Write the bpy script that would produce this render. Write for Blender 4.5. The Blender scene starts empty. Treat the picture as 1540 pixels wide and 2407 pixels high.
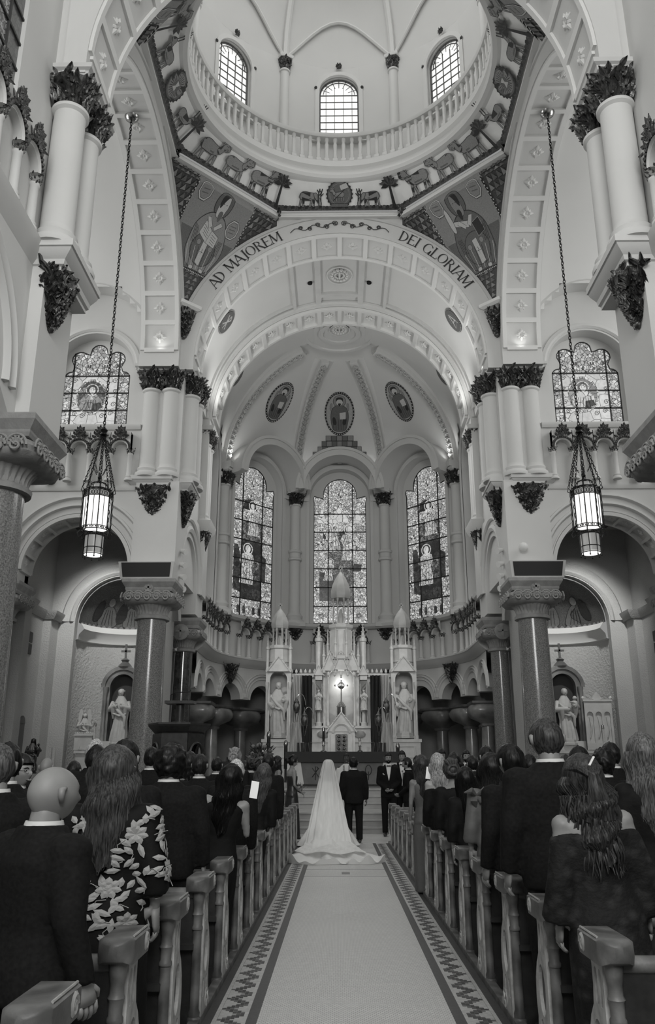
import bpy, bmesh, math, random
from math import sin, cos, pi, radians, sqrt, atan2
from mathutils import Vector, Matrix, noise
from mathutils.geometry import tessellate_polygon
random.seed(7)
SC = bpy.context.scene
COL = SC.collection
# ------------------------------------------------------------ camera
cd = bpy.data.cameras.new('camera'); cam = bpy.data.objects.new('camera', cd); COL.objects.link(cam)
cam.location = (-.10, 0, 1.45)
cam.rotation_euler = (radians(107.5), 0, radians(.74))
cd.sensor_fit = 'VERTICAL'; cd.sensor_height = 36; cd.sensor_width = 24; cd.lens = 28.81
cd.clip_start = .05; cd.clip_end = 300
SC.camera = cam
# ------------------------------------------------------------ world: pale overcast sky
w = bpy.data.worlds.new('overcast_sky'); SC.world = w; w.use_nodes = True
bg = w.node_tree.nodes['Background']; bg.inputs[0].default_value = (.80, .80, .785, 1); bg.inputs[1].default_value = .35
# ------------------------------------------------------------ exposure
SC.view_settings.view_transform = 'Standard'; SC.view_settings.look = 'None'
SC.view_settings.gamma = 1; SC.view_settings.use_curve_mapping = False
SC.view_settings.exposure = 0
# ------------------------------------------------------------ lights (windows and lamps of the church, plus added fills)
def area(name, loc, rot, sx, sy, power, spread=180):
    l = bpy.data.lights.new(name, 'AREA'); l.shape = 'RECTANGLE'; l.size = sx; l.size_y = sy; l.energy = power
    l.color = (1, 1, .985); l.spread = radians(spread)
    o = bpy.data.objects.new(name, l); COL.objects.link(o); o.location = loc; o.rotation_euler = rot; return o
def point(name, loc, power, r=.1, spot=None, rot=(0,0,0)):
    l = bpy.data.lights.new(name, 'SPOT' if spot else 'POINT'); l.energy = power; l.shadow_soft_size = r; l.color = (1, 1, .98)
    if spot: l.spot_size = radians(spot); l.spot_blend = .8
    o = bpy.data.objects.new(name, l); COL.objects.link(o); o.location = loc; o.rotation_euler = rot; return o
LS = 1.0
area('dome_daylight', (0, 17.35, 27.3), (0, 0, 0), 5.5, 5.5, 205*LS)
area('dome_bounce_fill', (0, 17.35, 21.0), (pi, 0, 0), 4.5, 4.5, 8*LS)  # added fill, imitates light bounced up into the dome
for s in (-1, 1):
    area('transept_daylight', (s*12.3, 17.3, 12.5), (0, s*radians(75), 0), 7, 7, 560*LS)
    area('nave_clerestory_daylight', (s*4.7, 3.5, 13.0), (0, s*radians(62), 0), 3.5, 9, 190*LS)
    point('cornice_and_fill_uplight', (s*5.4, 22.0, 13.5), 20*LS, .15, 130, (radians(160), 0, 0))
    point('cornice_and_fill_uplight', (s*4.5, 23.1, 13.4), 22*LS, .15, 130, (radians(180), s*radians(-12), 0))
    point('chapel_niche_fill', (s*7.6, 23.2, 8.75), 800*LS, .15, 75, (radians(38), s*radians(4), 0))  # hidden spot added behind the arch to brighten the chapel niche
    for th in (22.5, 67.5): point('rib_uplight', (s*4.7*sin(radians(th)), 29.5+4.7*cos(radians(th)), 13.65), 45*LS, .2, 120, (radians(180), 0, 0))
    point('cornice_and_fill_uplight', (s*4.1, 26.3, 13.3), 150*LS, .2, 130, (radians(175), s*radians(-25), 0)); point('cornice_and_fill_uplight', (s*4.0, 24.3, 13.3), 150*LS, .2, 130, (radians(185), s*radians(-25), 0))  # this pair is added fill, brightens the chancel vault
for s in (-1, 1): point('chancel_spotlight', (s*4.5, 23.9, 7.6), 520*LS, .2, 44, Vector((-s*4.2, 5.1, -3.4)).to_track_quat('-Z', 'Y').to_euler())
area('nave_rear_fill', (0, -9, 11), (radians(80), 0, 0), 8, 7, 2100*LS)  # broad fill added behind the camera, no window is built there
area('apse_windows_daylight', (0, 28.8, 12.6), (radians(-50), 0, 0), 7, 3, 200*LS)
point('altar_lamp', (0, 29.25, 4.35), 8*LS, .12)

# ------------------------------------------------------------ materials
MATS = {}
def mat(name, g, rough=.7, metal=0., nz=None, bump=None, coat=0., spec=.5, emit=0., tint=(1, 1, .985), sss=0, vein=None):
    """grey surface; nz=(scale, amount) colour mottling; bump=(scale, strength, dist)"""
    if name in MATS: return MATS[name]
    m = bpy.data.materials.new(name); m.use_nodes = True; nt = m.node_tree; N = nt.nodes; L = nt.links
    b = N['Principled BSDF']
    c = (g*tint[0], g*tint[1], g*tint[2], 1)
    b.inputs['Base Color'].default_value = c
    b.inputs['Roughness'].default_value = rough; b.inputs['Metallic'].default_value = metal
    b.inputs['Specular IOR Level'].default_value = spec
    b.inputs['Coat Weight'].default_value = coat; b.inputs['Coat Roughness'].default_value = .08
    if emit: b.inputs['Emission Color'].default_value = c; b.inputs['Emission Strength'].default_value = emit
    tc = N.new('ShaderNodeTexCoord')
    if nz:
        n = N.new('ShaderNodeTexNoise'); n.inputs['Scale'].default_value = nz[0]; n.inputs['Detail'].default_value = 5
        L.new(tc.outputs['Object'], n.inputs['Vector'])
        r = N.new('ShaderNodeMapRange'); r.inputs[1].default_value = .3; r.inputs[2].default_value = .7
        r.inputs[3].default_value = 1-nz[1]; r.inputs[4].default_value = 1+nz[1]
        L.new(n.outputs['Fac'], r.inputs[0])
        mx = N.new('ShaderNodeVectorMath'); mx.operation = 'SCALE'; mx.inputs[0].default_value = c[:3]
        L.new(r.outputs[0], mx.inputs['Scale']); L.new(mx.outputs[0], b.inputs['Base Color'])
    if vein:
        v = N.new('ShaderNodeTexWave'); v.inputs['Scale'].default_value = vein[0]; v.inputs['Distortion'].default_value = vein[2]
        v.inputs['Detail'].default_value = 4; v.bands_direction = 'DIAGONAL'
        L.new(tc.outputs['Object'], v.inputs['Vector'])
        r2 = N.new('ShaderNodeMapRange'); r2.inputs[3].default_value = 1-vein[1]; r2.inputs[4].default_value = 1+vein[1]
        L.new(v.outputs['Fac'], r2.inputs[0])
        mx2 = N.new('ShaderNodeVectorMath'); mx2.operation = 'SCALE'
        if nz: L.new(mx.outputs[0], mx2.inputs[0])
        else: mx2.inputs[0].default_value = c[:3]
        L.new(r2.outputs[0], mx2.inputs['Scale']); L.new(mx2.outputs[0], b.inputs['Base Color'])
    if bump:
        n = N.new('ShaderNodeTexNoise'); n.inputs['Scale'].default_value = bump[0]; n.inputs['Detail'].default_value = 4
        L.new(tc.outputs['Object'], n.inputs['Vector'])
        bp = N.new('ShaderNodeBump'); bp.inputs['Strength'].default_value = bump[1]; bp.inputs['Distance'].default_value = bump[2]
        L.new(n.outputs['Fac'], bp.inputs['Height']); L.new(bp.outputs[0], b.inputs['Normal'])
    MATS[name] = m; return m
def glassmat(name, g, strength, scale=9., contrast=.75, lead=.03):
    """back-lit leaded glass: bright emission broken by painted texture and dark came lines"""
    if name in MATS: return MATS[name]
    m = bpy.data.materials.new(name); m.use_nodes = True; nt = m.node_tree; N = nt.nodes; L = nt.links
    b = N['Principled BSDF']; b.inputs['Roughness'].default_value = .25; b.inputs['Base Color'].default_value = (.05, .05, .05, 1)
    tc = N.new('ShaderNodeTexCoord')
    no = N.new('ShaderNodeTexNoise'); no.inputs['Scale'].default_value = scale*.45; no.inputs['Detail'].default_value = 3
    L.new(tc.outputs['Object'], no.inputs['Vector'])
    mxv = N.new('ShaderNodeMixRGB'); mxv.inputs[0].default_value = .12
    L.new(tc.outputs['Object'], mxv.inputs[1]); L.new(no.outputs['Color'], mxv.inputs[2])
    vo = N.new('ShaderNodeTexVoronoi'); vo.feature = 'DISTANCE_TO_EDGE'; vo.inputs['Scale'].default_value = scale
    L.new(mxv.outputs[0], vo.inputs['Vector'])
    st = N.new('ShaderNodeMapRange'); st.inputs[1].default_value = lead*.5; st.inputs[2].default_value = lead*2.2
    L.new(vo.outputs['Distance'], st.inputs[0])
    vc = N.new('ShaderNodeTexVoronoi'); vc.inputs['Scale'].default_value = scale; L.new(mxv.outputs[0], vc.inputs['Vector'])
    sp = N.new('ShaderNodeSeparateColor'); L.new(vc.outputs['Color'], sp.inputs[0])
    r = N.new('ShaderNodeMapRange'); r.inputs[3].default_value = 1-contrast; r.inputs[4].default_value = 1.0
    L.new(sp.outputs[0], r.inputs[0])
    n2 = N.new('ShaderNodeTexNoise'); n2.inputs['Scale'].default_value = scale*3; n2.inputs['Detail'].default_value = 4
    L.new(tc.outputs['Object'], n2.inputs['Vector'])
    r3 = N.new('ShaderNodeMapRange'); r3.inputs[1].default_value = .35; r3.inputs[2].default_value = .6
    r3.inputs[3].default_value = 1-contrast*.8; L.new(n2.outputs['Fac'], r3.inputs[0])
    a = N.new('ShaderNodeMath'); a.operation = 'MULTIPLY'; L.new(r.outputs[0], a.inputs[0]); L.new(r3.outputs[0], a.inputs[1])
    a2 = N.new('ShaderNodeMath'); a2.operation = 'MULTIPLY'; L.new(a.outputs[0], a2.inputs[0]); L.new(st.outputs[0], a2.inputs[1])
    a3 = N.new('ShaderNodeMath'); a3.operation = 'MULTIPLY'; a3.inputs[1].default_value = strength; L.new(a2.outputs[0], a3.inputs[0])
    b.inputs['Emission Color'].default_value = (g, g, g*.985, 1); L.new(a3.outputs[0], b.inputs['Emission Strength'])
    MATS[name] = m; return m
PL = mat('plaster', .60, .75, nz=(.5, .04), bump=(18, .12, .01))
PLW = mat('plaster_white', .70, .7, nz=(.6, .03), bump=(14, .1, .01))
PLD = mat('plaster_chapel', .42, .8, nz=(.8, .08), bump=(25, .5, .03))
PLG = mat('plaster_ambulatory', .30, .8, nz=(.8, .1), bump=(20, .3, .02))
TRIM = mat('painted_moulding', .56, .55, nz=(2, .05))
TRIMW = mat('white_moulding', .72, .55)
BRONZE = mat('dark_gilded_stucco', .10, .32, .75, nz=(9, .5), bump=(30, .5, .02))
STUC = mat('white_rosette_stucco', .66, .6)
GRAN = mat('polished_granite', .17, .18, 0, nz=(42, .55), coat=.3, spec=.5)
GRAND = mat('dark_polished_marble', .035, .12, 0, nz=(5, .8), coat=.9, spec=.6)
CAPST = mat('carved_limestone', .28, .75, nz=(5, .2), bump=(40, .4, .01))
MARB = mat('veined_marble', .20, .3, nz=(2.2, .4), vein=(.7, .10, 5), coat=.3)
MARBD = mat('veined_marble_dark', .11, .4, nz=(2.2, .4), vein=(.7, .10, 5), coat=.2)
ALT = mat('altar_white_marble', .52, .45, nz=(4, .12), bump=(30, .1, .005))
STAT = mat('statue_marble', .48, .55, nz=(6, .08))
WOOD = mat('worn_oak', .10, .45, nz=(10, .35), vein=(3, .25, 6), bump=(60, .25, .004), spec=.4)
WOODL = mat('worn_oak_edge', .36, .5, nz=(14, .35), bump=(60, .2, .003))
WOODD = mat('dark_oak', .022, .4, nz=(10, .4), bump=(50, .2, .004))
IRON = mat('black_iron', .012, .45, .6)
BRASS = mat('polished_brass', .35, .2, 1.)
LEAD = mat('lead_bar', .03, .6)
LAMPG = mat('lantern_glass_lit', .9, .4, emit=1.05)
LAMPG2 = mat('lantern_glass_dim', .5, .3, emit=.13)
DOMEG = mat('dome_window_glass', .9, .4, emit=.80)
DK = mat('mosaic_dark', .022, .55, nz=(60, .5)); MD = mat('mosaic_mid', .12, .55, nz=(70, .35)); LT = mat('mosaic_light', .50, .55, nz=(70, .2))
ML2 = mat('mosaic_grey', .24, .55, nz=(70, .3)); GREEN = mat('mosaic_foliage', .07, .6, nz=(25, .6))
LET = mat('letter_paint', .035, .6)
# ------------------------------------------------------------ mesh helper
class MB:
    def __init__(s): s.v = []; s.f = []; s.M = None
    def add(s, vs, fs):
        o = len(s.v)
        if s.M is not None: vs = [s.M @ Vector(p) for p in vs]
        s.v += [tuple(p) for p in vs]; s.f += [tuple(i+o for i in f) for f in fs]; return s
    def box(s, x0, x1, y0, y1, z0, z1):
        return s.add([(x, y, z) for z in (z0, z1) for y in (y0, y1) for x in (x0, x1)],
                     [(0, 2, 3, 1), (4, 5, 7, 6), (0, 1, 5, 4), (2, 6, 7, 3), (0, 4, 6, 2), (1, 3, 7, 5)])
    def lathe(s, c, prof, n=24, ax='z', a0=0, a1=2*pi, sq=0, sx=1, sy=1):
        """prof [(r,h)], revolved round vertical axis through c"""
        full = abs(a1-a0-2*pi) < 1e-6; m = n if full else n+1; vs = []
        for r, h in prof:
            for i in range(m):
                a = a0+(a1-a0)*i/n; k = 1.
                ca, sa = cos(a), sin(a)
                if sq: k = 1/((abs(ca)**sq+abs(sa)**sq)**(1/sq))
                p = (r*k*ca*sx, r*k*sa*sy, h)
                if ax == 'y': p = (p[0], p[2], p[1])
                if ax == 'x': p = (p[2], p[0], p[1])
                vs.append((c[0]+p[0], c[1]+p[1], c[2]+p[2]))
        fs = []
        for j in range(len(prof)-1):
            for i in range(n):
                i2 = (i+1) % m
                fs.append((j*m+i, j*m+i2, (j+1)*m+i2, (j+1)*m+i))
        if full and prof[0] != prof[-1]:
            if prof[0][0] > 1e-4: fs.append(tuple(range(m-1, -1, -1)))
            if prof[-1][0] > 1e-4: fs.append(tuple((len(prof)-1)*m+i for i in range(m)))
        return s.add(vs, fs)
    def cyl(s, c, r, h, n=20, r2=None): return s.lathe(c, [(r, 0), (r if r2 is None else r2, h)], n)
    def ball(s, c, r, n=10, m=6, sz=1.):
        return s.lathe(c, [(max(r*sin(pi*j/m), 1e-5), -r*sz*cos(pi*j/m)) for j in range(m+1)], n)
    def tube(s, pts, r, n=8, cap=True, flat=1.):
        pts = [Vector(p) for p in pts]; rs = r if isinstance(r, (list, tuple)) else [r]*len(pts)
        vs = []; up = Vector((0, 0, 1)); pu = None
        for i, p in enumerate(pts):
            t = (pts[min(i+1, len(pts)-1)]-pts[max(i-1, 0)]).normalized()
            if pu is None: pu = (up if abs(t.z) < .9 else Vector((0, 1, 0)))
            a = t.cross(pu)
            if a.length < 1e-5: a = t.cross(Vector((1, 0, 0)))
            a.normalize(); b = a.cross(t).normalized(); pu = b
            for k in range(n):
                q = 2*pi*k/n; vs.append(p+a*(rs[i]*cos(q))+b*(rs[i]*flat*sin(q)))
        fs = [(i*n+k, i*n+(k+1) % n, (i+1)*n+(k+1) % n, (i+1)*n+k) for i in range(len(pts)-1) for k in range(n)]
        if cap: fs += [tuple(range(n-1, -1, -1)), tuple((len(pts)-1)*n+k for k in range(n))]
        return s.add(vs, fs)
    def grid(s, fn, nu, nv, u0=0, u1=1, v0=0, v1=1, wrap=False, skip=None):
        vs = [fn(u0+(u1-u0)*i/nu, v0+(v1-v0)*j/nv) for j in range(nv+1) for i in range(nu+1)]
        fs = [(j*(nu+1)+i, j*(nu+1)+i+1, (j+1)*(nu+1)+i+1, (j+1)*(nu+1)+i) for j in range(nv) for i in range(nu)
              if not (skip and skip(u0+(u1-u0)*(i+.5)/nu, v0+(v1-v0)*(j+.5)/nv))]
        return s.add(vs, fs)
    def sweep(s, frames, prof, closed=False, caps=True):
        """frames [(origin, e1, e2)], prof [(a,b)] closed loop"""
        n = len(prof); vs = []
        for o, e1, e2 in frames: vs += [Vector(o)+Vector(e1)*a+Vector(e2)*b for a, b in prof]
        m = len(frames); R = range(m if closed else m-1)
        fs = [(i*n+k, i*n+(k+1) % n, ((i+1) % m)*n+(k+1) % n, ((i+1) % m)*n+k) for i in R for k in range(n)]
        if caps and not closed: fs += [tuple(range(n-1, -1, -1)), tuple((m-1)*n+k for k in range(n))]
        return s.add(vs, fs)
    def arch(s, c, e1, e2, e3, prof, a0=0, a1=pi, n=40, caps=True):
        """prof [(radius, depth along e3)] swept round c in plane e1,e2"""
        e1, e2, e3, c = Vector(e1), Vector(e2), Vector(e3), Vector(c); fr = []
        for i in range(n+1):
            a = a0+(a1-a0)*i/n; fr.append((c, e1*cos(a)+e2*sin(a), e3))
        return s.sweep(fr, prof, caps=caps)
    def rail(s, pts, prof, closed=False):
        """horizontal mouldings: pts [(x,y)] , prof [(out, z)] with 'out' to the left of travel, mitred"""
        n = len(pts); fr = []
        P = [Vector(p) for p in pts]
        for i in range(n):
            a = P[i-1] if (i > 0 or closed) else None; b = P[(i+1) % n] if (i < n-1 or closed) else None
            d1 = (P[i]-a).normalized() if a is not None else None; d2 = (b-P[i]).normalized() if b is not None else None
            if d1 is None: d1 = d2
            if d2 is None: d2 = d1
            n1 = Vector((-d1.y, d1.x)); n2 = Vector((-d2.y, d2.x)); m = (n1+n2)
            m = m/max(m.length_squared, .3)*2 if m.length > 1e-4 else n1
            fr.append(((P[i].x, P[i].y, 0), (m.x, m.y, 0), (0, 0, 1)))
        return s.sweep(fr, prof, closed)
    def slab(s, outer, holes, d0, d1, fn):
        """flat polygon with holes in (u,v), extruded d0..d1; fn(u,v,d)->xyz"""
        loops = [outer]+list(holes); pts = [p for l in loops for p in l]
        tris = tessellate_polygon([[Vector((p[0], p[1], 0)) for p in l] for l in loops])
        n = len(pts)
        vs = [fn(p[0], p[1], d0) for p in pts]+[fn(p[0], p[1], d1) for p in pts]
        fs = [tuple(t) for t in tris]+[tuple(i+n for i in reversed(t)) for t in tris]
        o = 0
        for l in loops:
            k = len(l); fs += [(o+i, o+(i+1) % k, n+o+(i+1) % k, n+o+i) for i in range(k)]; o += k
        return s.add(vs, fs)
    def build(s, name, m=None, parent=None, smooth=True, recalc=True, ang=38):
        me = bpy.data.meshes.new(name); me.from_pydata(s.v, [], s.f)
        if recalc:
            bm = bmesh.new(); bm.from_mesh(me); bmesh.ops.recalc_face_normals(bm, faces=bm.faces); bm.to_mesh(me); bm.free()
        if smooth:
            me.polygons.foreach_set('use_smooth', [True]*len(me.polygons)); me.set_sharp_from_angle(angle=radians(ang))
        if m: me.materials.append(m)
        o = bpy.data.objects.new(name, me); COL.objects.link(o)
        if parent: o.parent = parent
        return o
def tag(o, label=None, cat=None, group=None, kind=None):
    if label: o['label'] = label
    if cat: o['category'] = cat
    if group: o['group'] = group
    if kind: o['kind'] = kind
    return o
def empty(name, loc=(0, 0, 0), rz=0, label=None, cat=None, group=None, kind=None):
    o = bpy.data.objects.new(name, None); COL.objects.link(o); o.location = loc; o.rotation_euler.z = rz; o.empty_display_size = .1
    return tag(o, label, cat, group, kind)
def S(o, label=None, cat=None): return tag(o, label, cat or 'architecture', None, 'structure')
def copytree(o, parent=None):
    c = o.copy(); COL.objects.link(c); c.parent = parent
    for ch in list(o.children): copytree(ch, c)
    return c
def place(me, name, parent, loc, rot=(0, 0, 0), sc=(1, 1, 1), m=None):
    """link a new object that shares mesh data"""
    o = bpy.data.objects.new(name, me); COL.objects.link(o); o.parent = parent
    o.location = loc; o.rotation_euler = rot; o.scale = sc if hasattr(sc, '__len__') else (sc, sc, sc)
    return o
def proto(mb, name, m, **k):
    o = mb.build(name, m, **k); me = o.data; bpy.data.objects.remove(o); return me
def arcpts(cx, cz, r, a0, a1, n): return [(cx+r*cos(a0+(a1-a0)*i/n), cz+r*sin(a0+(a1-a0)*i/n)) for i in range(n+1)]
def archhole(cx, z0, zs, r, n=24):
    return [(cx-r, z0), (cx+r, z0)]+arcpts(cx, zs, r, 0, pi, n)
def cir(cx, cy, r, n=20, sy=1.): return [(cx+r*cos(2*pi*i/n), cy+r*sy*sin(2*pi*i/n)) for i in range(n)]
# ============================================================ STRUCTURE
YC = 17.4; HW = 4.85; R1 = 4.36; ZS = 13.35; ZT = 18.45; YF = YC+HW; RP = 5.12; OV = HW*math.tan(pi/8)
AC = 29.5; AP = 4.85; AR = AP/cos(pi/8)
tn = [0]
def trimname():
    tn[0] += 1; return 'trim_%d' % tn[0]
# floor
f = MB(); f.box(-14, 14, -6, 40, -.3, -.004)
TILE = mat('aisle_mosaic_floor', .50, .45, nz=(1.2, .07), bump=(90, .2, .002))
flo = S(f.build('floor', mat('nave_floor', .06, .5, nz=(3, .3)), smooth=False), 'dark wooden nave floor under the pews', 'floor')
_m = TILE; _n = _m.node_tree.nodes; _l = _m.node_tree.links; _b = _n['Principled BSDF']; _t = _n.new('ShaderNodeTexCoord'); _k = _n.new('ShaderNodeTexBrick')
_k.offset = .5; _k.inputs['Scale'].default_value = 1; _k.inputs['Brick Width'].default_value = .026; _k.inputs['Row Height'].default_value = .022; _k.inputs['Mortar Size'].default_value = .0022
_k.inputs['Color1'].default_value = (.52, .52, .51, 1); _k.inputs['Color2'].default_value = (.44, .44, .435, 1); _k.inputs['Mortar'].default_value = (.25, .25, .245, 1)
_l.new(_t.outputs['Object'], _k.inputs['Vector']); _l.new(_k.outputs['Color'], _b.inputs['Base Color'])
a = MB(); a.box(-.66, .66, -6, 12.72, -.02, .004); a.build('aisle_paving', TILE, flo, smooth=False)
a = MB(); a.box(-.66, .66, 12.76, 13.60, -.02, .004); a.build('cross_paving', TILE, flo, smooth=False)
a = MB(); a.box(-.06, .06, 13.0, 13.25, -.01, .008); a.build('centre_tile', mat('grey_centre_tile', .14, .5), flo, smooth=False)
a = MB(); a.box(-3.6, 3.6, 18.3, 23, -.02, .006); a.build('chancel_paving', TILE, flo, smooth=False)
a = MB(); a.box(-.66, .66, 13.64, 18.3, -.02, .004); a.build('aisle_paving', TILE, flo, smooth=False)
DKT = mat('dark_border_tile', .035, .45, nz=(40, .3)); LTT = mat('light_border_tile', .36, .45, nz=(30, .15)); MDT = mat('grey_border_tile', .09, .45, nz=(30, .3))
for s in (-1, 1):
    def bx(x0, x1, m, n, z=.006):
        q = MB(); q.box(*sorted((s*x0, s*x1)), -6, 18.3, -.02, z); return q.build(n, m, flo, smooth=False)
    bx(.60, .665, DKT, 'dark_tile_band', .009); bx(.665, .69, LTT, 'light_tile_line'); bx(.69, .845, LTT, 'border_ground', .005)
    bx(.845, .87, LTT, 'light_tile_line', .009); bx(.87, .93, DKT, 'dark_tile_band', .008)
    q = MB(); q.box(*sorted((s*.925, s*.985)), -6, 18.3, -.02, .05); q.build('wooden_kerb', WOOD, flo)
    # stepped key pattern of small dark tiles
    q = MB(); q2 = MB(); y = 2.2; k = 0; st = .030; cw = .155/6
    shape = [(0, 3), (1, 4), (2, 5), (3, 6), (2, 5), (1, 4), (0, 3), (0, 2)]
    while y < 18.2:
        c0, c1 = shape[k % 8]
        for c in range(c0, c1):
            xa = .69+c*cw; t = q if (c+k) % 3 else q2
            t.box(*sorted((s*(xa+.001), s*(xa+cw-.001))), y+.001, y+st-.002, .003, .0075)
        y += st; k += 1
    q.build('key_pattern_tiles', DKT, flo, smooth=False)['kind'] = 'stuff'; q2.build('key_pattern_tiles', MDT, flo, smooth=False)['kind'] = 'stuff'
# sanctuary platform and steps
stp = S(empty('floor'), 'pale marble steps and platform in front of the altar', 'steps'); STM = mat('pale_step_marble', .34, .5, nz=(3, .1))
for i in range(3):
    q = MB(); q.box(-4.2, 4.2, 21.0+i*.32, 24.6, -.01+i*.15, .15+i*.15); q.box(-4.2, 4.2, 20.97+i*.32, 21.05+i*.32, .12+i*.15, .153+i*.15); q.build('step', STM, stp, smooth=False)
    q = MB(); q.box(-4.2, 4.2, 23.6+i*.32, 28, .45+i*.17, .62+i*.17); q.box(-4.2, 4.2, 23.57+i*.32, 23.65+i*.32, .58+i*.17, .623+i*.17); q.build('step', STM, stp, smooth=False)
q = MB(); q.box(-4.4, 4.4, 25.6, 33.6, .0, 1.1); q.build('platform', STM, stp, smooth=False)
# ---------------------------------------------------- coffered arch soffit
ros = MB()
for k in range(4):
    a_ = k*pi/2; ros.tube([(0, 0, 0), (.10*cos(a_), .10*sin(a_), .06), (.25*cos(a_), .25*sin(a_), .015)], [.05, .06, .012], 6)
    a_ += pi/4; ros.tube([(0, 0, 0), (.09*cos(a_), .09*sin(a_), .055), (.17*cos(a_), .17*sin(a_), .02)], [.04, .05, .02], 6); ros.tube([(.15*cos(a_-.35), .15*sin(a_-.35), .0), (.19*cos(a_), .19*sin(a_), .035), (.15*cos(a_+.35), .15*sin(a_+.35), .0)], .022, 5)
ros.ball((0, 0, .05), .045, 8, 5)
ROS = proto(ros, 'rosette', STUC)
def ornate(seed, n, S_, lw=.09, curl=.6):
    """carved foliage: n leaves and berries scattered over surface S_(u,v)->(pos, normal, up)"""
    rn = random.Random(seed); b = MB()
    for i in range(n):
        u = (i*.618034) % 1; v = (i+.5)/n; v = min(max(v+rn.uniform(-.05, .05), 0), 1)
        p, nn, up = S_(u, v); p, nn, up = Vector(p), Vector(nn).normalized(), Vector(up).normalized()
        t = nn.cross(up).normalized(); an = rn.uniform(-.7, .7)
        U_ = (up*cos(an)+t*sin(an)); T_ = nn.cross(U_); L = lw*rn.uniform(.9, 1.7); W = lw*rn.uniform(.4, .65)
        vs = []
        for j, (l, ww, o) in enumerate(((-.5, .5, .0), (0, 1, .25), (.5, .8, .6), (.85, .15, .95))):
            for k, x in enumerate((-1, -.45, 0, .45, 1)):
                vs.append(p+U_*(L*l)+T_*(W*ww*x)+nn*(lw*curl*(o+(.22 if k in (1, 3) else -.05 if k == 2 else -.25))))
        b.add(vs, [(r*5+k, r*5+k+1, (r+1)*5+k+1, (r+1)*5+k) for r in range(3) for k in range(4)])
        if i % 2 == 0: b.ball(p+nn*lw*.3+T_*lw*.5, lw*rn.uniform(.16, .34), 6, 4)
    return b
def coffers(name_parent, c, e1, e2, e3, r, d0, d1, a0, a1, n, seed=0, rsz=1., ribw=.07, side=.12, par=None, m=PLW):
    """soffit ribs at radius r, recess .1 deeper, rosettes as parts"""
    P = par
    b = MB(); b.arch(c, e1, e2, e3, [(r, d0), (r+.12, d0), (r+.12, d0+side), (r, d0+side)], a0, a1, 48)
    b.arch(c, e1, e2, e3, [(r, d1-side), (r+.12, d1-side), (r+.12, d1), (r, d1)], a0, a1, 48)
    e1, e2, e3, c = Vector(e1), Vector(e2), Vector(e3), Vector(c)
    for k in range(n+1):
        a = a0+(a1-a0)*k/n; w_ = ribw/r
        b.arch(c, e1, e2, e3, [(r, d0+side), (r+.12, d0+side), (r+.12, d1-side), (r, d1-side)], a-w_, a+w_, 2)
        # inner step frame
    b.build('coffer_ribs', m, P)
    b = MB(); b.arch(c, e1, e2, e3, [(r+.11, d0), (r+.16, d0), (r+.16, d1), (r+.11, d1)], a0, a1, 48); b.build('coffer_field', m, P)
    for k in range(n):
        a = a0+(a1-a0)*(k+.5)/n; o = c+(e1*cos(a)+e2*sin(a))*(r+.11)+e3*((d0+d1)/2)
        nrm = -(e1*cos(a)+e2*sin(a)); tt = (-e1*sin(a)+e2*cos(a)); M = Matrix((tt, e3, nrm)).transposed()
        if M.determinant() < 0: M = Matrix((-tt, e3, nrm)).transposed()
        # object rotated so that rosette z = normal
        ob = place(ROS, 'rosette', P, o, M.to_euler(), rsz)
# four great arches of the crossing
for k, nm in enumerate(('chancel', 'right_transept', 'nave', 'left_transept')):
    root = S(empty('wall_crossing_'+nm, (0, YC, 0), -k*pi/2), None, 'arch')
    root['label'] = 'great round arch of the crossing towards the '+nm.replace('_', ' ')
    T_ = 1.35 if k in (0, 2) else 1.2
    R1 = 4.45 if k in (0, 2) else 4.62
    outer = [(-HW, ZS-.35), (-R1, ZS-.35)]+[(x, z) for x, z in reversed(arcpts(0, ZS, R1, 0, pi, 64))]+[(R1, ZS-.35), (HW, ZS-.35), (HW, ZT+.1), (-HW, ZT+.1)]
    b = MB(); b.slab(outer, [], HW, HW+T_, lambda u, v, d: (u, d, v))
    b.build('arch_wall', PL, root)
    coffers(root, (0, 0, ZS), (1, 0, 0), (0, 0, 1), (0, 1, 0), R1-.06, HW+.03, HW+T_-.03, radians(2), radians(178), 16, par=root)
    b = MB(); b.arch((0, 0, ZS), (1, 0, 0), (0, 0, 1), (0, 1, 0), [(5.00, HW+.02), (5.00, HW-.05), (5.08, HW-.05), (5.08, HW+.02)], radians(19), radians(161), 60)
    b.build('extrados_moulding', TRIM, root)
# pendentives, cornice, frieze
def pend(q, s, z, off=0.):
    """point on pendentive of quadrant q; s 0..1 from transverse plane to side plane"""
    dz = z-ZS; c = sqrt(max(RP*RP-dz*dz, 0)); c = min(max(c, OV), HW)
    A = Vector((c, HW)); B = Vector((HW, c)); p = A.lerp(B, s)+Vector((-.7071, -.7071))*off
    return p
def cornerM(q):
    sx, sy = ((-1, 1), (1, 1), (1, -1), (-1, -1))[q]
    return sx, sy
mos = mat('spandrel_tile_mosaic', .06, .6, nz=(30, .4))
PEND = []
for q in range(4):
    sx, sy = cornerM(q); b = MB()
    b.grid(lambda u, v: (lambda p: (sx*p.x, YC+sy*p.y, 14.95+(ZT-14.95)*v))(pend(q, u, 14.95+(ZT-14.95)*v)), 4, 46)
    o = S(b.build('ceiling_pendentive', mos), 'mosaic covered pendentive of the dome, '+('far left', 'far right', 'near right', 'near left')[q], 'pendentive'); PEND.append(o)
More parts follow.
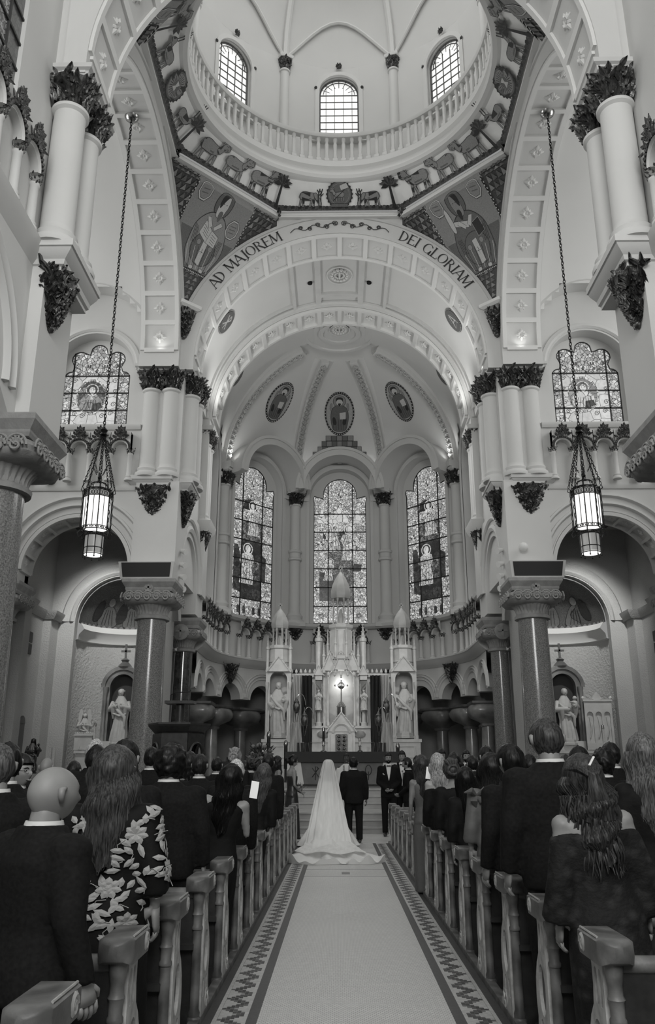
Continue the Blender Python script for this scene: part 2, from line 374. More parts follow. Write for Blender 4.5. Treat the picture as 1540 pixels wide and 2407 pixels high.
    # small leaf corbel at foot
b = MB(); octp = [(-OV, HW), (OV, HW), (HW, OV), (HW, -OV), (OV, -HW), (-OV, -HW), (-HW, -OV), (-HW, OV)]
octp = [(x, YC+y) for x, y in octp]
b.rail(octp, [(-.16, ZT-.16), (-.16, ZT-.10), (-.10, ZT-.04), (-.10, ZT+.02), (.0, ZT+.14), (.12, ZT+.14), (.12, ZT-.16)][::-1], True)
S(b.build(trimname(), TRIMW), 'white octagonal cornice moulding under the dome frieze', 'moulding')
RR = 4.12; ZR = 19.3
def octr(th):
    k = round(th/(pi/4))*(pi/4); return HW/cos(th-k)
def frz(th, t, off=0.):
    """frieze surface between octagon and ring. th=0 towards chancel"""
    ro = octr(th)-.10; r = ro+(RR-ro)*t; z = ZT+.12+(ZR-ZT-.12)*t
    r -= off*.65; z -= off*.75
    return Vector((r*sin(th), YC+r*cos(th), z))
b = MB(); b.grid(lambda u, v: frz(u*2*pi, v), 160, 6)
FRZ = S(b.build('ceiling_frieze', mat('frieze_ground', .82, .7, nz=(2, .06))), 'pale sloping frieze between octagon and dome ring', 'ceiling')
b = MB(); b.lathe((0, YC, 0), [(RR+.02, ZR-.12), (RR-.10, ZR-.10), (RR-.14, ZR+.0), (RR-.02, ZR+.06), (RR, ZR+.30), (RR-.10, ZR+.36), (RR-.10, ZR+.48), (RR+.05, ZR+.50), (DRm := 4.85, ZR+.50), (4.85, ZR-.12), (RR+.02, ZR-.12)], 96)
S(b.build(trimname(), TRIMW), 'white round ring moulding carrying the dome gallery', 'moulding')
# drum + dome
DR = 4.78; Z0 = ZR+.45; ZD = 24.35
def drumwin(th, z):
    k = round(th/(pi/4))*(pi/4); u = (th-k)*DR
    return abs(u) < .68 and (21.3 < z < 23.45 or (z >= 23.45 and (z-23.45)**2+u*u < .68**2))
drum = S(empty('ceiling_dome', (0, YC, 0)), 'white dome with drum, ribs and eight arched windows', 'dome')
b = MB()
outer = [(-pi/8*DR, Z0), (pi/8*DR, Z0), (pi/8*DR, ZD), (-pi/8*DR, ZD)]
def strip(fn, u0, u1, cu, r, zb, zs, zt, n=24):
    """wall strip with arched window: below, above, jambs"""
    g = MB(); us = sorted(set([u0, u1]+[cu+r*cos(pi*i/n) for i in range(n+1)]))
    for i in range(len(us)-1):
        a, c = us[i], us[i+1]; m_ = (a+c)/2
        if abs(m_-cu) > r: g.add([fn(a, zb*0+Z0), fn(c, Z0), fn(c, zt), fn(a, zt)], [(0, 1, 2, 3)])
        else:
            ha = zs+sqrt(max(r*r-(a-cu)**2, 0)); hc = zs+sqrt(max(r*r-(c-cu)**2, 0))
            g.add([fn(a, Z0), fn(c, Z0), fn(c, zb), fn(a, zb), fn(a, ha), fn(c, hc), fn(c, zt), fn(a, zt)], [(0, 1, 2, 3), (4, 5, 6, 7)])
    return g
def dfn(u, z): return (DR*sin(u/DR), DR*cos(u/DR), z)
g = strip(dfn, -pi/8*DR, pi/8*DR, 0, .66, 21.35, 23.3, ZD); dme = proto(g, 'drum_wall', PLW)
# window reveal, frame, bars, sill, garland bosses
g = MB(); path = [(-.66, 21.35), (.66, 21.35)]+arcpts(0, 23.3, .66, 0, pi, 20)
g.add([(u, sqrt(DR*DR-u*u)-.02, z) for u, z in path]+[(u, DR+.3, z) for u, z in path], [(i, (i+1) % len(path), len(path)+(i+1) % len(path), len(path)+i) for i in range(len(path))])
rev = proto(g, 'window_reveal', PLW)
def fr_y(y): return lambda u, v, d: (u, y-d, v)
g = MB(); big = [(-.80, 21.28), (.80, 21.28)]+arcpts(0, 23.3, .80, 0, pi, 24); g.slab(big, [path], 0, .14, fr_y(DR+.02))
g.box(-.9, .9, DR-.2, DR+.1, 21.18, 21.30)
for i, a_ in enumerate((0, pi/2, pi)): pass
arm = proto(g, 'window_architrave', TRIMW)
orn = ornate(3, 14, lambda u, v: ((cos(u*6.28)*.07, 0, sin(u*6.28)*.07+v*.06), (cos(u*6.28)*.4, -1, .2), (0, 0, 1)), .07)
BOSS = proto(orn, 'carved_boss', BRONZE)
g = MB()
for x in (-.44, -.15, .15, .44): g.box(x-.008, x+.008, DR+.10, DR+.14, 21.35, 23.3+sqrt(.66**2-x*x) if abs(x) > .2 else 23.62)
for i in range(7): z = 21.62+i*.28; g.box(-.66, .66, DR+.10, DR+.14, z-.007, z+.007)
g.arch((0, DR+.12, 23.3), (1, 0, 0), (0, 0, 1), (0, 1, 0), [(.53, -.02), (.545, -.02), (.545, .02), (.53, .02)], 0, pi, 20)
for i in range(1, 8):
    a_ = pi*i/8; g.tube([(.33*cos(a_), DR+.12, 23.3+.33*sin(a_)), (.66*cos(a_), DR+.12, 23.3+.66*sin(a_))], .012, 4)
g.slab([(-.66, 21.35), (.66, 21.35)]+arcpts(0, 23.3, .66, 0, pi, 20), [[(-.62, 21.4), (.62, 21.4)]+arcpts(0, 23.3, .62, 0, pi, 20)], 0, .05, fr_y(DR+.15))
bars = proto(g, 'glazing_bars', mat('grey_window_bar', .12, .6))
g = MB(); g.slab(path, [], 0, .02, fr_y(DR+.2)); dgl = proto(g, 'window_pane', DOMEG, smooth=False)
# column
def small_cap(seed, r, h, n=42):
    return ornate(seed, n, lambda u, v: ((cos(u*2*pi)*r*(1+.55*v*v), sin(u*2*pi)*r*(1+.55*v*v), v*h), (cos(u*2*pi), sin(u*2*pi), .2-.5*v), (0, 0, 1)), r*.42)
g = MB(); yc = DR-.02
g.lathe((0, yc, 0), [(.26, Z0+.1), (.26, Z0+.25), (.22, Z0+.3), (.17, Z0+.36), (.155, 23.75), (.19, 23.78), (.19, 23.84), (.15, 23.86)], 20); dcol = proto(g, 'shaft', TRIMW)
g = small_cap(11, .16, .42); g.v = [(x, y+yc, z+23.86) for x, y, z in g.v]; g.lathe((0, yc, 23.86), [(.15, 0), (.17, .25), (.25, .42)], 12); dcap = proto(g, 'leaf_capital', BRONZE)
g = MB(); g.lathe((0, yc, 24.28), [(.30, 0), (.33, .05), (.33, .12)], 4, a0=pi/4, a1=pi/4+2*pi); dab = proto(g, 'abacus', TRIMW)
# dome webs: sphere, plus rib tubes
DRZ = ZD
def dom(th, ph): r = DR*cos(ph); return (r*sin(th), r*cos(th), DRZ+DR*.95*sin(ph))
g = MB(); g.grid(lambda u, v: dom(u*2*pi, v*pi/2*.98), 96, 20); g.build('dome_shell', PLW, drum)
for k in range(8):
    th = k*pi/4
    for me_, nn in ((dme, 'drum_wall'), (rev, 'window_reveal'), (arm, 'window_architrave')):
        place(me_, nn, drum, (0, 0, 0), (0, 0, -th))
    wd = place(dgl, 'window_pane', drum, (0, 0, 0), (0, 0, -th)); place(bars, 'glazing_bars', wd, (0, 0, 0))
    for bx_, bz in ((0, 24.28), (-.78, 23.4), (.78, 23.4)):
        place(BOSS, 'carved_boss', drum, (bx_*cos(th)+(DR-.12)*sin(th), -bx_*sin(th)+(DR-.12)*cos(th), bz), (0, 0, -th), .9 if bx_ == 0 else .45)
    t2 = th+pi/8
    for me_, nn in ((dcol, 'shaft'), (dcap, 'leaf_capital'), (dab, 'abacus')): place(me_, nn, drum, (0, 0, 0), (0, 0, -t2))
    g = MB(); pts = [dom(t2, v*pi/2*.97/14) for v in range(15)]; g.tube([(p[0]*.985, p[1]*.985, p[2]) for p in pts], .11, 6)
    # lunette arcs springing from column to column
    for sg in (-1, 1):
        lu = []
        for i in range(13):
            a_ = th-pi/8+(pi/4)*i/12; zz = sin(pi*i/12)
            ph = .36*zz; lu.append(Vector(dom(a_, ph))*1)
    g.tube([(p.x*.985, p.y*.985, p.z) for p in lu], .06, 6)
    g.build('dome_rib', TRIMW, drum)
# gallery balustrade of the dome
bal = S(empty(trimname(), (0, YC, 0)), 'white round balustrade running inside the dome base', 'balustrade')
RB = RR-.02; zb = ZR+.48
g = MB(); g.lathe((0, 0, 0), [(RB-.07, zb), (RB-.07, zb+.10), (RB+.07, zb+.10), (RB+.07, zb), (RB-.07, zb)], 96); g.build('base_rail', TRIMW, bal)
g = MB(); g.lathe((0, 0, 0), [(RB-.09, zb+1.0), (RB-.11, zb+1.06), (RB-.11, zb+1.14), (RB+.09, zb+1.14), (RB+.09, zb+1.0), (RB-.09, zb+1.0)], 96); g.build('top_rail', TRIMW, bal)
g = MB(); g.lathe((0, 0, 0), [(.045, .10), (.05, .2), (.06, .28), (.045, .36), (.05, .75), (.035, .85), (.055, .9), (.055, 1.0)], 8); g.box(-.06, .06, -.06, .06, .1, .2); BALM = proto(g, 'baluster', TRIMW)
nb = 96
for i in range(nb):
    a_ = 2*pi*(i+.5)/nb; place(BALM, 'baluster', bal, (RB*sin(a_), RB*cos(a_), zb), (0, 0, -a_), (1.25, 1.25, 1))
# leaf bosses on octagon vertices
for i, (x, y) in enumerate(octp):
    place(BOSS, 'carved_boss', bal, (x*.985, (y-YC)*.985, ZT-.02), (0, 0, random.random()*6), 1.9)
# ---------------------------------------------------- carved capital meshes
def cap_square(seed, hw, h, n):
    """foliate capital block, plan square growing upward"""
    def S_(u, v):
        a = u*2*pi; k = 1/max(abs(cos(a)), abs(sin(a))); k = min(k, 1.25)
        r = hw*(.62+.38*v*v)*k; return ((r*cos(a), r*sin(a), h*v), (cos(a), sin(a), -.35*v), (0, 0, 1))
    b = ornate(seed, n, S_, hw*.26, .8)
    b.lathe((0, 0, 0), [(hw*.62, 0), (hw*.68, h*.5), (hw*.9, h)], 16); return b
CAPB = proto(cap_square(5, .36, .58, 90), 'leaf_capital', BRONZE)
def S_corb(u, v):
    a = pi*(u-.5)*1.1; r = .42*(v**.75)+.04
    return ((r*sin(a), -r*.8*cos(a), .95*v), (sin(a), -cos(a), -.7), (0, 0, 1))
cb = ornate(9, 90, S_corb, .10, .8); cb.lathe((0, 0, 0), [(.03, 0), (.12, .25), (.26, .6), (.40, .95)], 12)
cb.ball((0, -.03, .02), .08, 8, 6); cb.lathe((0, 0, .22), [(.10, 0), (.17, .02), (.17, .07), (.10, .09)], 14)
CORB = proto(cb, 'leaf_corbel', BRONZE)
# engaged colonnettes on the piers
def colonnette(par, x, y, z0, z1, r, base=True):
    b = MB(); b.lathe((x, y, 0), [(r*1.45, z0), (r*1.5, z0+.06), (r*1.42, z0+.12), (r*1.2, z0+.17), (r*1.28, z0+.24), (r*1.02, z0+.32), (r, z0+.40), (r*.97, z1-.12), (r*1.16, z1-.08), (r*1.16, z1-.02), (r*1.0, z1)], 28)
    return b.build('column_shaft', PL, par)
def pier(s, name, yfront, dirn, lab, group=None):
    """s -1 left/+1 right. dirn +1 far pier (columns towards us), -1 near pier"""
    root = S(empty('wall_'+name, (0, 0, 0)), lab, 'pier')
    z0, z1 = 9.55, 12.35
    if dirn > 0:
        cols = [(5.66, 22.40, 0), (5.08, 22.40, 0), (4.58, 22.85, 1), (4.56, 23.45, 1)]
        foot = [(6.18, 22.5), (6.18, 22.14), (4.90, 22.14), (4.86, 22.48), (4.36, 22.48), (4.36, 23.9)]
        bb = [(4.85, 6.1, 22.5, 23.8), (4.75, 5.2, 22.7, 23.8)]; lb = [(4.66, 5.9, 22.2, 23.8)]
        corb = [(5.38, 22.2, 0), (4.66, 23.0, 1)]
    else:
        cols = [(4.72, 11.46, 1), (4.69, 12.16, 1)]
        foot = [(6.6, 11.5), (5.20, 11.45), (5.14, 11.16), (4.34, 11.16), (4.34, 12.7)]
        bb = [(4.95, 6.3, 11.5, 12.7), (4.85, 5.4, 11.75, 12.7)]; lb = [(4.78, 6.3, 11.35, 12.7)]
        corb = [(4.78, 11.75, 1)]
    for x, y, d in cols: colonnette(root, s*x, y, z0, z1, .255 if dirn > 0 else .275)
    for x, y, d in cols:
        o = place(CAPB, 'leaf_capital', root, (s*x, y, z1), (0, 0, random.choice((0, pi/2))), (1.15, 1.15, .98))
    b = MB()
    for x0, x1, y0, y1 in bb: b.box(*sorted((s*x0, s*x1)), y0, y1, 9.3, 13.05)
    for x0, x1, y0, y1 in lb: b.box(*sorted((s*x0, s*x1)), y0, y1, 6.35, 9.4)
    if dirn < 0: b.box(*sorted((s*4.80, s*6.3)), 11.25, 12.7, 13.1, 19.5)
    b.build('pier_core', PL, root, smooth=False)
    fp = [(s*x, y) for x, y in foot]
    if s*dirn > 0: fp2 = fp
    else: fp2 = fp
    sg = -1 if (s < 0) else 1
    b = MB(); b.rail(fp2, [(sg*a, z) for a, z in [(-.45, 9.14), (-.20, 9.14), (-.20, 9.20), (-.15, 9.22), (-.13, 9.30), (-.02, 9.40), (.0, 9.44), (.03, 9.45), (.03, 9.57), (-.45, 9.57)]])
    px = [p[0] for p in foot]; b.build('shelf', PL, root, ang=25)
    b = MB(); b.box(*sorted((s*(foot[-1][0]+.22), s*6.1)), foot[-2][1]+.25, foot[-1][1], 9.25, 9.54)
    if dirn > 0: b.box(*sorted((s*(5.0), s*6.12)), 22.36, 22.9, 9.25, 9.54)
    b.build('shelf_core', PL, root, smooth=False)
    b = MB(); b.rail(fp2, [(sg*(a-.02), z) for a, z in [(-.4, 12.88), (-.14, 12.88), (-.12, 12.93), (-.05, 12.97), (-.03, 13.04), (.03, 13.07), (.04, 13.15), (-.4, 13.15)]]); b.build('abacus', TRIM, root, ang=25)
    b = MB(); b.box(*sorted((s*(foot[-1][0]+.22), s*6.1)), foot[-2][1]+.25, foot[-1][1], 12.95, 13.1)
    if dirn > 0: b.box(*sorted((s*(5.0), s*6.12)), 22.36, 22.9, 12.95, 13.1)
    b.build('abacus_core', PL, root, smooth=False)
    for x, y, d in corb:
        place(CORB, 'leaf_corbel', root, (s*x+(0 if d == 0 else -s*.0), y+(.12 if d == 0 else 0), 8.28), (0, 0, 0 if d == 0 else (pi/2 if s < 0 else -pi/2)), (1.15, .9, 1.0))
    return root
pier(-1, 'pier_far_left', 0, 1, 'pier with clustered white columns and dark leaf capitals, far left')
pier(1, 'pier_far_right', 0, 1, 'pier with clustered white columns and dark leaf capitals, far right')
pier(-1, 'pier_near_left', 0, -1, 'near left pier with tall white columns at the picture edge')
pier(1, 'pier_near_right', 0, -1, 'near right pier with tall white columns at the picture edge')
# ============================================================ APSE, CHANCEL, TRANSEPTS, NAVE
def lobed(cx, x0, x1, z0, z1, circ, n=90):
    """outline of a window: rectangle + union of circles (cx,cz,r), sampled from the centre of the rectangle top"""
    cz = z1-.35; out = []
    for i in range(n):
        a = -pi/2+2*pi*(i+.5)/n; c, s_ = cos(a), sin(a); best = 0
        tx = ((x1-cx) if c > 0 else (x0-cx))/c if abs(c) > 1e-6 else 1e9
        tz = ((z1-cz) if s_ > 0 else (z0-cz))/s_ if abs(s_) > 1e-6 else 1e9
        best = min(abs(tx), abs(tz))
        for X, Z, r in circ:
            dx, dz = X-cx, Z-cz; bq = dx*c+dz*s_; q = bq*bq-(dx*dx+dz*dz-r*r)
            if q > 0:
                far = bq+sqrt(q); near = bq-sqrt(q)
                if far > best and near < best+.12: best = far
        out.append((cx+best*c, cz+best*s_))
    # insert rectangle bottom corners
    res = []
    for p in out:
        res.append(p)
    res = [p for p in res if p[1] > z0+.02]
    i = max(range(len(res)), key=lambda k: (res[k][1] < z1-.6 and res[k][0] > cx, -res[k][1]))
    right = [p for p in res if p[0] > cx]; left = [p for p in res if p[0] <= cx]
    right.sort(key=lambda p: atan2(p[1]-cz, p[0]-cx)); left.sort(key=lambda p: (atan2(p[1]-cz, p[0]-cx)) % (2*pi))
    return [(x0, z0), (x1, z0)]+right+left
def clip(poly, x0, x1, z0, z1):
    for ax, lim, sg in ((0, x0, 1), (0, x1, -1), (1, z0, 1), (1, z1, -1)):
        o = []
        for i in range(len(poly)):
            a, b = poly[i-1], poly[i]; ia = (a[ax]-lim)*sg >= 0; ib = (b[ax]-lim)*sg >= 0
            if ia != ib:
                t = (lim-a[ax])/(b[ax]-a[ax]); o.append((a[0]+(b[0]-a[0])*t, a[1]+(b[1]-a[1])*t))
            if ib: o.append(b)
        poly = o
        if len(poly) < 3: return []
    return poly
def window(name, label, loc, rz, outline, xs, zs, matfn, art=None, th=.06):
    """stained window in local x (across), -y (towards viewer), z"""
    root = S(empty(name, loc, rz), label, 'window')
    x0 = min(p[0] for p in outline); x1 = max(p[0] for p in outline); z0 = min(p[1] for p in outline); z1 = max(p[1] for p in outline)
    X = [x0-.01]+xs+[x1+.01]; Z = [z0-.01]+zs+[z1+.01]; g = .018
    for i in range(len(X)-1):
        for j in range(len(Z)-1):
            c = clip(outline, X[i]+g, X[i+1]-g, Z[j]+g, Z[j+1]-g)
            if len(c) < 3: continue
            c = [p for k, p in enumerate(c) if (Vector(p)-Vector(c[k-1])).length > 1e-4]
            if len(c) < 3: continue
            b = MB(); b.slab(c, [], 0, .02, lambda u, v, d: (u, d, v)); b.build('window_pane', matfn(i, j, len(X)-1, len(Z)-1), root, smooth=False, recalc=False)
    b = MB()
    for x in xs:
        zz = [p[1] for p in outline if abs(p[0]-x) < .12 and p[1] > (z0+z1)/2] or [z1]
        b.box(x-.022, x+.022, -.03, .02, z0, max(zz)-.02)
    for z in zs:
        c = clip(outline, x0-.1, x1+.1, z-.02, z+.02)
        if c: b.box(min(p[0] for p in c), max(p[0] for p in c), -.03, .02, z-.022, z+.022)
    n = len(outline); fr = []
    cx = sum(p[0] for p in outline)/n; ins = []
    for k in range(n):
        a, p, c = Vector(outline[k-1]), Vector(outline[k]), Vector(outline[(k+1) % n]); t = (c-a)
        t = t.normalized() if t.length > 1e-6 else Vector((1, 0)); nn = Vector((-t.y, t.x)); ins.append((p.x+nn.x*.03, p.y+nn.y*.03))
    b.add([(p[0], -.03, p[1]) for p in outline]+[(p[0], -.03, p[1]) for p in ins]+[(p[0], .03, p[1]) for p in ins], [(k, (k+1) % n, n+(k+1) % n, n+k) for k in range(n)]+[(n+k, n+(k+1) % n, 2*n+(k+1) % n, 2*n+k) for k in range(n)])
    b.build('saddle_bars', LEAD, root, smooth=False)
    if art: art(root)
    return root
GBR = glassmat('glass_bright', .85, .95, 11, .62, .045); GMID = glassmat('glass_mid', .60, .52, 12, .9, .05); GDK = glassmat('glass_dark', .22, .28, 9, .9)
GFIG = glassmat('glass_figure', .85, .9, 8, .5, .03); GLIT = glassmat('glass_opal', .85, .78, 3.2, .22, .012); GPOR = glassmat('glass_portrait', .5, .62, 5, .35, .015)
def flatpoly(root, pts, m, name='painted_glass', y=-.012, t=.008):
    b = MB(); b.slab(pts, [], y, y+t, lambda u, v, d: (u, d, v)); return b.build(name, m, root, smooth=False)
def figure(root, cx, cz, h, m, name='glass_figure', y=-.012, lean=0, kneel=False):
    w_ = h*.2
    body = [(-w_*1.1, 0), (w_*1.2, 0), (w_*1.1, h*.25), (w_*.75, h*.45), (w_*1.15, h*.62), (w_*.9, h*.78), (w_*.25, h*.84), (w_*.2, h*.86), (-w_*.2, h*.86), (-w_*.3, h*.83), (-w_*.95, h*.76), (-w_*1.25, h*.6), (-w_*.8, h*.42), (-w_*.95, h*.2)]
    flatpoly(root, [(cx+x+lean*z, cz+z) for x, z in body], m, name, y)
    flatpoly(root, cir(cx+lean*h, cz+h*.93, h*.085, 14, 1.2), GLIT, 'glass_head', y-.006)
    # halo ring
    o = cir(cx+lean*h, cz+h*.93, h*.16, 20); i_ = cir(cx+lean*h, cz+h*.93, h*.135, 20)
    b = MB(); b.slab(o, [i_], y-.004, y+.004, lambda u, v, d: (u, d, v)); b.build('glass_halo', GLIT, root, smooth=False)
    for k in range(5):
        x = cx+(-.8+.4*k)*w_; b = MB(); b.tube([(x, y-.008, cz+.02), (x+lean*h*.4+w_*.15*(k-2), y-.008, cz+h*.4), (x*.5+cx*.5+lean*h*.7, y-.008, cz+h*.72)], .008, 4); b.build('lead_line', LEAD, root, smooth=False)
# ---- apse shell: octagon facets
apw = S(empty('wall_apse', (0, AC, 0)), 'tall polygonal apse wall with recessed windows', 'wall')
FW = AP*math.tan(pi/8)
AWZ = 7.3
og = [(-FW, AWZ), (FW, AWZ), (FW, 15.3), (-FW, 15.3)]
WO = lobed(0, -1.16, 1.16, AWZ+.12, 13.0, [(-.31, 13.72, .31), (.31, 13.72, .31), (-.74, 13.42, .30), (.74, 13.42, .30), (-.98, 13.0, .22), (.98, 13.0, .22), (0, 13.2, .75)])
RCS = [(-1.33, AWZ+.02), (1.33, AWZ+.02)]+arcpts(0, 12.95, 1.33, 0, pi, 28)
g = MB(); g.slab(og, [RCS], AP, AP+.42, lambda u, v, d: (u, d, v)); afac = proto(g, 'wall_panel', PL)
g = MB(); g.slab([(-1.4, AWZ), (1.4, AWZ), (1.4, 14.5), (-1.4, 14.5)], [WO], AP+.40, AP+.52, lambda u, v, d: (u, d, v)); aback = proto(g, 'window_surround', PL)
g = MB(); g.slab([(-1.47, AWZ), (1.47, AWZ)]+arcpts(0, 12.95, 1.47, 0, pi, 28), [RCS], AP-.07, AP+.02, lambda u, v, d: (u, d, v))
for sg in (-1, 1): g.box(sg*1.48-.12, sg*1.48+.12, AP-.12, AP+.02, 12.75, 12.92)
aarch = proto(g, 'window_architrave', PL)
# hood tunnel over window cutting the vault
g = MB(); g.arch((0, 0, 13.0), (1, 0, 0), (0, 0, 1), (0, 1, 0), [(1.52, -1.15+AP), (1.80, -1.15+AP), (1.84, AP+.1), (1.52, AP+.1)], 0, pi, 32)
g.arch((0, 0, 13.0), (1, 0, 0), (0, 0, 1), (0, 1, 0), [(1.78, -1.20+AP), (1.90, -1.20+AP), (1.90, -1.08+AP), (1.78, -1.08+AP)], 0, pi, 32)
ahood = proto(g, 'window_hood', PL)
def amat(dark):
    def f(i, j, ni, nj):
        if j == 0 or j >= nj-2: return GBR
        if i in (0, ni-1): return GBR
        return GMID if (i+j*3) % dark else GDK
    return f
wn = [0]
def art_center(root):
    for x, z, h, ln in ((-.35, 10.6, 1.55, -.02), (.38, 10.2, 1.5, .02), (-.55, 9.3, .9, .15)): figure(root, x, z, h, GFIG, lean=ln)
    for pts in ([(-.9, 8.4), (-.3, 8.4), (-.25, 9.3), (-.5, 9.6), (-.9, 9.7)], [(-.75, 11.2), (-.5, 11.1), (-.5, 11.5), (-.7, 11.8)], [(.1, 11.1), (.28, 11.1), (.25, 11.7), (.1, 11.5)], [(.55, 9.7), (.9, 9.7), (.95, 10.0), (.6, 10.05)]):
        flatpoly(root, pts, GDK, 'dark_glass', -.008, .006)
    for k, x in enumerate((-.8, .0, .8)):
        h = .62 if x else .8; hw_ = .2 if x else .42
        flatpoly(root, [(x-hw_, 11.9), (x+hw_, 11.9), (x, 11.95+h)], GLIT, 'glass_gable', -.010)
    for x in (-.8, .8):
        for c in range(5): a_ = c*2*pi/5; flatpoly(root, cir(x+.09*cos(a_), 7.75+.09*sin(a_), .06, 8), GMID, 'glass_flower', -.010)
def art_side(root):
    for x, z, h, ln in ((-.25, 8.8, 1.6, .05), (.1, 10.9, 1.4, -.05)): figure(root, x, z, h, GFIG, lean=ln)
    for pts in ([(-.9, 8.5), (-.5, 8.4), (-.45, 9.6), (-.7, 10.4), (-.9, 10.4)], [(.45, 9.0), (.8, 9.0), (.8, 10.0), (.5, 10.2)], [(-.5, 12.0), (.3, 12.0), (.2, 12.35), (-.1, 12.5), (-.4, 12.4)]):
        flatpoly(root, pts, GDK, 'dark_glass', -.008, .006)
    for x in (-.6, -.3, .2, .5):
        flatpoly(root, archhole(x, 7.55, 7.8, .07, 8), GDK, 'glass_lancet', -.010)
for k, th in enumerate((0, -pi/4, pi/4, -pi/2, pi/2)):
    for me_, nn in ((afac, 'wall_panel'), (aback, 'window_surround'), (aarch, 'window_architrave'), (ahood, 'window_hood')):
        if nn == 'window_hood' and k > 2: continue
        place(me_, nn, apw, (0, 0, 0), (0, 0, -th))
    wn[0] += 1
    d = AP+.44
    window('window_%d' % wn[0], ('tall stained glass window in the centre of the apse, behind the altar spire', 'tall stained glass window of the apse, left of the centre', 'tall stained glass window of the apse, right of the centre', 'tall stained glass window seen edge-on at the far left of the apse', 'tall stained glass window seen edge-on at the far right of the apse')[k],
           (d*sin(th), AC+d*cos(th), 0), -th, WO, [-.52, .56], [8.16+.83*i for i in range(6)], amat(3 if k == 0 else 2), art_center if k == 0 else art_side)
# apse vault
AVR = AR-.02; AVH = 4.9
def av(th, ph):
    k = round(th/(pi/4))*(pi/4); r = (AP/cos(th-k))*cos(ph); return (r*sin(th), r*cos(th), ZS+AVH*sin(ph))
def avskip(u, v):
    th, ph = u, v; k = round(th/(pi/4))*(pi/4); p = av(th, ph); l = p[0]*cos(k)-p[1]*sin(k)
    z = p[2]-13.0; return l*l+max(z, 0)**2 < 1.68**2
g = MB(); g.grid(av, 100, 30, -pi/2, pi/2, 0, pi/2*.995, skip=avskip); g.build('apse_vault', PL, apw)
rib = MB()
VB = mat('rib_relief', .44, .7)
for th in (-3*pi/8, -pi/8, pi/8, 3*pi/8):
    b = MB(); fr = []; e3 = Vector((cos(th), -sin(th), 0))
    n = 26; P_ = [Vector(av(th, i/n*pi/2*.80)) for i in range(n+1)]
    for i, p in enumerate(P_):
        t = (P_[min(i+1, n)]-P_[max(i-1, 0)]).normalized(); nn = t.cross(e3).normalized()
        if nn.dot(Vector((sin(th), cos(th), .3))) > 0: nn = -nn
        fr.append((p, e3, nn))
    b.sweep(fr, [(-.42, -.05), (-.42, .06), (-.30, .10), (-.17, .10), (-.17, .28), (.17, .28), (.17, .10), (.30, .10), (.42, .06), (.42, -.05)]); b.build('vault_rib', PL, apw)
    for i in range(1, n, 1):
        p = P_[i]+fr[i][2]*.285; t = (P_[min(i+1, n)]-P_[i-1]).normalized()
        M = Matrix((e3, t, e3.cross(t))).transposed(); ob = place(ROS, 'rosette', apw, p, M.to_euler(), (.62, .62, 1.1)); ob.material_slots[0].link = 'OBJECT'; ob.material_slots[0].material = VB
    c = AR-.16; x, y = c*sin(th), c*cos(th)
    b = MB(); b.lathe((x, y, 0), [(.42, 7.30), (.42, 7.42), (.32, 7.5), (.36, 7.62), (.24, 7.78), (.225, 10.0), (.30, 10.04), (.30, 10.12), (.25, 10.16), (.25, 10.34), (.30, 10.38), (.30, 10.46), (.225, 10.5), (.21, 12.45), (.26, 12.48), (.26, 12.54), (.2, 12.56)], 22)
    b.box(x-.5, x+.5, y-.42, y+.5, 7.14, 7.34); b.build('column_shaft', PL, apw)
    place(CAPB, 'leaf_capital', apw, (x, y, 12.52), (0, 0, -th), (1.05, 1.05, .9))
    b = MB(); b.lathe((x, y, 13.02), [(.42, 0), (.52, .06), (.52, .16)], 4, a0=pi/4-th, a1=pi/4-th+2*pi)
    b.lathe((x*.97, y*.97, 13.2), [(.36, 0), (.36, .22), (.30, .30)], 4, a0=pi/4-th, a1=pi/4-th+2*pi); b.build('abacus', PL, apw, smooth=False)
    place(CORB, 'leaf_corbel', apw, (x*.99, y*.99, 6.45), (0, 0, -th), (.95, .8, .75))
# chancel barrel with second arch
ch = S(empty('ceiling_chancel', (0, 0, 0)), 'barrel vaulted chancel ceiling with coffered arch and round medallions', 'ceiling')
RV = 4.75
b = MB(); b.arch((0, 23.5, ZS), (1, 0, 0), (0, 0, 1), (0, 1, 0), [(RV, 0), (RV+.3, 0), (RV+.3, 6.1), (RV, 6.1)], 0, pi, 64); b.build('barrel_vault', PL, ch)
b = MB(); b.arch((0, 0, ZS), (1, 0, 0), (0, 0, 1), (0, 1, 0), [(4.56, 26.75), (RV+.05, 26.75), (RV+.05, 27.95), (4.56, 27.95)], 0, pi, 64)
b.arch((0, 0, ZS), (1, 0, 0), (0, 0, 1), (0, 1, 0), [(4.66, 26.62), (4.74, 26.62), (4.74, 26.76), (4.66, 26.76)], 0, pi, 64); b.build('second_arch', PL, ch)
coffers('', (0, 0, ZS), (1, 0, 0), (0, 0, 1), (0, 1, 0), 4.44, 26.78, 27.92, radians(2), radians(178), 18, par=ch, rsz=.8)
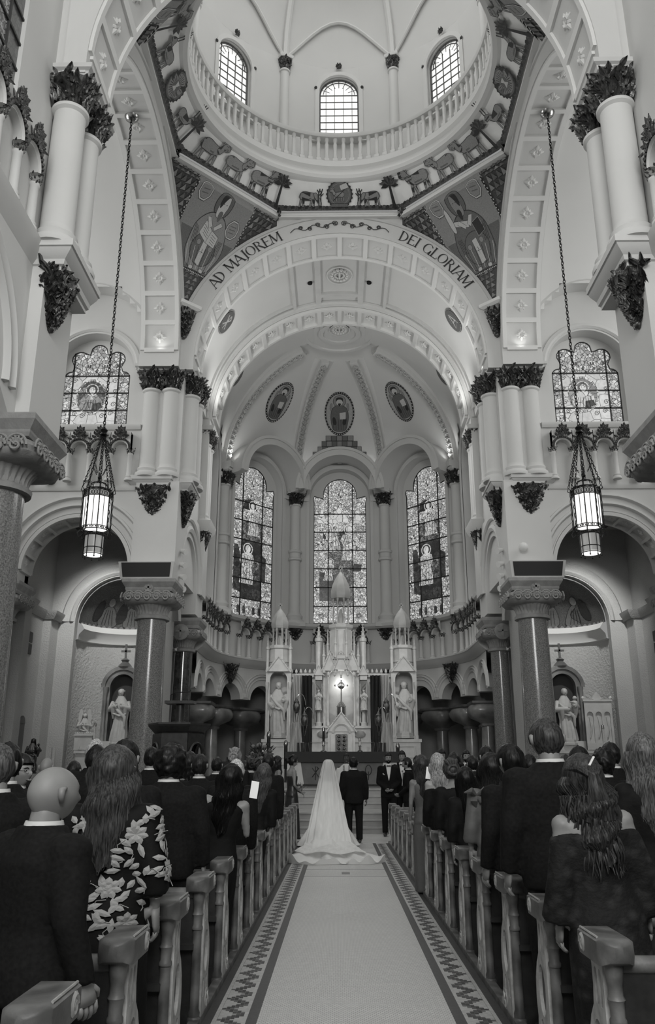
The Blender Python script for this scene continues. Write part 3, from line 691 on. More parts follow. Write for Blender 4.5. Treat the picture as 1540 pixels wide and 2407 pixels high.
# raised crown panels
b = MB()
def crown(b, y0, y1, a, wb=.10, hh=.10):
    for sg in (-1, 1):
        aa = pi/2+sg*a; b.arch((0, 0, ZS), (1, 0, 0), (0, 0, 1), (0, 1, 0), [(RV-hh, y0), (RV+.01, y0), (RV+.01, y1), (RV-hh, y1)], aa-wb/RV, aa+wb/RV, 2)
crown(b, 23.7, 26.7, .165); crown(b, 23.7, 26.7, .36, .06)
b.arch((0, 0, ZS), (1, 0, 0), (0, 0, 1), (0, 1, 0), [(RV-.10, 26.05), (RV+.01, 26.05), (RV+.01, 26.25), (RV-.10, 26.25)], pi/2-.18, pi/2+.18, 8)
for sg in (-1, 1):
    b.arch((0, 0, ZS), (1, 0, 0), (0, 0, 1), (0, 1, 0), [(RV-.08, 26.35), (RV+.01, 26.35), (RV+.01, 26.5), (RV-.08, 26.5)], pi/2+sg*.36 if sg > 0 else radians(3), radians(177) if sg > 0 else pi/2-.36, 40)
crown(b, 27.95, 29.0, .15, .07); b.build('crown_panel_moulding', TRIM, ch)
b = MB(); b.lathe((0, 28.9, ZS+RV-.16), [(.62, 0), (.62, .14), (.80, .14), (.80, 0), (.62, 0)], 30, sx=1.05); b.lathe((0, 28.9, ZS+RV-.10), [(1.30, -.08), (1.30, .12), (1.45, .12), (1.45, -.08), (1.30, -.08)], 40, a0=-.1, a1=pi+.1)
b.lathe((0, 28.9, ZS+RV-.13), [(.01, .02), (1.4, .02), (1.4, .12)], 30)
b.build('vault_boss', PL, ch)
b = MB()
for yy, rr in ((25.0, .36), (28.55, .33)):
    z = ZS+RV-.04-(.10 if yy > 28 else 0)
    for k in range(14):
        a_ = k*2*pi/14; b.ball((rr*.75*cos(a_), yy+rr*.9*sin(a_), z), .065, 6, 4)
        b.ball((rr*.45*cos(a_+.2), yy+rr*.5*sin(a_+.2), z), .045, 6, 4)
    b.tube([(0, yy-rr*.5, z-.02), (0, yy+rr*.5, z-.02)], .035, 6)
    b.lathe((0, yy, z), [(rr*1.18, -.02), (rr*1.18, .05), (rr*1.28, .05), (rr*1.28, -.02), (rr*1.18, -.02)], 24, sy=1.15)
b.build('ceiling_rose', STUC, ch)
b = MB()
for x, y in ((-.27, 23.75), (.27, 23.75), (-1.05, 25.3), (1.05, 25.3), (-1.02, 28.3), (1.02, 28.3)):
    z = ZS+sqrt(RV*RV-x*x); b.lathe((x, y, z-.06), [(.07, 0), (.085, 0), (.09, .1)], 14)
b.build('recessed_lamp', IRON, ch)
# chancel upper side walls and pilasters
for s in (-1, 1):
    b = MB(); X = lambda a, c: sorted((s*a, s*c))
    b.box(*X(4.85, 5.4), 23.5, 27.5, 7.0, 13.4)
    b.box(*X(4.62, 5.2), 26.7, 27.5, 7.0, 13.4)
    b.build(w_ := 'wall_panel', PL, apw, smooth=False).location.y -= AC
    r = S(empty('wall_chancel_'+('left' if s < 0 else 'right')), 'chancel side wall with colonnette, %s' % ('left' if s < 0 else 'right'), 'wall')
    for yy in (26.95, 27.45): colonnette(r, s*4.78, yy, 9.55, 12.45, .20)
    place(CAPB, 'leaf_capital', r, (s*4.78, 27.0, 12.42), (0, 0, 0), (.85, .85, .9)); place(CAPB, 'leaf_capital', r, (s*4.78, 27.5, 12.42), (0, 0, 1.57), (.85, .85, .9))
    b = MB(); pts = [(s*5.4, 26.55), (s*4.42, 26.55), (s*4.42, 27.7), (s*5.4, 27.7)]; sg = 1 if s > 0 else -1
    b.rail(pts, [(sg*a, z) for a, z in [(-.3, 9.2), (-.1, 9.2), (.0, 9.4), (.03, 9.55), (-.3, 9.55)]]); b.rail(pts, [(sg*a, z) for a, z in [(-.3, 12.92), (-.06, 12.92), (.0, 13.05), (-.3, 13.05)]])
    b.box(*X(4.7, 5.4), 26.8, 27.5, 9.25, 9.5); b.box(*X(4.7, 5.4), 26.8, 27.5, 12.93, 13.04)
    b.build('shelf', PL, r); place(CORB, 'leaf_corbel', r, (s*4.78, 27.0, 8.35), (0, 0, -s*pi/2), (.9, .8, .9))
    # lower arch between the two granite columns
    def fx(u, v, d): return (s*(4.75+d), u, v)
    b = MB(); outer = [(23.8, 6.3), (23.8, 9.3), (27.9, 9.3), (27.9, 6.3), (26.4, 6.3)]+[(24.95+1.45*cos(a_), 7.0+1.45*sin(a_)) for a_ in [pi*i/24 for i in range(25)]]+[(23.5, 6.3)]
    b.slab([(22.9, 6.3), (23.5, 6.3)]+[(24.95-1.45*cos(pi*i/24), 7.0+1.45*sin(pi*i/24)) for i in range(25)]+[(26.4, 6.3), (27.7, 6.3), (27.7, 9.3), (22.9, 9.3)], [], 0, .6, fx)
    b.arch((s*4.70, 24.95, 7.0), (0, 1, 0), (0, 0, 1), (s, 0, 0), [(1.6, 0), (1.7, -.05), (1.8, 0), (1.8, .08), (1.6, .08)], 0, pi, 24)
    b.arch((s*4.70, 24.95, 7.0), (0, 1, 0), (0, 0, 1), (s, 0, 0), [(1.95, 0), (2.0, -.04), (2.05, 0), (2.05, .08), (1.95, .08)], 0, pi, 24)
    b.build('arch_wall', PL, r)
# ---- bent arcade helper
def arcbays(b, fn, us, hw, zs, zt, d0, d1, n=10, r=None):
    """for each bay centre u in us: arched opening, bay half width hw. fn(u,z,d)"""
    r = r or hw*.8
    for c in us:
        U = [c-hw]+[c-r*cos(pi*i/n) for i in range(n+1)]+[c+hw]; Zb = [zs]+[zs+r*sin(pi*i/n) for i in range(n+1)]+[zs]
        m = len(U)
        vs = [fn(u, z, d) for d in (d0, d1) for u, z in list(zip(U, Zb))+[(u, zt) for u in U]]
        k = 2*m; fs = []
        for i in range(m-1):
            fs += [(i, i+1, m+i+1, m+i), (k+i, k+i+1, k+m+i+1, k+m+i), (i, i+1, k+i+1, k+i), (m+i, m+i+1, k+m+i+1, k+m+i)]
        b.add(vs, fs)
def archmould(b, fn, c, r, zs, d, w_=.05, t=.05, n=16):
    vs = []
    for i in range(n+1):
        a_ = pi*i/n
        for rr, dd in ((r, d+.02), (r+w_*.5, d-t), (r+w_, d+.02)): vs.append(fn(c-rr*cos(a_), zs+rr*sin(a_), dd))
    b.add(vs, [(i*3+k, i*3+k+1, (i+1)*3+k+1, (i+1)*3+k) for i in range(n) for k in range(2)])
orc = ornate(21, 26, lambda u, v: ((( u*2-1)*.24*(1-v*.7), -.03, v*.30), (0, -1, .1), (u*2-1, 0, .6)), .062, .5); CREST = proto(orc, 'leaf_crest', BRONZE)
SCAP = proto(small_cap(31, .075, .15, 22), 'leaf_capital', BRONZE)
scol = MB(); scol.lathe((0, 0, 0), [(.12, 0), (.12, .05), (.09, .09), (.10, .13), (.075, .17), (.07, .80), (.085, .82), (.085, .86)], 12); SCOL = proto(scol, 'colonnette', PL)
def triforium(name, label, fn, us, hw, z0, hs=1., mcrest=1., wall=None):
    """miniature arcade: fn(u,z,d): d negative towards the room"""
    root = S(empty(name), label, 'arcade')
    b = MB(); arcbays(b, fn, us, hw, z0+1.02*hs, z0+1.55*hs, -.20, .02, 10, hw*.74)
    for c in us:
        archmould(b, fn, c, hw*.76, z0+1.02*hs, -.20, .05, .04, 14)
    b.build('arch_panel', wall or PL, root)
    P = lambda u, z, d: Vector(fn(u, z, d))
    for c in [us[0]-hw]+[u+hw for u in us]:
        p = P(c, 0, -.13); q = P(c, 0, -1.13); rz = atan2(q.y-p.y, q.x-p.x)+pi/2
        place(SCOL, 'colonnette', root, (p.x, p.y, z0), (0, 0, 0), (1.05, 1.05, hs)); place(SCAP, 'leaf_capital', root, (p.x, p.y, z0+.85*hs), (0, 0, rz), (1.15, 1.15, 1.15*hs))
    for c in us:
        p = P(c, 0, -.24); q = P(c, 0, -1.2); rz = atan2(q.y-p.y, q.x-p.x)+pi/2
        place(CREST, 'leaf_crest', root, (p.x, p.y, z0+1.30*hs), (0, 0, rz), (hw/.27, 1, 1.15*mcrest))
        # leaf band over the arch
    rn = random.Random(len(us)); bb = MB()
    for c in us:
        for i in range(15):
            a_ = pi*(i+.5)/15; r_ = hw*.98+.0; p = P(c-min(r_, hw)*cos(a_)*1.0, z0+1.02*hs+r_*sin(a_), -.24)
            bb.ball(p, rn.uniform(.03, .05), 6, 4)
    bb.build('leaf_band', BRONZE, root); return root
# apse: curved dado wall, arcade, triforium
AR2 = 4.88
def afn(u, z, d):
    """u = arc length from apse axis; straight beyond the semicircle"""
    r = AR2+d; L = AR2*pi/2
    if abs(u) <= L: a_ = u/AR2; return (r*sin(a_), AC+r*cos(a_), z)
    s_ = 1 if u > 0 else -1; return (s_*r, AC-(abs(u)-L), z)
apl = S(empty('wall_apse_arcade'), 'curved wall of round arches on stout marble columns round the apse', 'wall')
bw = AR2*radians(20)
b = MB(); us = [bw*i for i in range(-5, 6)]
arcbays(b, afn, us, bw/2, 4.08, 5.35, 0, .5, 14, .58); b.build('arcade_wall', PL, apl)
b = MB()
for c in us:
    archmould(b, afn, c, .72, 4.15, 0, .06, .05, 18); archmould(b, afn, c, .83, 4.15, 0, .07, .07, 18); archmould(b, afn, c, .98, 4.1, 0, .05, .05, 18)
b.build('arch_moulding', PL, apl)
L_ = AR2*pi/2+1.9; N_ = 70; path = [afn(-L_+2*L_*i/N_, 0, 0)[:2] for i in range(N_+1)]
b = MB(); b.rail(path, [(-a, z) for a, z in [(-.5, 5.30), (.03, 5.30), (.10, 5.36), (.22, 5.46), (.26, 5.56), (.30, 5.60), (.30, 5.66), (-.5, 5.66)]][::1])
b.rail(path, [(-a, z) for a, z in [(-.5, 7.08), (.16, 7.08), (.26, 7.16), (.28, 7.26), (.20, 7.30), (-.5, 7.30)]]); b.build('string_course', PL, apl)
b = MB(); b.grid(lambda u, v: afn(-L_+2*L_*u, 5.6+1.6*v, .03), 70, 1); b.build('arcade_backing', PL, apl)
for sg in (0, -1, 1):
    w0 = bw*.90
    if sg == 0: U_ = [(-.90), (-.30), (.30), (.90)]
    else: U_ = [sg*(2.75+.60*i) for i in range(4)]
    triforium(trimname(), 'miniature leaf-crested arcade under the apse windows, '+{0: 'behind the altar', -1: 'left side', 1: 'right side'}[sg], afn, sorted(U_), .29, 5.64, .92)
for sg in (-1, 1):
    U_ = [sg*(5.95+.56*i) for i in range(6)]
    triforium(trimname(), 'miniature leaf-crested arcade along the %s chancel wall' % ('left' if sg < 0 else 'right'), afn, sorted(U_), .27, 5.64, .92)
    for u in (2.15, 5.45):
        p = afn(sg*u, 0, -.2); place(CORB, 'leaf_corbel', apl, (p[0], p[1], 4.62), (0, 0, -sg*u/AR2), (.8, .7, .72))
# bowl columns
BOWL = MB(); BOWL.lathe((0, 0, 0), [(.22, 2.90), (.25, 2.95), (.22, 3.0), (.27, 3.06), (.56, 3.20), (.65, 3.34), (.66, 3.48), (.60, 3.60), (.55, 3.64)], 28, sq=5); BOWLM = proto(BOWL, 'bowl_capital', MARB)
BOWLD = BOWLM.copy(); BOWLD.materials.clear(); BOWLD.materials.append(MARBD)
BSH = MB(); BSH.lathe((0, 0, 0), [(.36, 0), (.36, 1.15), (.32, 1.22), (.27, 1.3), (.215, 2.92)], 24); BSHM = proto(BSH, 'column_shaft', MARB); BSHD = BSHM.copy(); BSHD.materials.clear(); BSHD.materials.append(MARBD)
BAB = MB(); BAB.lathe((0, 0, 3.62), [(.74, 0), (.84, .05), (.84, .12)], 4, a0=pi/4, a1=pi/4+2*pi); BABM = proto(BAB, 'abacus', MARBD, smooth=False)
for i in range(-5, 5):
    u = bw*(i+.5); x, y, _ = afn(u, 0, .22); th = u/AR2
    dark = abs(i+.5) < 3
    nm = {.5: 'behind the altar', 1.5: 'behind the altar shoulder', 2.5: 'beside the altar', 3.5: 'next but one from the altar', 4.5: 'nearest the crossing'}[abs(i+.5)]
    c = empty('marble_column', (x, y, 0), -th, 'stout veined marble column with bowl capital, %s on the %s' % (nm, 'left' if u < 0 else 'right'), 'column', 'marble columns round the apse')
    place(BSHD if dark else BSHM, 'column_shaft', c, (0, 0, 0)); place(BOWLD if dark else BOWLM, 'bowl_capital', c, (0, 0, 0)); place(BABM, 'abacus', c, (0, 0, 0))
# ambulatory wall
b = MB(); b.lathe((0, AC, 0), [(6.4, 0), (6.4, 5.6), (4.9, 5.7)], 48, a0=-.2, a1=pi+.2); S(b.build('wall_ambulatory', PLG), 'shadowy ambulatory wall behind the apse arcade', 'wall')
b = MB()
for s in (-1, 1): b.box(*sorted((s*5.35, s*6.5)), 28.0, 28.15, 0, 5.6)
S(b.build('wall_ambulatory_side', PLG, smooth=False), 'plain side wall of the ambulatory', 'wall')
# ---------------------------------------------------- transept walls, window walls, vaults
TWO = lobed(0, -1.02, 1.02, 11.32, 13.0, [(0, 13.05, .80), (0, 13.86, .28), (-.56, 13.62, .28), (.56, 13.62, .28), (-.80, 13.0, .22), (.80, 13.0, .22)])
def tmat(i, j, ni, nj): return GBR if (i in (0, ni-1) or j in (nj-1,)) else GLIT
def art_saint(nun):
    def f(root):
        cx, cz = (-.12, 12.35)
        o = cir(cx, cz, .47, 32, 1.28); i_ = cir(cx, cz, .42, 32, 1.28)
        b = MB(); b.slab(o, [i_], -.03, -.01, lambda u, v, d: (u, d, v)); b.build('oval_border', GBR, root, smooth=False)
        flatpoly(root, i_, GMID if not nun else GPOR, 'oval_ground', -.014)
        P = lambda pts, m, n, y: flatpoly(root, [(cx+x, cz+z) for x, z in pts], m, n, y)
        P([(-.34, -.38), (.0, -.52), (.34, -.38), (.32, -.05), (.14, .08), (-.14, .08), (-.33, -.08)], GPOR if not nun else GLIT, 'painted_robe', -.020)
        P([(.02, -.5), (.34, -.35), (.30, -.18), (.05, -.22)], GDK, 'painted_sleeve', -.026)
        h = MB(); h.slab(cir(cx, cz+.24, .20, 24), [cir(cx, cz+.24, .17, 24)], -.026, -.02, lambda u, v, d: (u, d, v)); h.build('halo', GLIT, root, smooth=False)
        P([(x, z+.26) for x, z in cir(0, 0, .13, 18, 1.25)], GDK if not nun else GMID, 'painted_hair', -.024)
        P([(x+.01, z+.22) for x, z in cir(0, 0, .095, 18, 1.3)], GLIT, 'painted_face', -.03)
        P([(-.03, -.08), (.05, -.08), (.04, .12), (-.03, .12)], GLIT, 'painted_neck', -.027)
        for x in (-.035, .05): P([(x+a, .24+c) for a, c in cir(0, 0, .014, 8)], LEAD, 'painted_eye', -.036)
        P([(-.02, .15), (.04, .15), (.01, .135)], LEAD, 'painted_mouth', -.036)
        for k in range(5):
            b = MB(); b.tube([(cx-.25+.11*k, -.03, cz-.42), (cx-.15+.07*k, -.03, cz-.1)], .007, 4); b.build('lead_line', LEAD, root, smooth=False)
        # scrollwork, urn, base
        b = MB()
        for sg in (-1, 1):
            for (px, pz, r) in ((.62, 12.9, .09), (.64, 12.55, .07), (.62, 12.1, .09), (.55, 11.8, .08), (.30, 11.72, .09), (.25, 13.1, .1), (.5, 13.15, .08)):
                pts = [(sg*px-.06+r*(1-k/14)*cos(k*.8), -.02, pz+r*(1-k/14)*sin(k*.8)) for k in range(12)]; b.tube(pts, .010, 4)
        b.build('painted_scrollwork', mat('glass_paint', .12, .5), root, smooth=False)
        flatpoly(root, [(-.45, 11.42), (.40, 11.42), (.46, 11.52), (-.5, 11.52)], GLIT, 'painted_plinth', -.02)
        for x in (-.3, -.22, .22, .30): flatpoly(root, archhole(x-.02, 13.35, 13.42, .025, 6), GDK, 'painted_lancet', -.02)
    return f
bars_m = None
for s in (-1, 1):
    sd = 'left' if s < 0 else 'right'
    r = S(empty('wall_transept_'+sd), 'transept end wall with round arch below and scalloped window above, '+sd, 'wall')
    cxx = 7.50
    fy = lambda u, v, d: (s*u, 22.32+d, v)
    lower = [(cxx-1.58, 6.3)]+[(cxx-1.58*cos(pi*i/30), 6.85+1.58*sin(pi*i/30)) for i in range(31)]+[(cxx+1.58, 6.3)]
    rec = [(cxx-1.24, 11.22), (cxx+1.24, 11.22)]+arcpts(cxx, 13.05, 1.24, 0, pi, 28)
    b = MB(); b.slab([(4.7, 6.3)]+lower+[(12.6, 6.3), (12.6, 18.6), (4.7, 18.6)], [rec], 0, .55, fy); b.build('wall_panel', PL, r)
    wo = [(cxx+x, z) for x, z in TWO]
    b = MB(); b.slab([(cxx-1.3, 11.1), (cxx+1.3, 11.1), (cxx+1.3, 14.5), (cxx-1.3, 14.5)], [wo], .45, .55, fy); b.build('window_surround', PL, r)
    b = MB(); b.arch((s*cxx, 22.30, 13.05), (1, 0, 0), (0, 0, 1), (0, 1, 0), [(1.30, 0), (1.36, -.05), (1.46, -.03), (1.48, .05), (1.30, .05)], 0, pi, 32)
    for rr in (1.75, 2.0): b.arch((s*cxx, 22.30, 6.9), (1, 0, 0), (0, 0, 1), (0, 1, 0), [(rr, 0), (rr+.04, -.06), (rr+.10, -.05), (rr+.12, .04), (rr, .04)], 0, pi, 32)
    b.build('arch_moulding', PL, r)
    coffers('', (s*cxx, 22.3, 6.85), (1, 0, 0), (0, 0, 1), (0, 1, 0), 1.50, .0, .9, 0, pi, 10, par=r, rsz=.6, ribw=.04, side=.10, m=PL)
    b = MB()
    for z, pr in ((9.20, .06), (11.10, .12)): b.rail([(s*5.9, 22.32), (s*12.6, 22.32)], [(-s*a, zz) for a, zz in [(-.1, z-.05), (pr*.5, z-.05), (pr, z+.03), (pr, z+.10), (-.1, z+.12)]])
    b.build('string_course', PL, r)
    triforium(trimname(), 'row of small leaf-crested arches under the %s saint window' % sd, lambda u, z, d: (s*u, 22.30+d, z), [6.42+.60*i for i in range(6)], .29, 9.40, .97)
    wn[0] += 1
    ol = TWO
    window('window_%d' % wn[0], 'stained glass window with a haloed %s in an oval, %s transept' % ('man in a mantle' if s < 0 else 'nun holding flowers', sd), (s*cxx, 22.80, 0), 0, TWO, [-.74, .66], [11.32+.58*i for i in (1, 2, 3)], tmat, art_saint(s > 0))
    # vault of the transept, axis x
    def tv(u, v): a_ = v*pi; return (s*u, YC+(HW+.02)*cos(a_), ZS+(HW+.02)*sin(a_))
    def tsk(u, v):
        p = tv(u, v); return p[1] > YC and (abs(p[0])-cxx)**2+max(p[2]-13.4, 0)**2*.72 < 1.9**2
    b = MB(); b.grid(tv, 30, 60, 6.0, 12.6, 0, 1, skip=tsk); S(b.build('ceiling_transept_'+sd, PLW), 'white barrel vault of the %s transept' % sd, 'ceiling')
    # lunette hood walls
    b = MB(); n = 24; vs = []
    for i in range(n+1):
        a_ = pi*i/n; x = cxx+1.9*cos(a_); z = 13.4+1.9/sqrt(.72)*sin(a_); yv = YC+sqrt(max((HW+.02)**2-(z-ZS)**2, 0))
        vs += [(s*x, 22.4, z), (s*x, yv-.02, z), (s*(cxx+2.0*cos(a_)), yv-.02, z+.1*sin(a_))]
    b.add(vs, [(i*3, i*3+1, (i+1)*3+1, (i+1)*3) for i in range(n)]+[(i*3+1, i*3+2, (i+1)*3+2, (i+1)*3+1) for i in range(n)]); b.build('lunette', PL, r)
    # transept end wall and lower rooms
    b = MB(); b.box(*sorted((s*12.6, s*12.9)), 11, 23, 0, 18.6); S(b.build('wall_transept_end_'+sd, PL, smooth=False), 'outer wall of the %s transept' % sd, 'wall')
    b = MB(); b.box(*sorted((s*6.3, s*12.6)), 12.0, 12.4, 6.3, 18.6); S(b.build('wall_transept_back_'+sd, PL, smooth=False), 'nave-side wall of the %s transept' % sd, 'wall')
    # chapel
    c = S(empty('wall_chapel_'+sd), 'side chapel with arched niche, %s' % sd, 'wall'); cc = 7.05
    fz = lambda u, v, d: (s*u, 26.0+d, v)
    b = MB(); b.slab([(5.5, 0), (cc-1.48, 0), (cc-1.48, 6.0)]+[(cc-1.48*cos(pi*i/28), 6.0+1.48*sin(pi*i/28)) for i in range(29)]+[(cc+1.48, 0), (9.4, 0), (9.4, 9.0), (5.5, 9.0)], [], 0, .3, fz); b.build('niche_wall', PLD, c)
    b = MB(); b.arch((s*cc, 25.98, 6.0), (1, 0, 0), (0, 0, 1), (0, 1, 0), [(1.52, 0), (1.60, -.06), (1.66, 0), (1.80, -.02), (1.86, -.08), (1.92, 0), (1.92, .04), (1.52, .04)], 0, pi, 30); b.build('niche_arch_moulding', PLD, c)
    b = MB(); b.lathe((s*cc, 26.2, 0), [(1.5, 0), (1.5, 5.45)], 36, a0=0, a1=pi); b.build('niche_curve', mat('rough_plaster_niche', .50, .85, nz=(2, .05), bump=(14, .8, .04)), c)
    b = MB(); b.lathe((s*cc, 26.2, 0), [(1.5, 5.45), (1.40, 5.47), (1.38, 5.62), (1.22, 5.80), (1.35, 6.0)], 36, a0=0, a1=pi); b.build('niche_cornice', PLW, c)
    b = MB(); b.lathe((s*cc, 26.2, 6.0), [(1.42*cos(v*pi/16), 1.42*sin(v*pi/16)) for v in range(9)], 36, a0=0, a1=pi); b.build('niche_semidome', mat('mosaic_dark_ground', .09, .6, nz=(30, .4)), c)
    b = MB(); X = lambda a, d: sorted((s*a, s*d))
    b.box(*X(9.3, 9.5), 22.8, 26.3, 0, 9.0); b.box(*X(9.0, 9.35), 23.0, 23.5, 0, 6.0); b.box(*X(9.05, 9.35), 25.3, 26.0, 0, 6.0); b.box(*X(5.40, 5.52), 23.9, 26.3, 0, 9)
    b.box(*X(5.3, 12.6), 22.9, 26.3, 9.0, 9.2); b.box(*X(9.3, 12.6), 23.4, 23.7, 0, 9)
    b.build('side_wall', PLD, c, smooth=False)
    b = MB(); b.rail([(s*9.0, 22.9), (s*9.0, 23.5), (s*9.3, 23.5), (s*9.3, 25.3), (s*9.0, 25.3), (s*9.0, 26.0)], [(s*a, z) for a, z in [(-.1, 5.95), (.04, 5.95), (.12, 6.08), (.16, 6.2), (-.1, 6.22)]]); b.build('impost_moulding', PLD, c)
    b = MB(); b.box(*X(6.2, 8.6), 23.3, 25.6, 8.93, 8.99); b.build('painted_ceiling_panel', mat('stencilled_panel', .05, .6, nz=(6, .8)), c)
    b = MB(); b.box(*X(9.27, 9.31), 24.0, 24.5, 4.75, 5.05); b.box(*X(9.27, 9.31), 24.0, 24.5, 5.10, 5.40); b.build('wall_vent', IRON, c)
    b = MB(); b.arch((s*9.29, 24.4, 2.75), (0, 1, 0), (0, 0, 1), (1, 0, 0), [(.0, 0), (.22, 0), (.22, .02), (.0, .02)], 0, pi, 14); b.box(*X(9.28, 9.30), 24.18, 24.62, 1.0, 2.75); b.build('niche_shade_sheet', mat('niche_shade', .12, .8), c)  # flat dark sheet, the shade of a recess put into its colour
    # nave side
    n_ = S(empty('wall_nave_'+sd), 'nave wall with round arches and clerestory windows, '+sd, 'wall')
    fn_ = lambda u, v, d: (s*(5.0+d), u, v)
    pts = [(11.4, 6.3)]
    for yc in (8.9, 4.2, -.5):
        pts += [(yc+1.7*cos(pi*i/20), 6.9+1.7*sin(pi*i/20)) for i in range(21)]
    pts += [(-5, 6.3), (-5, 19), (11.4, 19)]
    hs = [[(yc-1.1, 11.3), (yc+1.1, 11.3)]+arcpts(yc, 13.2, 1.1, 0, pi, 20) for yc in (8.9, 4.2, -.5)]
    b = MB(); b.slab(pts, hs, 0, .6, fn_); b.build('wall_panel', PL, n_)
    b = MB()
    for yc in (8.9, 4.2):
        for rr in (1.85, 2.1): b.arch((s*4.97, yc, 6.9), (0, 1, 0), (0, 0, 1), (s, 0, 0), [(rr, 0), (rr+.05, -.07), (rr+.12, -.05), (rr+.13, .05), (rr, .05)], 0, pi, 30)
    b.rail([(s*5.0, -5), (s*5.0, 11.4)], [(-s*(-a) if False else s*a, z) for a, z in [(-.1, 9.2), (.0, 9.2), (.14, 9.4), (.18, 9.55), (-.1, 9.56)]]); b.build('arch_moulding', PL, n_)
    for yc in (8.9, 4.2, -.5):
        wn[0] += 1
        window('window_%d' % wn[0], 'dark leaded clerestory window at the top %s edge, %s' % (sd, {8.9: 'nearest the crossing', 4.2: 'middle of the nave', -.5: 'above the camera'}[yc]), (s*5.07, yc+.05, 0), -s*pi/2, [(-1.15, 11.3), (1.15, 11.3)]+arcpts(0, 13.2, 1.15, 0, pi, 20), [-.6, 0, .6], [11.8, 12.3, 12.8, 13.3, 13.8], lambda i, j, a, d: GDK if i == 0 or i == a-1 else GMID)
    triforium(trimname(), 'leaf-crested arcade high at the %s picture edge' % sd, lambda u, z, d: (s*(5.08+d*1.05), u, z), [9.1+.72*i for i in range(3)], .35, 9.55, 1.0)
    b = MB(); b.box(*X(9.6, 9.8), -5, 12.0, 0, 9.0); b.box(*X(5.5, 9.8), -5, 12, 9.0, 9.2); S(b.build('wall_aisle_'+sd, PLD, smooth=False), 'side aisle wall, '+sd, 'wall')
b = MB(); b.arch((0, -5, 14.2), (1, 0, 0), (0, 0, 1), (0, 1, 0), [(5.05, 0), (5.3, 0), (5.3, 16.2), (5.05, 16.2)], 0, pi, 40); S(b.build('ceiling_nave', PLW), 'nave barrel vault above the camera', 'ceiling')
# ============================================================ MOSAICS, LETTERING
class Deco:
    """flat mosaic artwork: polygons in (x,z) metres mapped on a curved surface fn(x,z,off)"""
    def __init__(s, fn, step=.16): s.fn = fn; s.step = step; s.g = {}; s.k = 0
    def poly(s, pts, m, off=.012):
        b = s.g.setdefault(m.name, (m, MB()))[1]; s.k += 1; off = .016+min(s.k, 60)*.0006+max(s.k-60, 0)*.00008
        st, sx = s.step, s.step*1.5
        z0 = min(p[1] for p in pts); z1 = max(p[1] for p in pts); x0 = min(p[0] for p in pts); x1 = max(p[0] for p in pts)
        for i in range(math.floor(z0/st), math.ceil(z1/st)+1):
            for j in range(math.floor(x0/sx), math.ceil(x1/sx)+1):
                X0, X1, Z0, Z1 = sx*j, sx*(j+1), st*i, st*(i+1)
                c = clip(pts, X0, X1, Z0, Z1)
                if len(c) < 3: continue
                c = [p for k, p in enumerate(c) if (Vector(p)-Vector(c[k-1])).length > 1e-5]
                if len(c) < 3: continue
                try: t = tessellate_polygon([[Vector((p[0], p[1], 0)) for p in c]])
                except Exception: continue
                q = [Vector(s.fn(X, Z, off)) for X, Z in ((X0, Z0), (X1, Z0), (X0, Z1), (X1, Z1))]
                vs = []
                for p in c:
                    u, v = (p[0]-X0)/sx, (p[1]-Z0)/st; vs.append((q[0]*(1-u)+q[1]*u)*(1-v)+(q[2]*(1-u)+q[3]*u)*v)
                b.add(vs, [tuple(x) for x in t])
        return s
    def opoly(s, pts, m, e=.016, mo=None):
        """polygon with dark outline"""
        cx = sum(p[0] for p in pts)/len(pts); cz = sum(p[1] for p in pts)/len(pts); o = []; n = len(pts)
        ar = sum(pts[i-1][0]*pts[i][1]-pts[i][0]*pts[i-1][1] for i in range(n)); sg = 1 if ar > 0 else -1
        for i in range(n):
            a, c = Vector(pts[i-1]), Vector(pts[(i+1) % n]); t = (c-a); t = t.normalized() if t.length > 1e-6 else Vector((1, 0))
            o.append((pts[i][0]+t.y*e*sg, pts[i][1]-t.x*e*sg))
        s.poly(o, mo or DK); return s.poly(pts, m)
    def line(s, pts, w_, m):
        for a, c in zip(pts, pts[1:]):
            a, c = Vector(a), Vector(c); t = (c-a)
            if t.length < 1e-5: continue
            t.normalize(); n = Vector((-t.y, t.x))*w_/2; s.poly([tuple(a-n), tuple(c-n), tuple(c+n), tuple(a+n)], m)
        return s
    def build(s, name, par, th=0):
        for m, b in s.g.values(): b.build(name, m, par, smooth=False, recalc=False)
def blob(pts, k=3):
    """smooth closed polygon (Chaikin)"""
    for _ in range(k):
        o = []
        for i in range(len(pts)):
            a, b = pts[i], pts[(i+1) % len(pts)]; o += [(a[0]*.75+b[0]*.25, a[1]*.75+b[1]*.25), (a[0]*.25+b[0]*.75, a[1]*.25+b[1]*.75)]
        pts = o
    return pts
def T2(pts, x, z, s=1., fl=1, r=0):
    c, q = cos(r), sin(r); return [(x+fl*(p[0]*c-p[1]*q)*s, z+(p[0]*q+p[1]*c)*s) for p in pts]
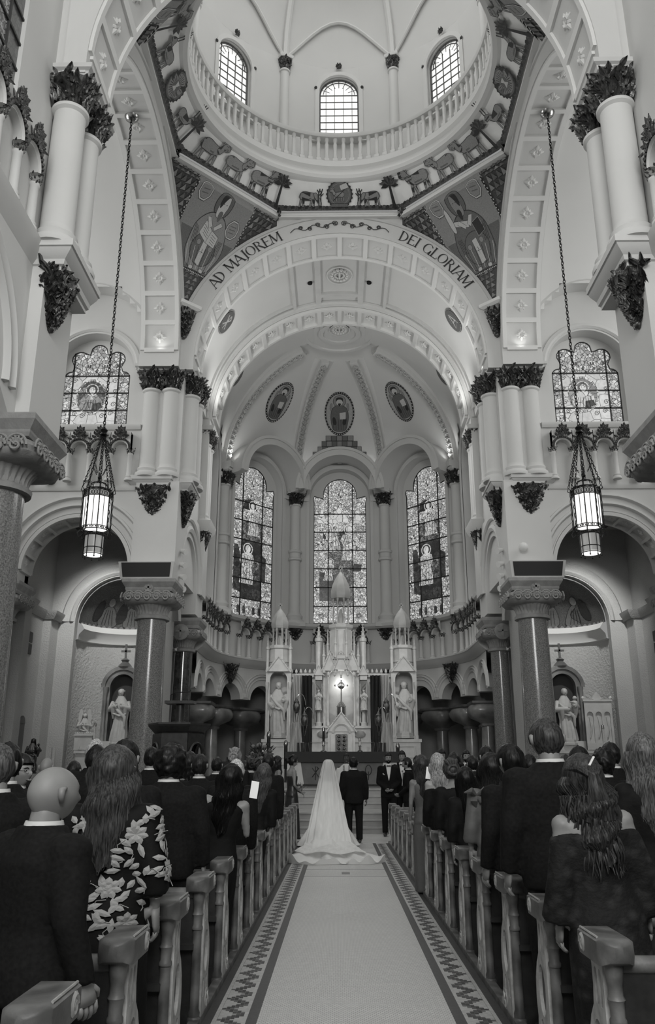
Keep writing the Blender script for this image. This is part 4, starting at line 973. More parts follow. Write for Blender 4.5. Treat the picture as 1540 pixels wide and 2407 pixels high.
# lamb / stag facing +x, height about 1
def lamb(D, x, z, s, fl=1, halo=True, stag=False, graze=False):
    A = lambda pts: T2(pts, x, z, s, fl)
    m = ML2
    for lx, fx_ in ((-.42, -.46), (-.28, -.24), (.22, .16), (.34, .38)):
        D.opoly(A([(lx-.05, .45), (lx+.06, .45), (fx_+.04, .03), (fx_+.05, 0), (fx_-.05, 0), (fx_-.02, .04)]), m, .012)
    D.opoly(A(blob([(-.52, .75), (-.5, .42), (-.2, .38), (.2, .40), (.42, .5), (.44, .78), (.1, .80), (-.3, .86)], 2)), m)
    if graze: D.opoly(A(blob([(.30, .78), (.40, .52), (.62, .30), (.72, .05), (.86, .10), (.80, .35), (.62, .62), (.45, .82)], 2)), m)
    else:
        if halo: D.opoly(A(cir(.62, 1.0, .22, 18)), ML2, .014); D.poly(A(cir(.62, 1.0, .17, 16)), MD)
        D.opoly(A(blob([(.24, .72), (.42, .50), (.56, .72), (.60, .86), (.84, .86), (.82, .97), (.64, 1.10), (.50, 1.06), (.42, .90)], 2)), m)
        D.poly(A(cir(.68, 1.0, .018, 6)), DK)
    D.poly(A(blob([(-.54, .78), (-.60, .5), (-.50, .52), (-.48, .72)], 1)), MD)
    D.poly(A([(-.2, .44), (.2, .45), (.2, .52), (-.2, .50)]), MD)
    if stag:
        hx, hz = (.74, .32) if graze else (.6, 1.1)
        for q in (0, .16):
            D.line(A([(hx+q-.1, hz), (hx+q-.14, hz+.35), (hx+q-.05, hz+.75)]), .035, DK)
            D.line(A([(hx+q-.13, hz+.3), (hx+q+.03, hz+.48)]), .03, DK); D.line(A([(hx+q-.1, hz+.5), (hx+q-.24, hz+.68)]), .03, DK)
def palm(D, x, z, s, lean=0.):
    D.poly([(x-.05*s, z), (x+.05*s, z), (x+lean+.035*s, z+.62*s), (x+lean-.035*s, z+.62*s)], DK)
    for k in range(9):
        a = radians(-10+25*k); L = .36*s*(1 if k % 2 else .85); c = (x+lean, z+.62*s)
        p = (c[0]+L*cos(a), c[1]+L*sin(a)*.9); n = (-sin(a)*.07*s, cos(a)*.07*s); mm = (c[0]*.5+p[0]*.5, c[1]*.5+p[1]*.5+.03)
        D.poly([c, (mm[0]-n[0], mm[1]-n[1]), p, (mm[0]+n[0], mm[1]+n[1])], GREEN if k % 2 else DK)
def sun(D, x, z, r, inner='chalice'):
    n = 44; pts = []
    for i in range(n): a = 2*pi*i/n; rr = r*(1.0 if i % 2 else 1.10); pts.append((x+rr*cos(a), z+rr*sin(a)))
    D.poly(pts, DK); D.poly(cir(x, z, r*.93, 30), MD); D.poly(cir(x, z, r*.80, 28), ML2)
    if inner == 'lamb':
        D.poly(cir(x, z, r*.77, 26), MD); lamb(D, x-.03, z-r*.55, r*.85, -1)
        D.line([(x-.20, z-r*.5), (x+.22, z+r*.5)], .025, DK); D.opoly([(x+.05, z+.12), (x+.3, z+.2), (x+.22, z+.34), (x, z+.26)], LT, .01)
        D.opoly([(x-r*.6, z-r*.72), (x+r*.6, z-r*.72), (x+r*.7, z-r*.95), (x-r*.7, z-r*.95)], MD)
    else:
        for k in range(24): a = 2*pi*k/24; D.line([(x+r*.4*cos(a), z+r*.4*sin(a)), (x+r*.72*cos(a), z+r*.72*sin(a))], .018, DK)
        D.poly(cir(x, z, r*.38, 20), MD); D.opoly([(x-.10, z-.14), (x+.10, z-.14), (x+.03, z-.02), (x+.09, z+.10), (x-.09, z+.10), (x-.03, z-.02)], LT, .012)
DF = Deco(lambda x, z, o: frz(x/4.45, z/.98, o), .2)
rn = random.Random(4)
# ground strip with leafy edge
per = 2*pi*4.45
def ground(D, xa, xb):
    D.poly([(xa, .0), (xb, .0), (xb, .10), (xa, .10)], GREEN)
    k = int((xb-xa)/.10)
    for i in range(k):
        x = xa+(xb-xa)*i/k; D.poly(blob([(x, .06), (x+.12, .06), (x+.14, .13+rn.uniform(0, .04)), (x+.03, .15)], 1), DK if i % 2 else GREEN)
for seg in (0, 1, -1, 2, -2, 3, -3, 4):
    c = seg*pi/4*4.45; ground(DF, c-1.75, c+1.75)
    if seg == 0 or seg == 4:
        sun(DF, c, .50, .40, 'lamb')
        for fl in (-1, 1): lamb(DF, c+fl*.98, .12, .50, -fl, stag=True, graze=True, halo=False)
    elif seg % 2:
        for i in (-1, 0, 1): lamb(DF, c+i*.98-.05*(1 if seg < 0 else -1), .12, .70, 1 if seg < 0 else -1)
    else:
        sun(DF, c, .52, .42)
        for fl in (-1, 1): lamb(DF, c+fl*1.05, .12, .55, fl, stag=True, halo=False)
    palm(DF, c+1.62, .05, .95, .0)
DF.build('lamb_mosaic', FRZ)
# pendentive saints
def pmap(q):
    sx, sy = cornerM(q)
    def f(t, z, off):
        c = sqrt(max(RP*RP-(z-ZS)**2, 0)); c = min(max(c, OV), HW)
        m = (c+HW)/2; x, y = sx*m, sy*m; vx, vy = -x, -y   # inward
        # left to right as seen from the crossing centre
        dx, dy = (.7071, .7071) if sx*sy < 0 else (.7071, -.7071)
        if sy < 0: dx, dy = -dx, -dy
        return (x+dx*t-sx*.62*off, YC+y+dy*t-sy*.62*off, z-.45*off)
    return f
def octagon(x, z, r): return [(x+r*cos(pi/8+k*pi/4), z+r*sin(pi/8+k*pi/4)) for k in range(8)]
for q in range(4):
    D = Deco(pmap(q), .14); fl = 1 if q in (0, 2) else -1
    hw = lambda z: (HW-min(max(sqrt(max(RP*RP-(z-ZS)**2, 0)), OV), HW))*.7071
    # scale triangles over the whole field
    z = 15.4; row = 0
    while z < 18.25:
        h = hw(z+.1)-.05; k = int(h*2/.17)
        for i in range(k):
            x = -h+.17*i+(.08 if row % 2 else 0)
            if abs(x) < 1.05 and z > 16.15: continue
            if x+.16 > h: continue
            D.poly([(x, z), (x+.16, z+.02), (x+.11*(1 if fl > 0 else .4), z+.13)], MD if (i+row) % 3 else ML2, .008)
        z += .14; row += 1
    D.poly([(-1.02, 18.40), (1.02, 18.40), (1.02, 17.22), (.86, 16.98), (.62, 16.62), (.40, 16.22), (-.40, 16.22), (-.62, 16.62), (-.86, 16.98), (-1.02, 17.22)], ML2, .010)
    D.poly([(-.95, 17.2), (.95, 17.2), (.86, 16.98), (.62, 16.62), (.40, 16.22), (-.40, 16.22), (-.62, 16.62), (-.86, 16.98)], MD, .011)
    for sg in (-1, 1):
        for i in range(19):
            zz = 17.25+i*.06; D.poly([(sg*1.02, zz), (sg*1.05, zz), (sg*1.05, zz+.03), (sg*1.02, zz+.03)] if i % 2 else [(sg*1.05, zz), (sg*1.08, zz), (sg*1.08, zz+.03), (sg*1.05, zz+.03)], LT, .012)
    for i in range(13): x = -.39+.06*i; D.poly([(x, 16.16), (x+.03, 16.16), (x+.03, 16.20), (x, 16.20)], LT, .012)
    F = lambda pts: [(fl*x, z) for x, z in pts]
    D.opoly(F(cir(.05, 17.92, .27, 26)), MD, .02, DK)
    D.opoly(F(blob([(-.55, 17.05), (-.52, 17.4), (-.25, 17.68), (.05, 17.72), (.38, 17.64), (.60, 17.3), (.68, 16.9), (.50, 16.5), (.32, 16.25), (-.32, 16.25), (-.55, 16.6)], 2)), ML2 if q in (0, 2) else MD, .02)
    D.opoly(F(blob([(-.06, 17.64), (.17, 17.64), (.19, 17.80), (.22, 17.90), (.17, 18.08), (-.02, 18.10), (-.09, 17.92)], 2)), LT if q in (0, 2) else ML2, .012)
    D.poly(F(blob([(-.09, 17.90), (-.1, 18.05), (.02, 18.14), (.16, 18.10), (.06, 18.04), (-.02, 17.80)], 2)), DK)
    D.poly(F(blob([(.0, 17.78), (.17, 17.80), (.16, 17.60), (.07, 17.54)], 2)), DK if q in (1, 3) else MD)
    for ex in (.04, .13): D.poly(F(cir(ex, 17.93, .013, 6)), DK)
    D.opoly(F(cir(.02, 16.82, .42, 26, 1.0)), MD, .018)
    for k in range(3): a = k*2.1+.4; D.opoly(F(cir(.02+.26*cos(a), 16.82+.26*sin(a), .07, 10)), ML2, .01)
    D.opoly(F([(-.10, 16.45), (.06, 16.40), (.12, 17.05), (-.04, 17.08)]), LT, .012); D.line(F([(.0, 16.62), (.02, 16.86)]), .014, DK); D.line(F([(-.05, 16.76), (.07, 16.76)]), .014, DK)
    if q in (0, 2):
        D.opoly(F([(-.30, 17.18), (.02, 17.02), (.08, 17.34), (-.22, 17.50)]), LT, .014); D.opoly(F([(.02, 17.02), (.34, 16.98), (.36, 17.26), (.08, 17.34)]), LT, .014)
        for k in range(4): D.line(F([(-.22+.01*k, 17.40-.06*k), (-.02+.01*k, 17.31-.06*k)]), .010, DK); D.line(F([(.12, 17.26-.06*k), (.30, 17.21-.06*k)]), .010, DK)
    else:
        D.opoly(F([(-.05, 17.5), (.45, 17.62), (.42, 17.50), (.02, 17.36)]), LT, .012)
        D.opoly(F(blob([(.44, 17.35), (.56, 17.4), (.58, 17.78), (.50, 17.98), (.42, 17.75)], 2)), LT, .012)
        D.opoly(F([(-.42, 17.15), (-.16, 17.08), (-.12, 17.42), (-.38, 17.48)]), DK, .010, LT)
    D.opoly(F([(-.24, 17.58), (-.14, 17.60), (.02, 17.44), (-.06, 17.36)]), LT, .010); D.opoly(F([(.24, 17.58), (.33, 17.52), (.14, 17.36), (.08, 17.42)]), LT, .010)
    for k in range(9):
        x = -.52+.13*k; D.line(F([(x, 16.9-abs(k-4)*.02), (x*.72, 16.28)]), .016, DK if k % 2 else LT)
    for k in range(4): D.line(F([(-.50+.04*k, 17.35-.02*k), (-.46+.05*k, 16.9)]), .014, DK); D.line(F([(.56-.04*k, 17.2), (.52-.05*k, 16.8)]), .014, DK)
    for ox, oz in ((-.70, 18.0), (.68, 17.55 if q in (0, 2) else 18.02)):
        D.opoly(F(octagon(ox, oz, .22)), LT, .012); D.opoly(F(octagon(ox, oz, .18)), ML2, .010)
        for k in range(3): D.line(F([(ox-.10, oz-.07+.07*k), (ox+.10, oz-.05+.07*k)]), .018, MD)
    for sg in (-1, 1): D.opoly(F(blob([(sg*.12, 16.24), (sg*.26, 16.24), (sg*.24, 16.34), (sg*.12, 16.34)], 1)), LT, .01)
    D.build('saint_mosaic', PEND[q])
    # leaf corbel under the pendentive
    sx, sy = cornerM(q); p = pmap(q)(0, 14.9, .1)
    place(CORB, 'leaf_corbel', PEND[q], (p[0], p[1], 14.05), (0, 0, atan2(-sx, sy) if sy > 0 else atan2(-sx, sy)), (.85, .8, 1.05))
    b = MB(); b.lathe((p[0], p[1], 15.0), [(.40, -.06), (.52, 0), (.52, .10), (.3, .12)], 4, a0=0, a1=2*pi); b.build('corbel_abacus', TRIMW, PEND[q], smooth=False)
# vault medallions
def oval_set(fn, root, a, bb, kind, name='medallion_mosaic'):
    D = Deco(fn, .14); n = 40
    D.poly(cir(0, 0, a*1.0, n, bb/a), DK, .02)
    for i in range(n): q = 2*pi*i/n; D.poly(T2([(-.022, -.02), (.022, -.02), (.022, .02), (-.022, .02)], a*.95*cos(q), bb*.95*sin(q), 1, 1, q), LT, .024)
    D.poly(cir(0, 0, a*.89, n, bb/a), mat('mosaic_pale_ground', .36, .55, nz=(70, .3)) if kind == 'figure' else MD, .026); k = bb
    if kind == 'figure':
        D.opoly(cir(0, k*.55, k*.27, 20), ML2, .018)
        D.opoly(blob([(-.60*a, -.1*k), (-.45*a, .28*k), (0, .38*k), (.45*a, .28*k), (.62*a, -.1*k), (.50*a, -.6*k), (.35*a, -.80*k), (-.35*a, -.80*k), (-.50*a, -.6*k)], 2), MD, .02)
        for sg in (-1, 1): D.poly(blob([(sg*.30*a, -.15*k), (sg*.5*a, -.2*k), (sg*.42*a, -.55*k), (sg*.15*a, -.5*k)], 2), DK)
        D.opoly(cir(0, k*.53, k*.15, 16, 1.25), LT, .01); D.poly(blob([(-.16*k, k*.5), (-.15*k, k*.74), (.15*k, k*.74), (.16*k, k*.5), (.08*k, k*.64), (-.08*k, k*.64)], 1), DK)
        D.poly(blob([(-.09*k, k*.46), (.09*k, k*.46), (0, k*.28)], 1), DK)
        D.opoly([(0, .02*k), (.42*a, .06*k), (.42*a, -.26*k), (.02, -.28*k)], LT, .01)
        for j in range(6): x = (-.45+.18*j)*a; D.line([(x, -.25*k), (x*.9+.02, -.74*k)], .016, DK)
        for sg in (-1, 1): D.opoly(blob([(sg*.62*a, .1*k), (sg*.5*a, .15*k), (sg*.48*a, .48*k), (sg*.62*a, .42*k)], 1), ML2, .01)
    elif kind == 'monogram':
        D.line([(-.4*a, -.45*k), (.4*a, .45*k)], .05, LT); D.line([(-.4*a, .45*k), (.4*a, -.45*k)], .05, LT)
        D.line([(0, -.6*k), (0, .6*k), (.25*a, .5*k), (.25*a, .25*k), (0, .15*k)], .045, LT)
    elif kind == 'alpha':
        D.line([(-.38*a, -.5*k), (0, .6*k), (.38*a, -.5*k)], .05, LT); D.line([(-.25*a, -.1*k), (.25*a, -.1*k)], .04, LT)
        o = [(.5*a*cos(t*.4), .5*k*sin(t*.4)) for t in range(16)]; D.line(o, .03, ML2)
    else:
        D.opoly(blob([(-.4*a, -.3*k), (-.1*a, .1*k), (-.3*a, .5*k), (.2*a, .35*k), (.4*a, -.1*k), (.1*a, -.5*k)], 2), LT, .014)
        D.line([(-.3*a, .0), (.3*a, .2*k)], .03, DK); D.line([(-.1*a, -.3*k), (.2*a, -.1*k)], .03, DK)
    D.build(name, root)
def chmap(ang, y0, r=RV):
    def f(x, z, o): a = ang+(x if ang > pi/2 else x)/r*-1; rr = r-o; return (rr*cos(a), y0-z*1.0, ZS+rr*sin(a))
    return f
# on the barrel: x runs round the vault, z along it
for ang, y0, kd, R_ in ((pi-radians(35), 24.7, 'monogram', .46), (radians(35), 24.7, 'alpha', .46), (pi-radians(33), 28.55, 'bird', .42), (radians(33), 28.55, 'bird', .42)):
    sgn = 1 if ang > pi/2 else -1
    def f(x, z, o, ang=ang, y0=y0, sgn=sgn): a = ang-sgn*z/RV; rr = RV-o; return (rr*cos(a), y0+x, ZS+rr*sin(a))
    oval_set(f, ch, R_, R_, kd)
for th0, z0, a, bb in ((0, 16.5, .66, 1.0), (-pi/4, 16.55, .58, .95), (pi/4, 16.55, .58, .95)):
    ph0 = math.asin((z0-ZS)/AVH)
    def f(x, z, o, th0=th0, ph0=ph0):
        ph = ph0+z/4.87; r = AP*cos(ph)-o*.75; zz = ZS+AVH*sin(ph)-o*.65
        return (r*sin(th0)+x*cos(th0), AC+r*cos(th0)-x*sin(th0)+0, zz)
    def g_(x, z, o, f=f, th0=th0): p = f(x, z, o); return (p[0], p[1]-AC, p[2])
    oval_set(g_, apw, a, bb, 'figure')
    if th0 == 0:
        D = Deco(g_, .14)
        for i, w_ in enumerate((.62, .80, .98, 1.20)):
            zt = -1.0-.24*i; hb = .24 if i < 3 else .55
            D.poly([(-w_, zt-hb), (w_, zt-hb), (w_, zt), (-w_, zt)], DK, .014)
            nb_ = int(w_*2/.21)
            for j in range(nb_): x = -w_+.015+j*(2*w_-.015)/nb_; D.poly([(x, zt-hb+.02), (x+(2*w_-.03)/nb_-.02, zt-hb+.02), (x+(2*w_-.03)/nb_-.02, zt-.015), (x, zt-.015)], MD if (i+j) % 2 else ML2, .018)
        D.build('stepped_mosaic', apw)
# chapel lunette figures
for s in (-1, 1):
    cc = s*7.05
    def f(x, z, o, cc=cc):
        R_ = 1.42-o; v = max(min(z/1.42, .98), 0); a = pi/2-x/1.35; r = R_*sqrt(1-v*v); return (cc+r*cos(a), 26.2+r*sin(a), 6.0+R_*v)
    D = Deco(f, .15)
    for fx_, k in ((-.85, 1), (0, 1), (.85, -1)):
        D.opoly(blob([(fx_-.38, .02), (fx_+.30, .02), (fx_+.30*k, .4), (fx_+.16, .72), (fx_-.12, .72), (fx_-.30, .4)], 2), MD, .02)
        D.opoly(cir(fx_+.04, .84, .13, 14), ML2, .015); D.poly(blob([(fx_-k*.2, .3), (fx_-k*.62, .1), (fx_-k*.55, .7), (fx_-k*.2, .95)], 2), DK)
        for j in range(4): D.line([(fx_-.2+.12*j, .1), (fx_-.1+.07*j, .6)], .02, DK)
    for j in range(22): x = -2.0+.19*j; D.poly(blob([(x, .0), (x+.1, .09), (x+.19, .0)], 1), ML2)
    D.build('angel_mosaic', bpy.data.objects['wall_chapel_'+('left' if s < 0 else 'right')])
# ---- lettering round the chancel arch
GLY = {  # strokes: (x0,z0,x1,z1,thick)   unit height 1
 'A': ([(0.02, 0, .42, 1, .06), (.42, 1, .80, 0, .13), (.18, .34, .64, .34, .05)], .86), 'D': ([(.14, 0, .14, 1, .13)], .86, ('arc', .14, .5, .62, .5, -90, 90, .13)),
 'M': ([(.10, 0, .16, 1, .06), (.16, 1, .50, .12, .13), (.50, .12, .86, 1, .06), (.86, 1, .94, 0, .13)], 1.06), 'J': ([(.30, 1, .30, 0, .13), (.30, 0, .05, -.2, .06)], .46),
 'O': ([], .98, ('arc', .47, .5, .42, .48, 0, 360, .13)), 'R': ([(.14, 0, .14, 1, .13), (.38, .50, .78, 0, .13)], .84, ('arc', .14, .74, .44, .26, -90, 90, .11)),
 'E': ([(.14, 0, .14, 1, .13), (.14, .97, .62, .97, .06), (.14, .52, .52, .52, .05), (.14, .03, .66, .03, .06)], .74), 'I': ([(.16, 0, .16, 1, .13)], .36),
 'G': ([(.80, .0, .80, .42, .13)], .96, ('arc', .47, .5, .42, .48, 35, 330, .12)), 'L': ([(.14, 0, .14, 1, .13), (.14, .03, .66, .03, .06)], .70)}
let = empty('arch_inscription', (0, YC+HW-.012, ZS), 0, 'dark painted Latin words AD MAJOREM DEI GLORIAM with a scroll, round the chancel arch', 'inscription')
def letter(chh, ang, R_, h):
    g = GLY[chh]; D = MB(); w_ = g[1]
    def mp(x, z): # tangent direction clockwise
        X = (x-w_/2)*h; Zr = R_+(z-.5)*h; a = ang-X/R_; return (Zr*cos(a), -.006, Zr*sin(a))
    def quad(a, b, t):
        a, b = Vector(a), Vector(b); d = (b-a).normalized(); n = Vector((-d.y, d.x))*t/2
        D.add([mp(*(a-n)), mp(*(b-n)), mp(*(b+n)), mp(*(a+n))], [(0, 1, 2, 3)])
    for x0, z0, x1, z1, t in g[0]:
        quad((x0, z0), (x1, z1), t)
        if t > .08 or chh in 'AM':
            for xx, zz in ((x0, z0), (x1, z1)):
                if (zz < .05 or (zz > .95 and chh != 'A')) and not (chh == 'M' and .3 < xx < .7): quad((xx-.13, zz+(.02 if zz < .5 else -.02)), (xx+.13, zz+(.02 if zz < .5 else -.02)), .045)
    if chh == 'E' or chh == 'L': quad((.66, 0), (.68, .2), .05)
    for ar in g[2:]:
        _, cx, cz, rx, rz, a0, a1, t = ar; n = 20; P_ = []
        for i in range(n+1):
            a = radians(a0+(a1-a0)*i/n); tt = t*(.35+.65*abs(cos(a))); P_.append(((cx+(rx)*cos(a), cz+rz*sin(a)), (cx+(rx-tt)*cos(a), cz+(rz-tt*.6)*sin(a))))
        for (a, b), (c, d) in zip(P_, P_[1:]): D.add([mp(*a), mp(*c), mp(*d), mp(*b)], [(0, 1, 2, 3)])
    o = D.build('letter', LET, let, smooth=False, recalc=False); return o
def word(txt, a0, a1, R_, h):
    tot = sum(GLY[c][1] if c != ' ' else .45 for c in txt); da = radians(a0-a1); a = radians(a0)
    for c in txt:
        w_ = (GLY[c][1] if c != ' ' else .45)/tot*da
        if c != ' ': letter(c, a-w_/2, R_, h)
        a -= w_
word('AD MAJOREM', 147.8, 113.3, 4.74, .37); word('DEI GLORIAM', 66.0, 31.5, 4.74, .37)
b = MB()
for sg in (-1, 1):
    for k in range(5):
        a0 = pi/2+sg*(.03+.058*k); r0 = 4.74+.05*(-1)**k; rr = .10-.008*k
        pts = [((r0+rr*(1-t/26)*sin(t*.55))*cos(a0+sg*rr*(1-t/26)*cos(t*.55)/4.7), -.012, (r0+rr*(1-t/26)*sin(t*.55))*sin(a0+sg*rr*(1-t/26)*cos(t*.55)/4.7)) for t in range(20)]
        b.tube(pts, .012, 4)
    pts = [((4.74+.07*sin(t*.9))*cos(pi/2+sg*(.02+.32*t/18)), -.012, (4.74+.07*sin(t*.9))*sin(pi/2+sg*(.02+.32*t/18))) for t in range(19)]; b.tube(pts, .012, 4)
b.build('painted_scroll', LET, let)
# ============================================================ COLUMNS
RING = {}
def big_column(x, y, rb, rt, zsh, mshaft, lab, disc=False, gname=None):
    c = empty('granite_column', (x, y, 0), 0, lab, 'column')
    b = MB(); b.lathe((0, 0, 0), [(rb+.16, 0), (rb+.16, .18), (rb+.10, .22), (rb+.12, .30), (rb+.02, .40)], 32); b.build('base', CAPST, c)
    b = MB(); b.lathe((0, 0, 0), [(rb, .38), (rb*.995, zsh*.35), (rt, zsh)], 40); b.build('shaft', mshaft, c)
    b = MB(); b.lathe((0, 0, zsh), [(rt, -.02), (rt+.09, .0), (rt+.10, .07), (rt+.03, .12), (rt+.02, .20)], 32)
    b.build('necking_ring', CAPST, c)
    b = MB(); n = 28                                   # fluted bell
    b.grid(lambda u, v: ((rt+.02+.14*v*v+.018*cos(u*n*2*pi)*(1-v*.3))*cos(u*2*pi), (rt+.02+.14*v*v+.018*cos(u*n*2*pi)*(1-v*.3))*sin(u*2*pi), zsh+.12+.26*v), n*6, 5)
    b.build('fluted_bell', CAPST, c)
    hw = rt+.29; z = zsh+.36
    b = MB(); prof = [(rt+.12, 0), (hw-.02, .03), (hw+.05, .11), (hw+.06, .20), (hw, .30), (hw-.10, .35)]
    b.lathe((0, 0, z), prof, 40, sq=6); b.build('scroll_roll', CAPST, c)
    # volutes and palmettes round the roll
    if 'v' not in RING:
        v = MB(); v.tube([(.105*(1-t/22)*cos(t*.55), -.03, .105*(1-t/22)*sin(t*.55)) for t in range(18)], .020, 6)
        for k in range(5): a = radians(40+25*k); v.tube([(0, -.01, 0), (.10*cos(a), -.035, .10*sin(a)), (.15*cos(a+.2), -.01, .15*sin(a+.2))], [.014, .026, .008], 5)
        v.tube([(.15*cos(t*pi/10), -.012, .17*sin(t*pi/10)) for t in range(11)], .020, 6); RING['v'] = proto(v, 'scroll_leaf', CAPST)
    k = 5
    for side in range(4):
        for i in range(k):
            t = -hw*.92+hw*1.84*(i+.5)/k; a = side*pi/2; xx, yy = t, -(hw+.055)
            place(RING['v'], 'scroll_leaf', c, (xx*cos(a)-yy*sin(a), xx*sin(a)+yy*cos(a), z+.15), (0, 0, a), 1.0*hw/.68)
    b = MB(); b.lathe((0, 0, z+.34), [(hw*1.30, 0), (hw*1.34, .06), (hw*1.34, .10), (hw*1.52, .24), (hw*1.52, .32), (hw*1.5, .34)], 4, a0=pi/4, a1=pi/4+2*pi); b.build('abacus', CAPST, c, smooth=False)
    b = MB(); r = .13 if not disc else .26; zz = z+.42 if not disc else z+.20; yy = -(hw+.10 if disc else hw*.96)
    b.lathe((0, yy, zz), [(.001, -.03), (r*.9, -.03), (r, -.01), (r, .05)], 24, ax='y')
    b.build('medallion', CAPST, c)
    b = MB()
    b.box(-.025, .025, yy-.06, yy-.02, zz-r*.7, zz+r*.7); b.box(-r*.6, r*.6, yy-.06, yy-.02, zz+r*.1-.025, zz+r*.1+.025); b.build('medallion_cross', CAPST, c)
    return c
for s in (-1, 1):
    sd = 'left' if s < 0 else 'right'
    big_column(s*5.22, 22.35, .43, .385, 5.38, GRAN, 'polished granite column under the %s dark speaker box, with carved scroll capital' % sd)
    big_column(s*5.18, 27.0, .32, .29, 5.15, GRAND if s < 0 else GRAN, 'slimmer polished %s column with a cross disc on its capital, %s of the altar' % ('black marble' if s < 0 else 'granite', sd), True)
    big_column(s*9.45, 22.45, .36, .32, 5.38, GRAN, 'granite column carrying the outer side of the %s transept arch' % sd)
    big_column(s*5.28, 11.75, .46, .40, 5.45, GRAN, 'huge granite column with carved capital at the %s picture edge' % sd)
    b = empty('speaker_box', (s*5.32, 22.35, 6.42), 0, 'dark-faced sloping speaker box standing on the %s granite capital' % sd, 'speaker')
    q = MB(); q.add([(-.70, -.62, 0), (.70, -.62, 0), (.70, -.17, 0), (-.70, -.17, 0), (-.76, -.72, .46), (.76, -.72, .46), (.76, -.17, .46), (-.76, -.17, .46)], [(0, 3, 2, 1), (4, 5, 6, 7), (0, 1, 5, 4), (1, 2, 6, 5), (2, 3, 7, 6), (3, 0, 4, 7)]); q.build('casing', PL, b, smooth=False)
    q = MB(); q.add([(-.64, -.640, .05), (.64, -.640, .05), (.68, -.725, .43), (-.68, -.725, .43), (-.64, -.60, .05), (.64, -.60, .05), (.68, -.68, .43), (-.68, -.68, .43)], [(0, 1, 2, 3), (7, 6, 5, 4), (0, 4, 5, 1), (1, 5, 6, 2), (2, 6, 7, 3), (3, 7, 4, 0)]); q.build('dark_grille', mat('grille_cloth', .03, .8), b, smooth=False)
    # uplight trough on the cornice
    b = MB(); b.box(-.42, .42, -.12, .12, 0, .16); u = b.build('uplight_trough', TRIM, None, smooth=False); u.location = (s*5.35, 22.22, 13.13); tag(u, 'long uplight trough on the cornice below the %s coffered arch' % sd, 'lamp')
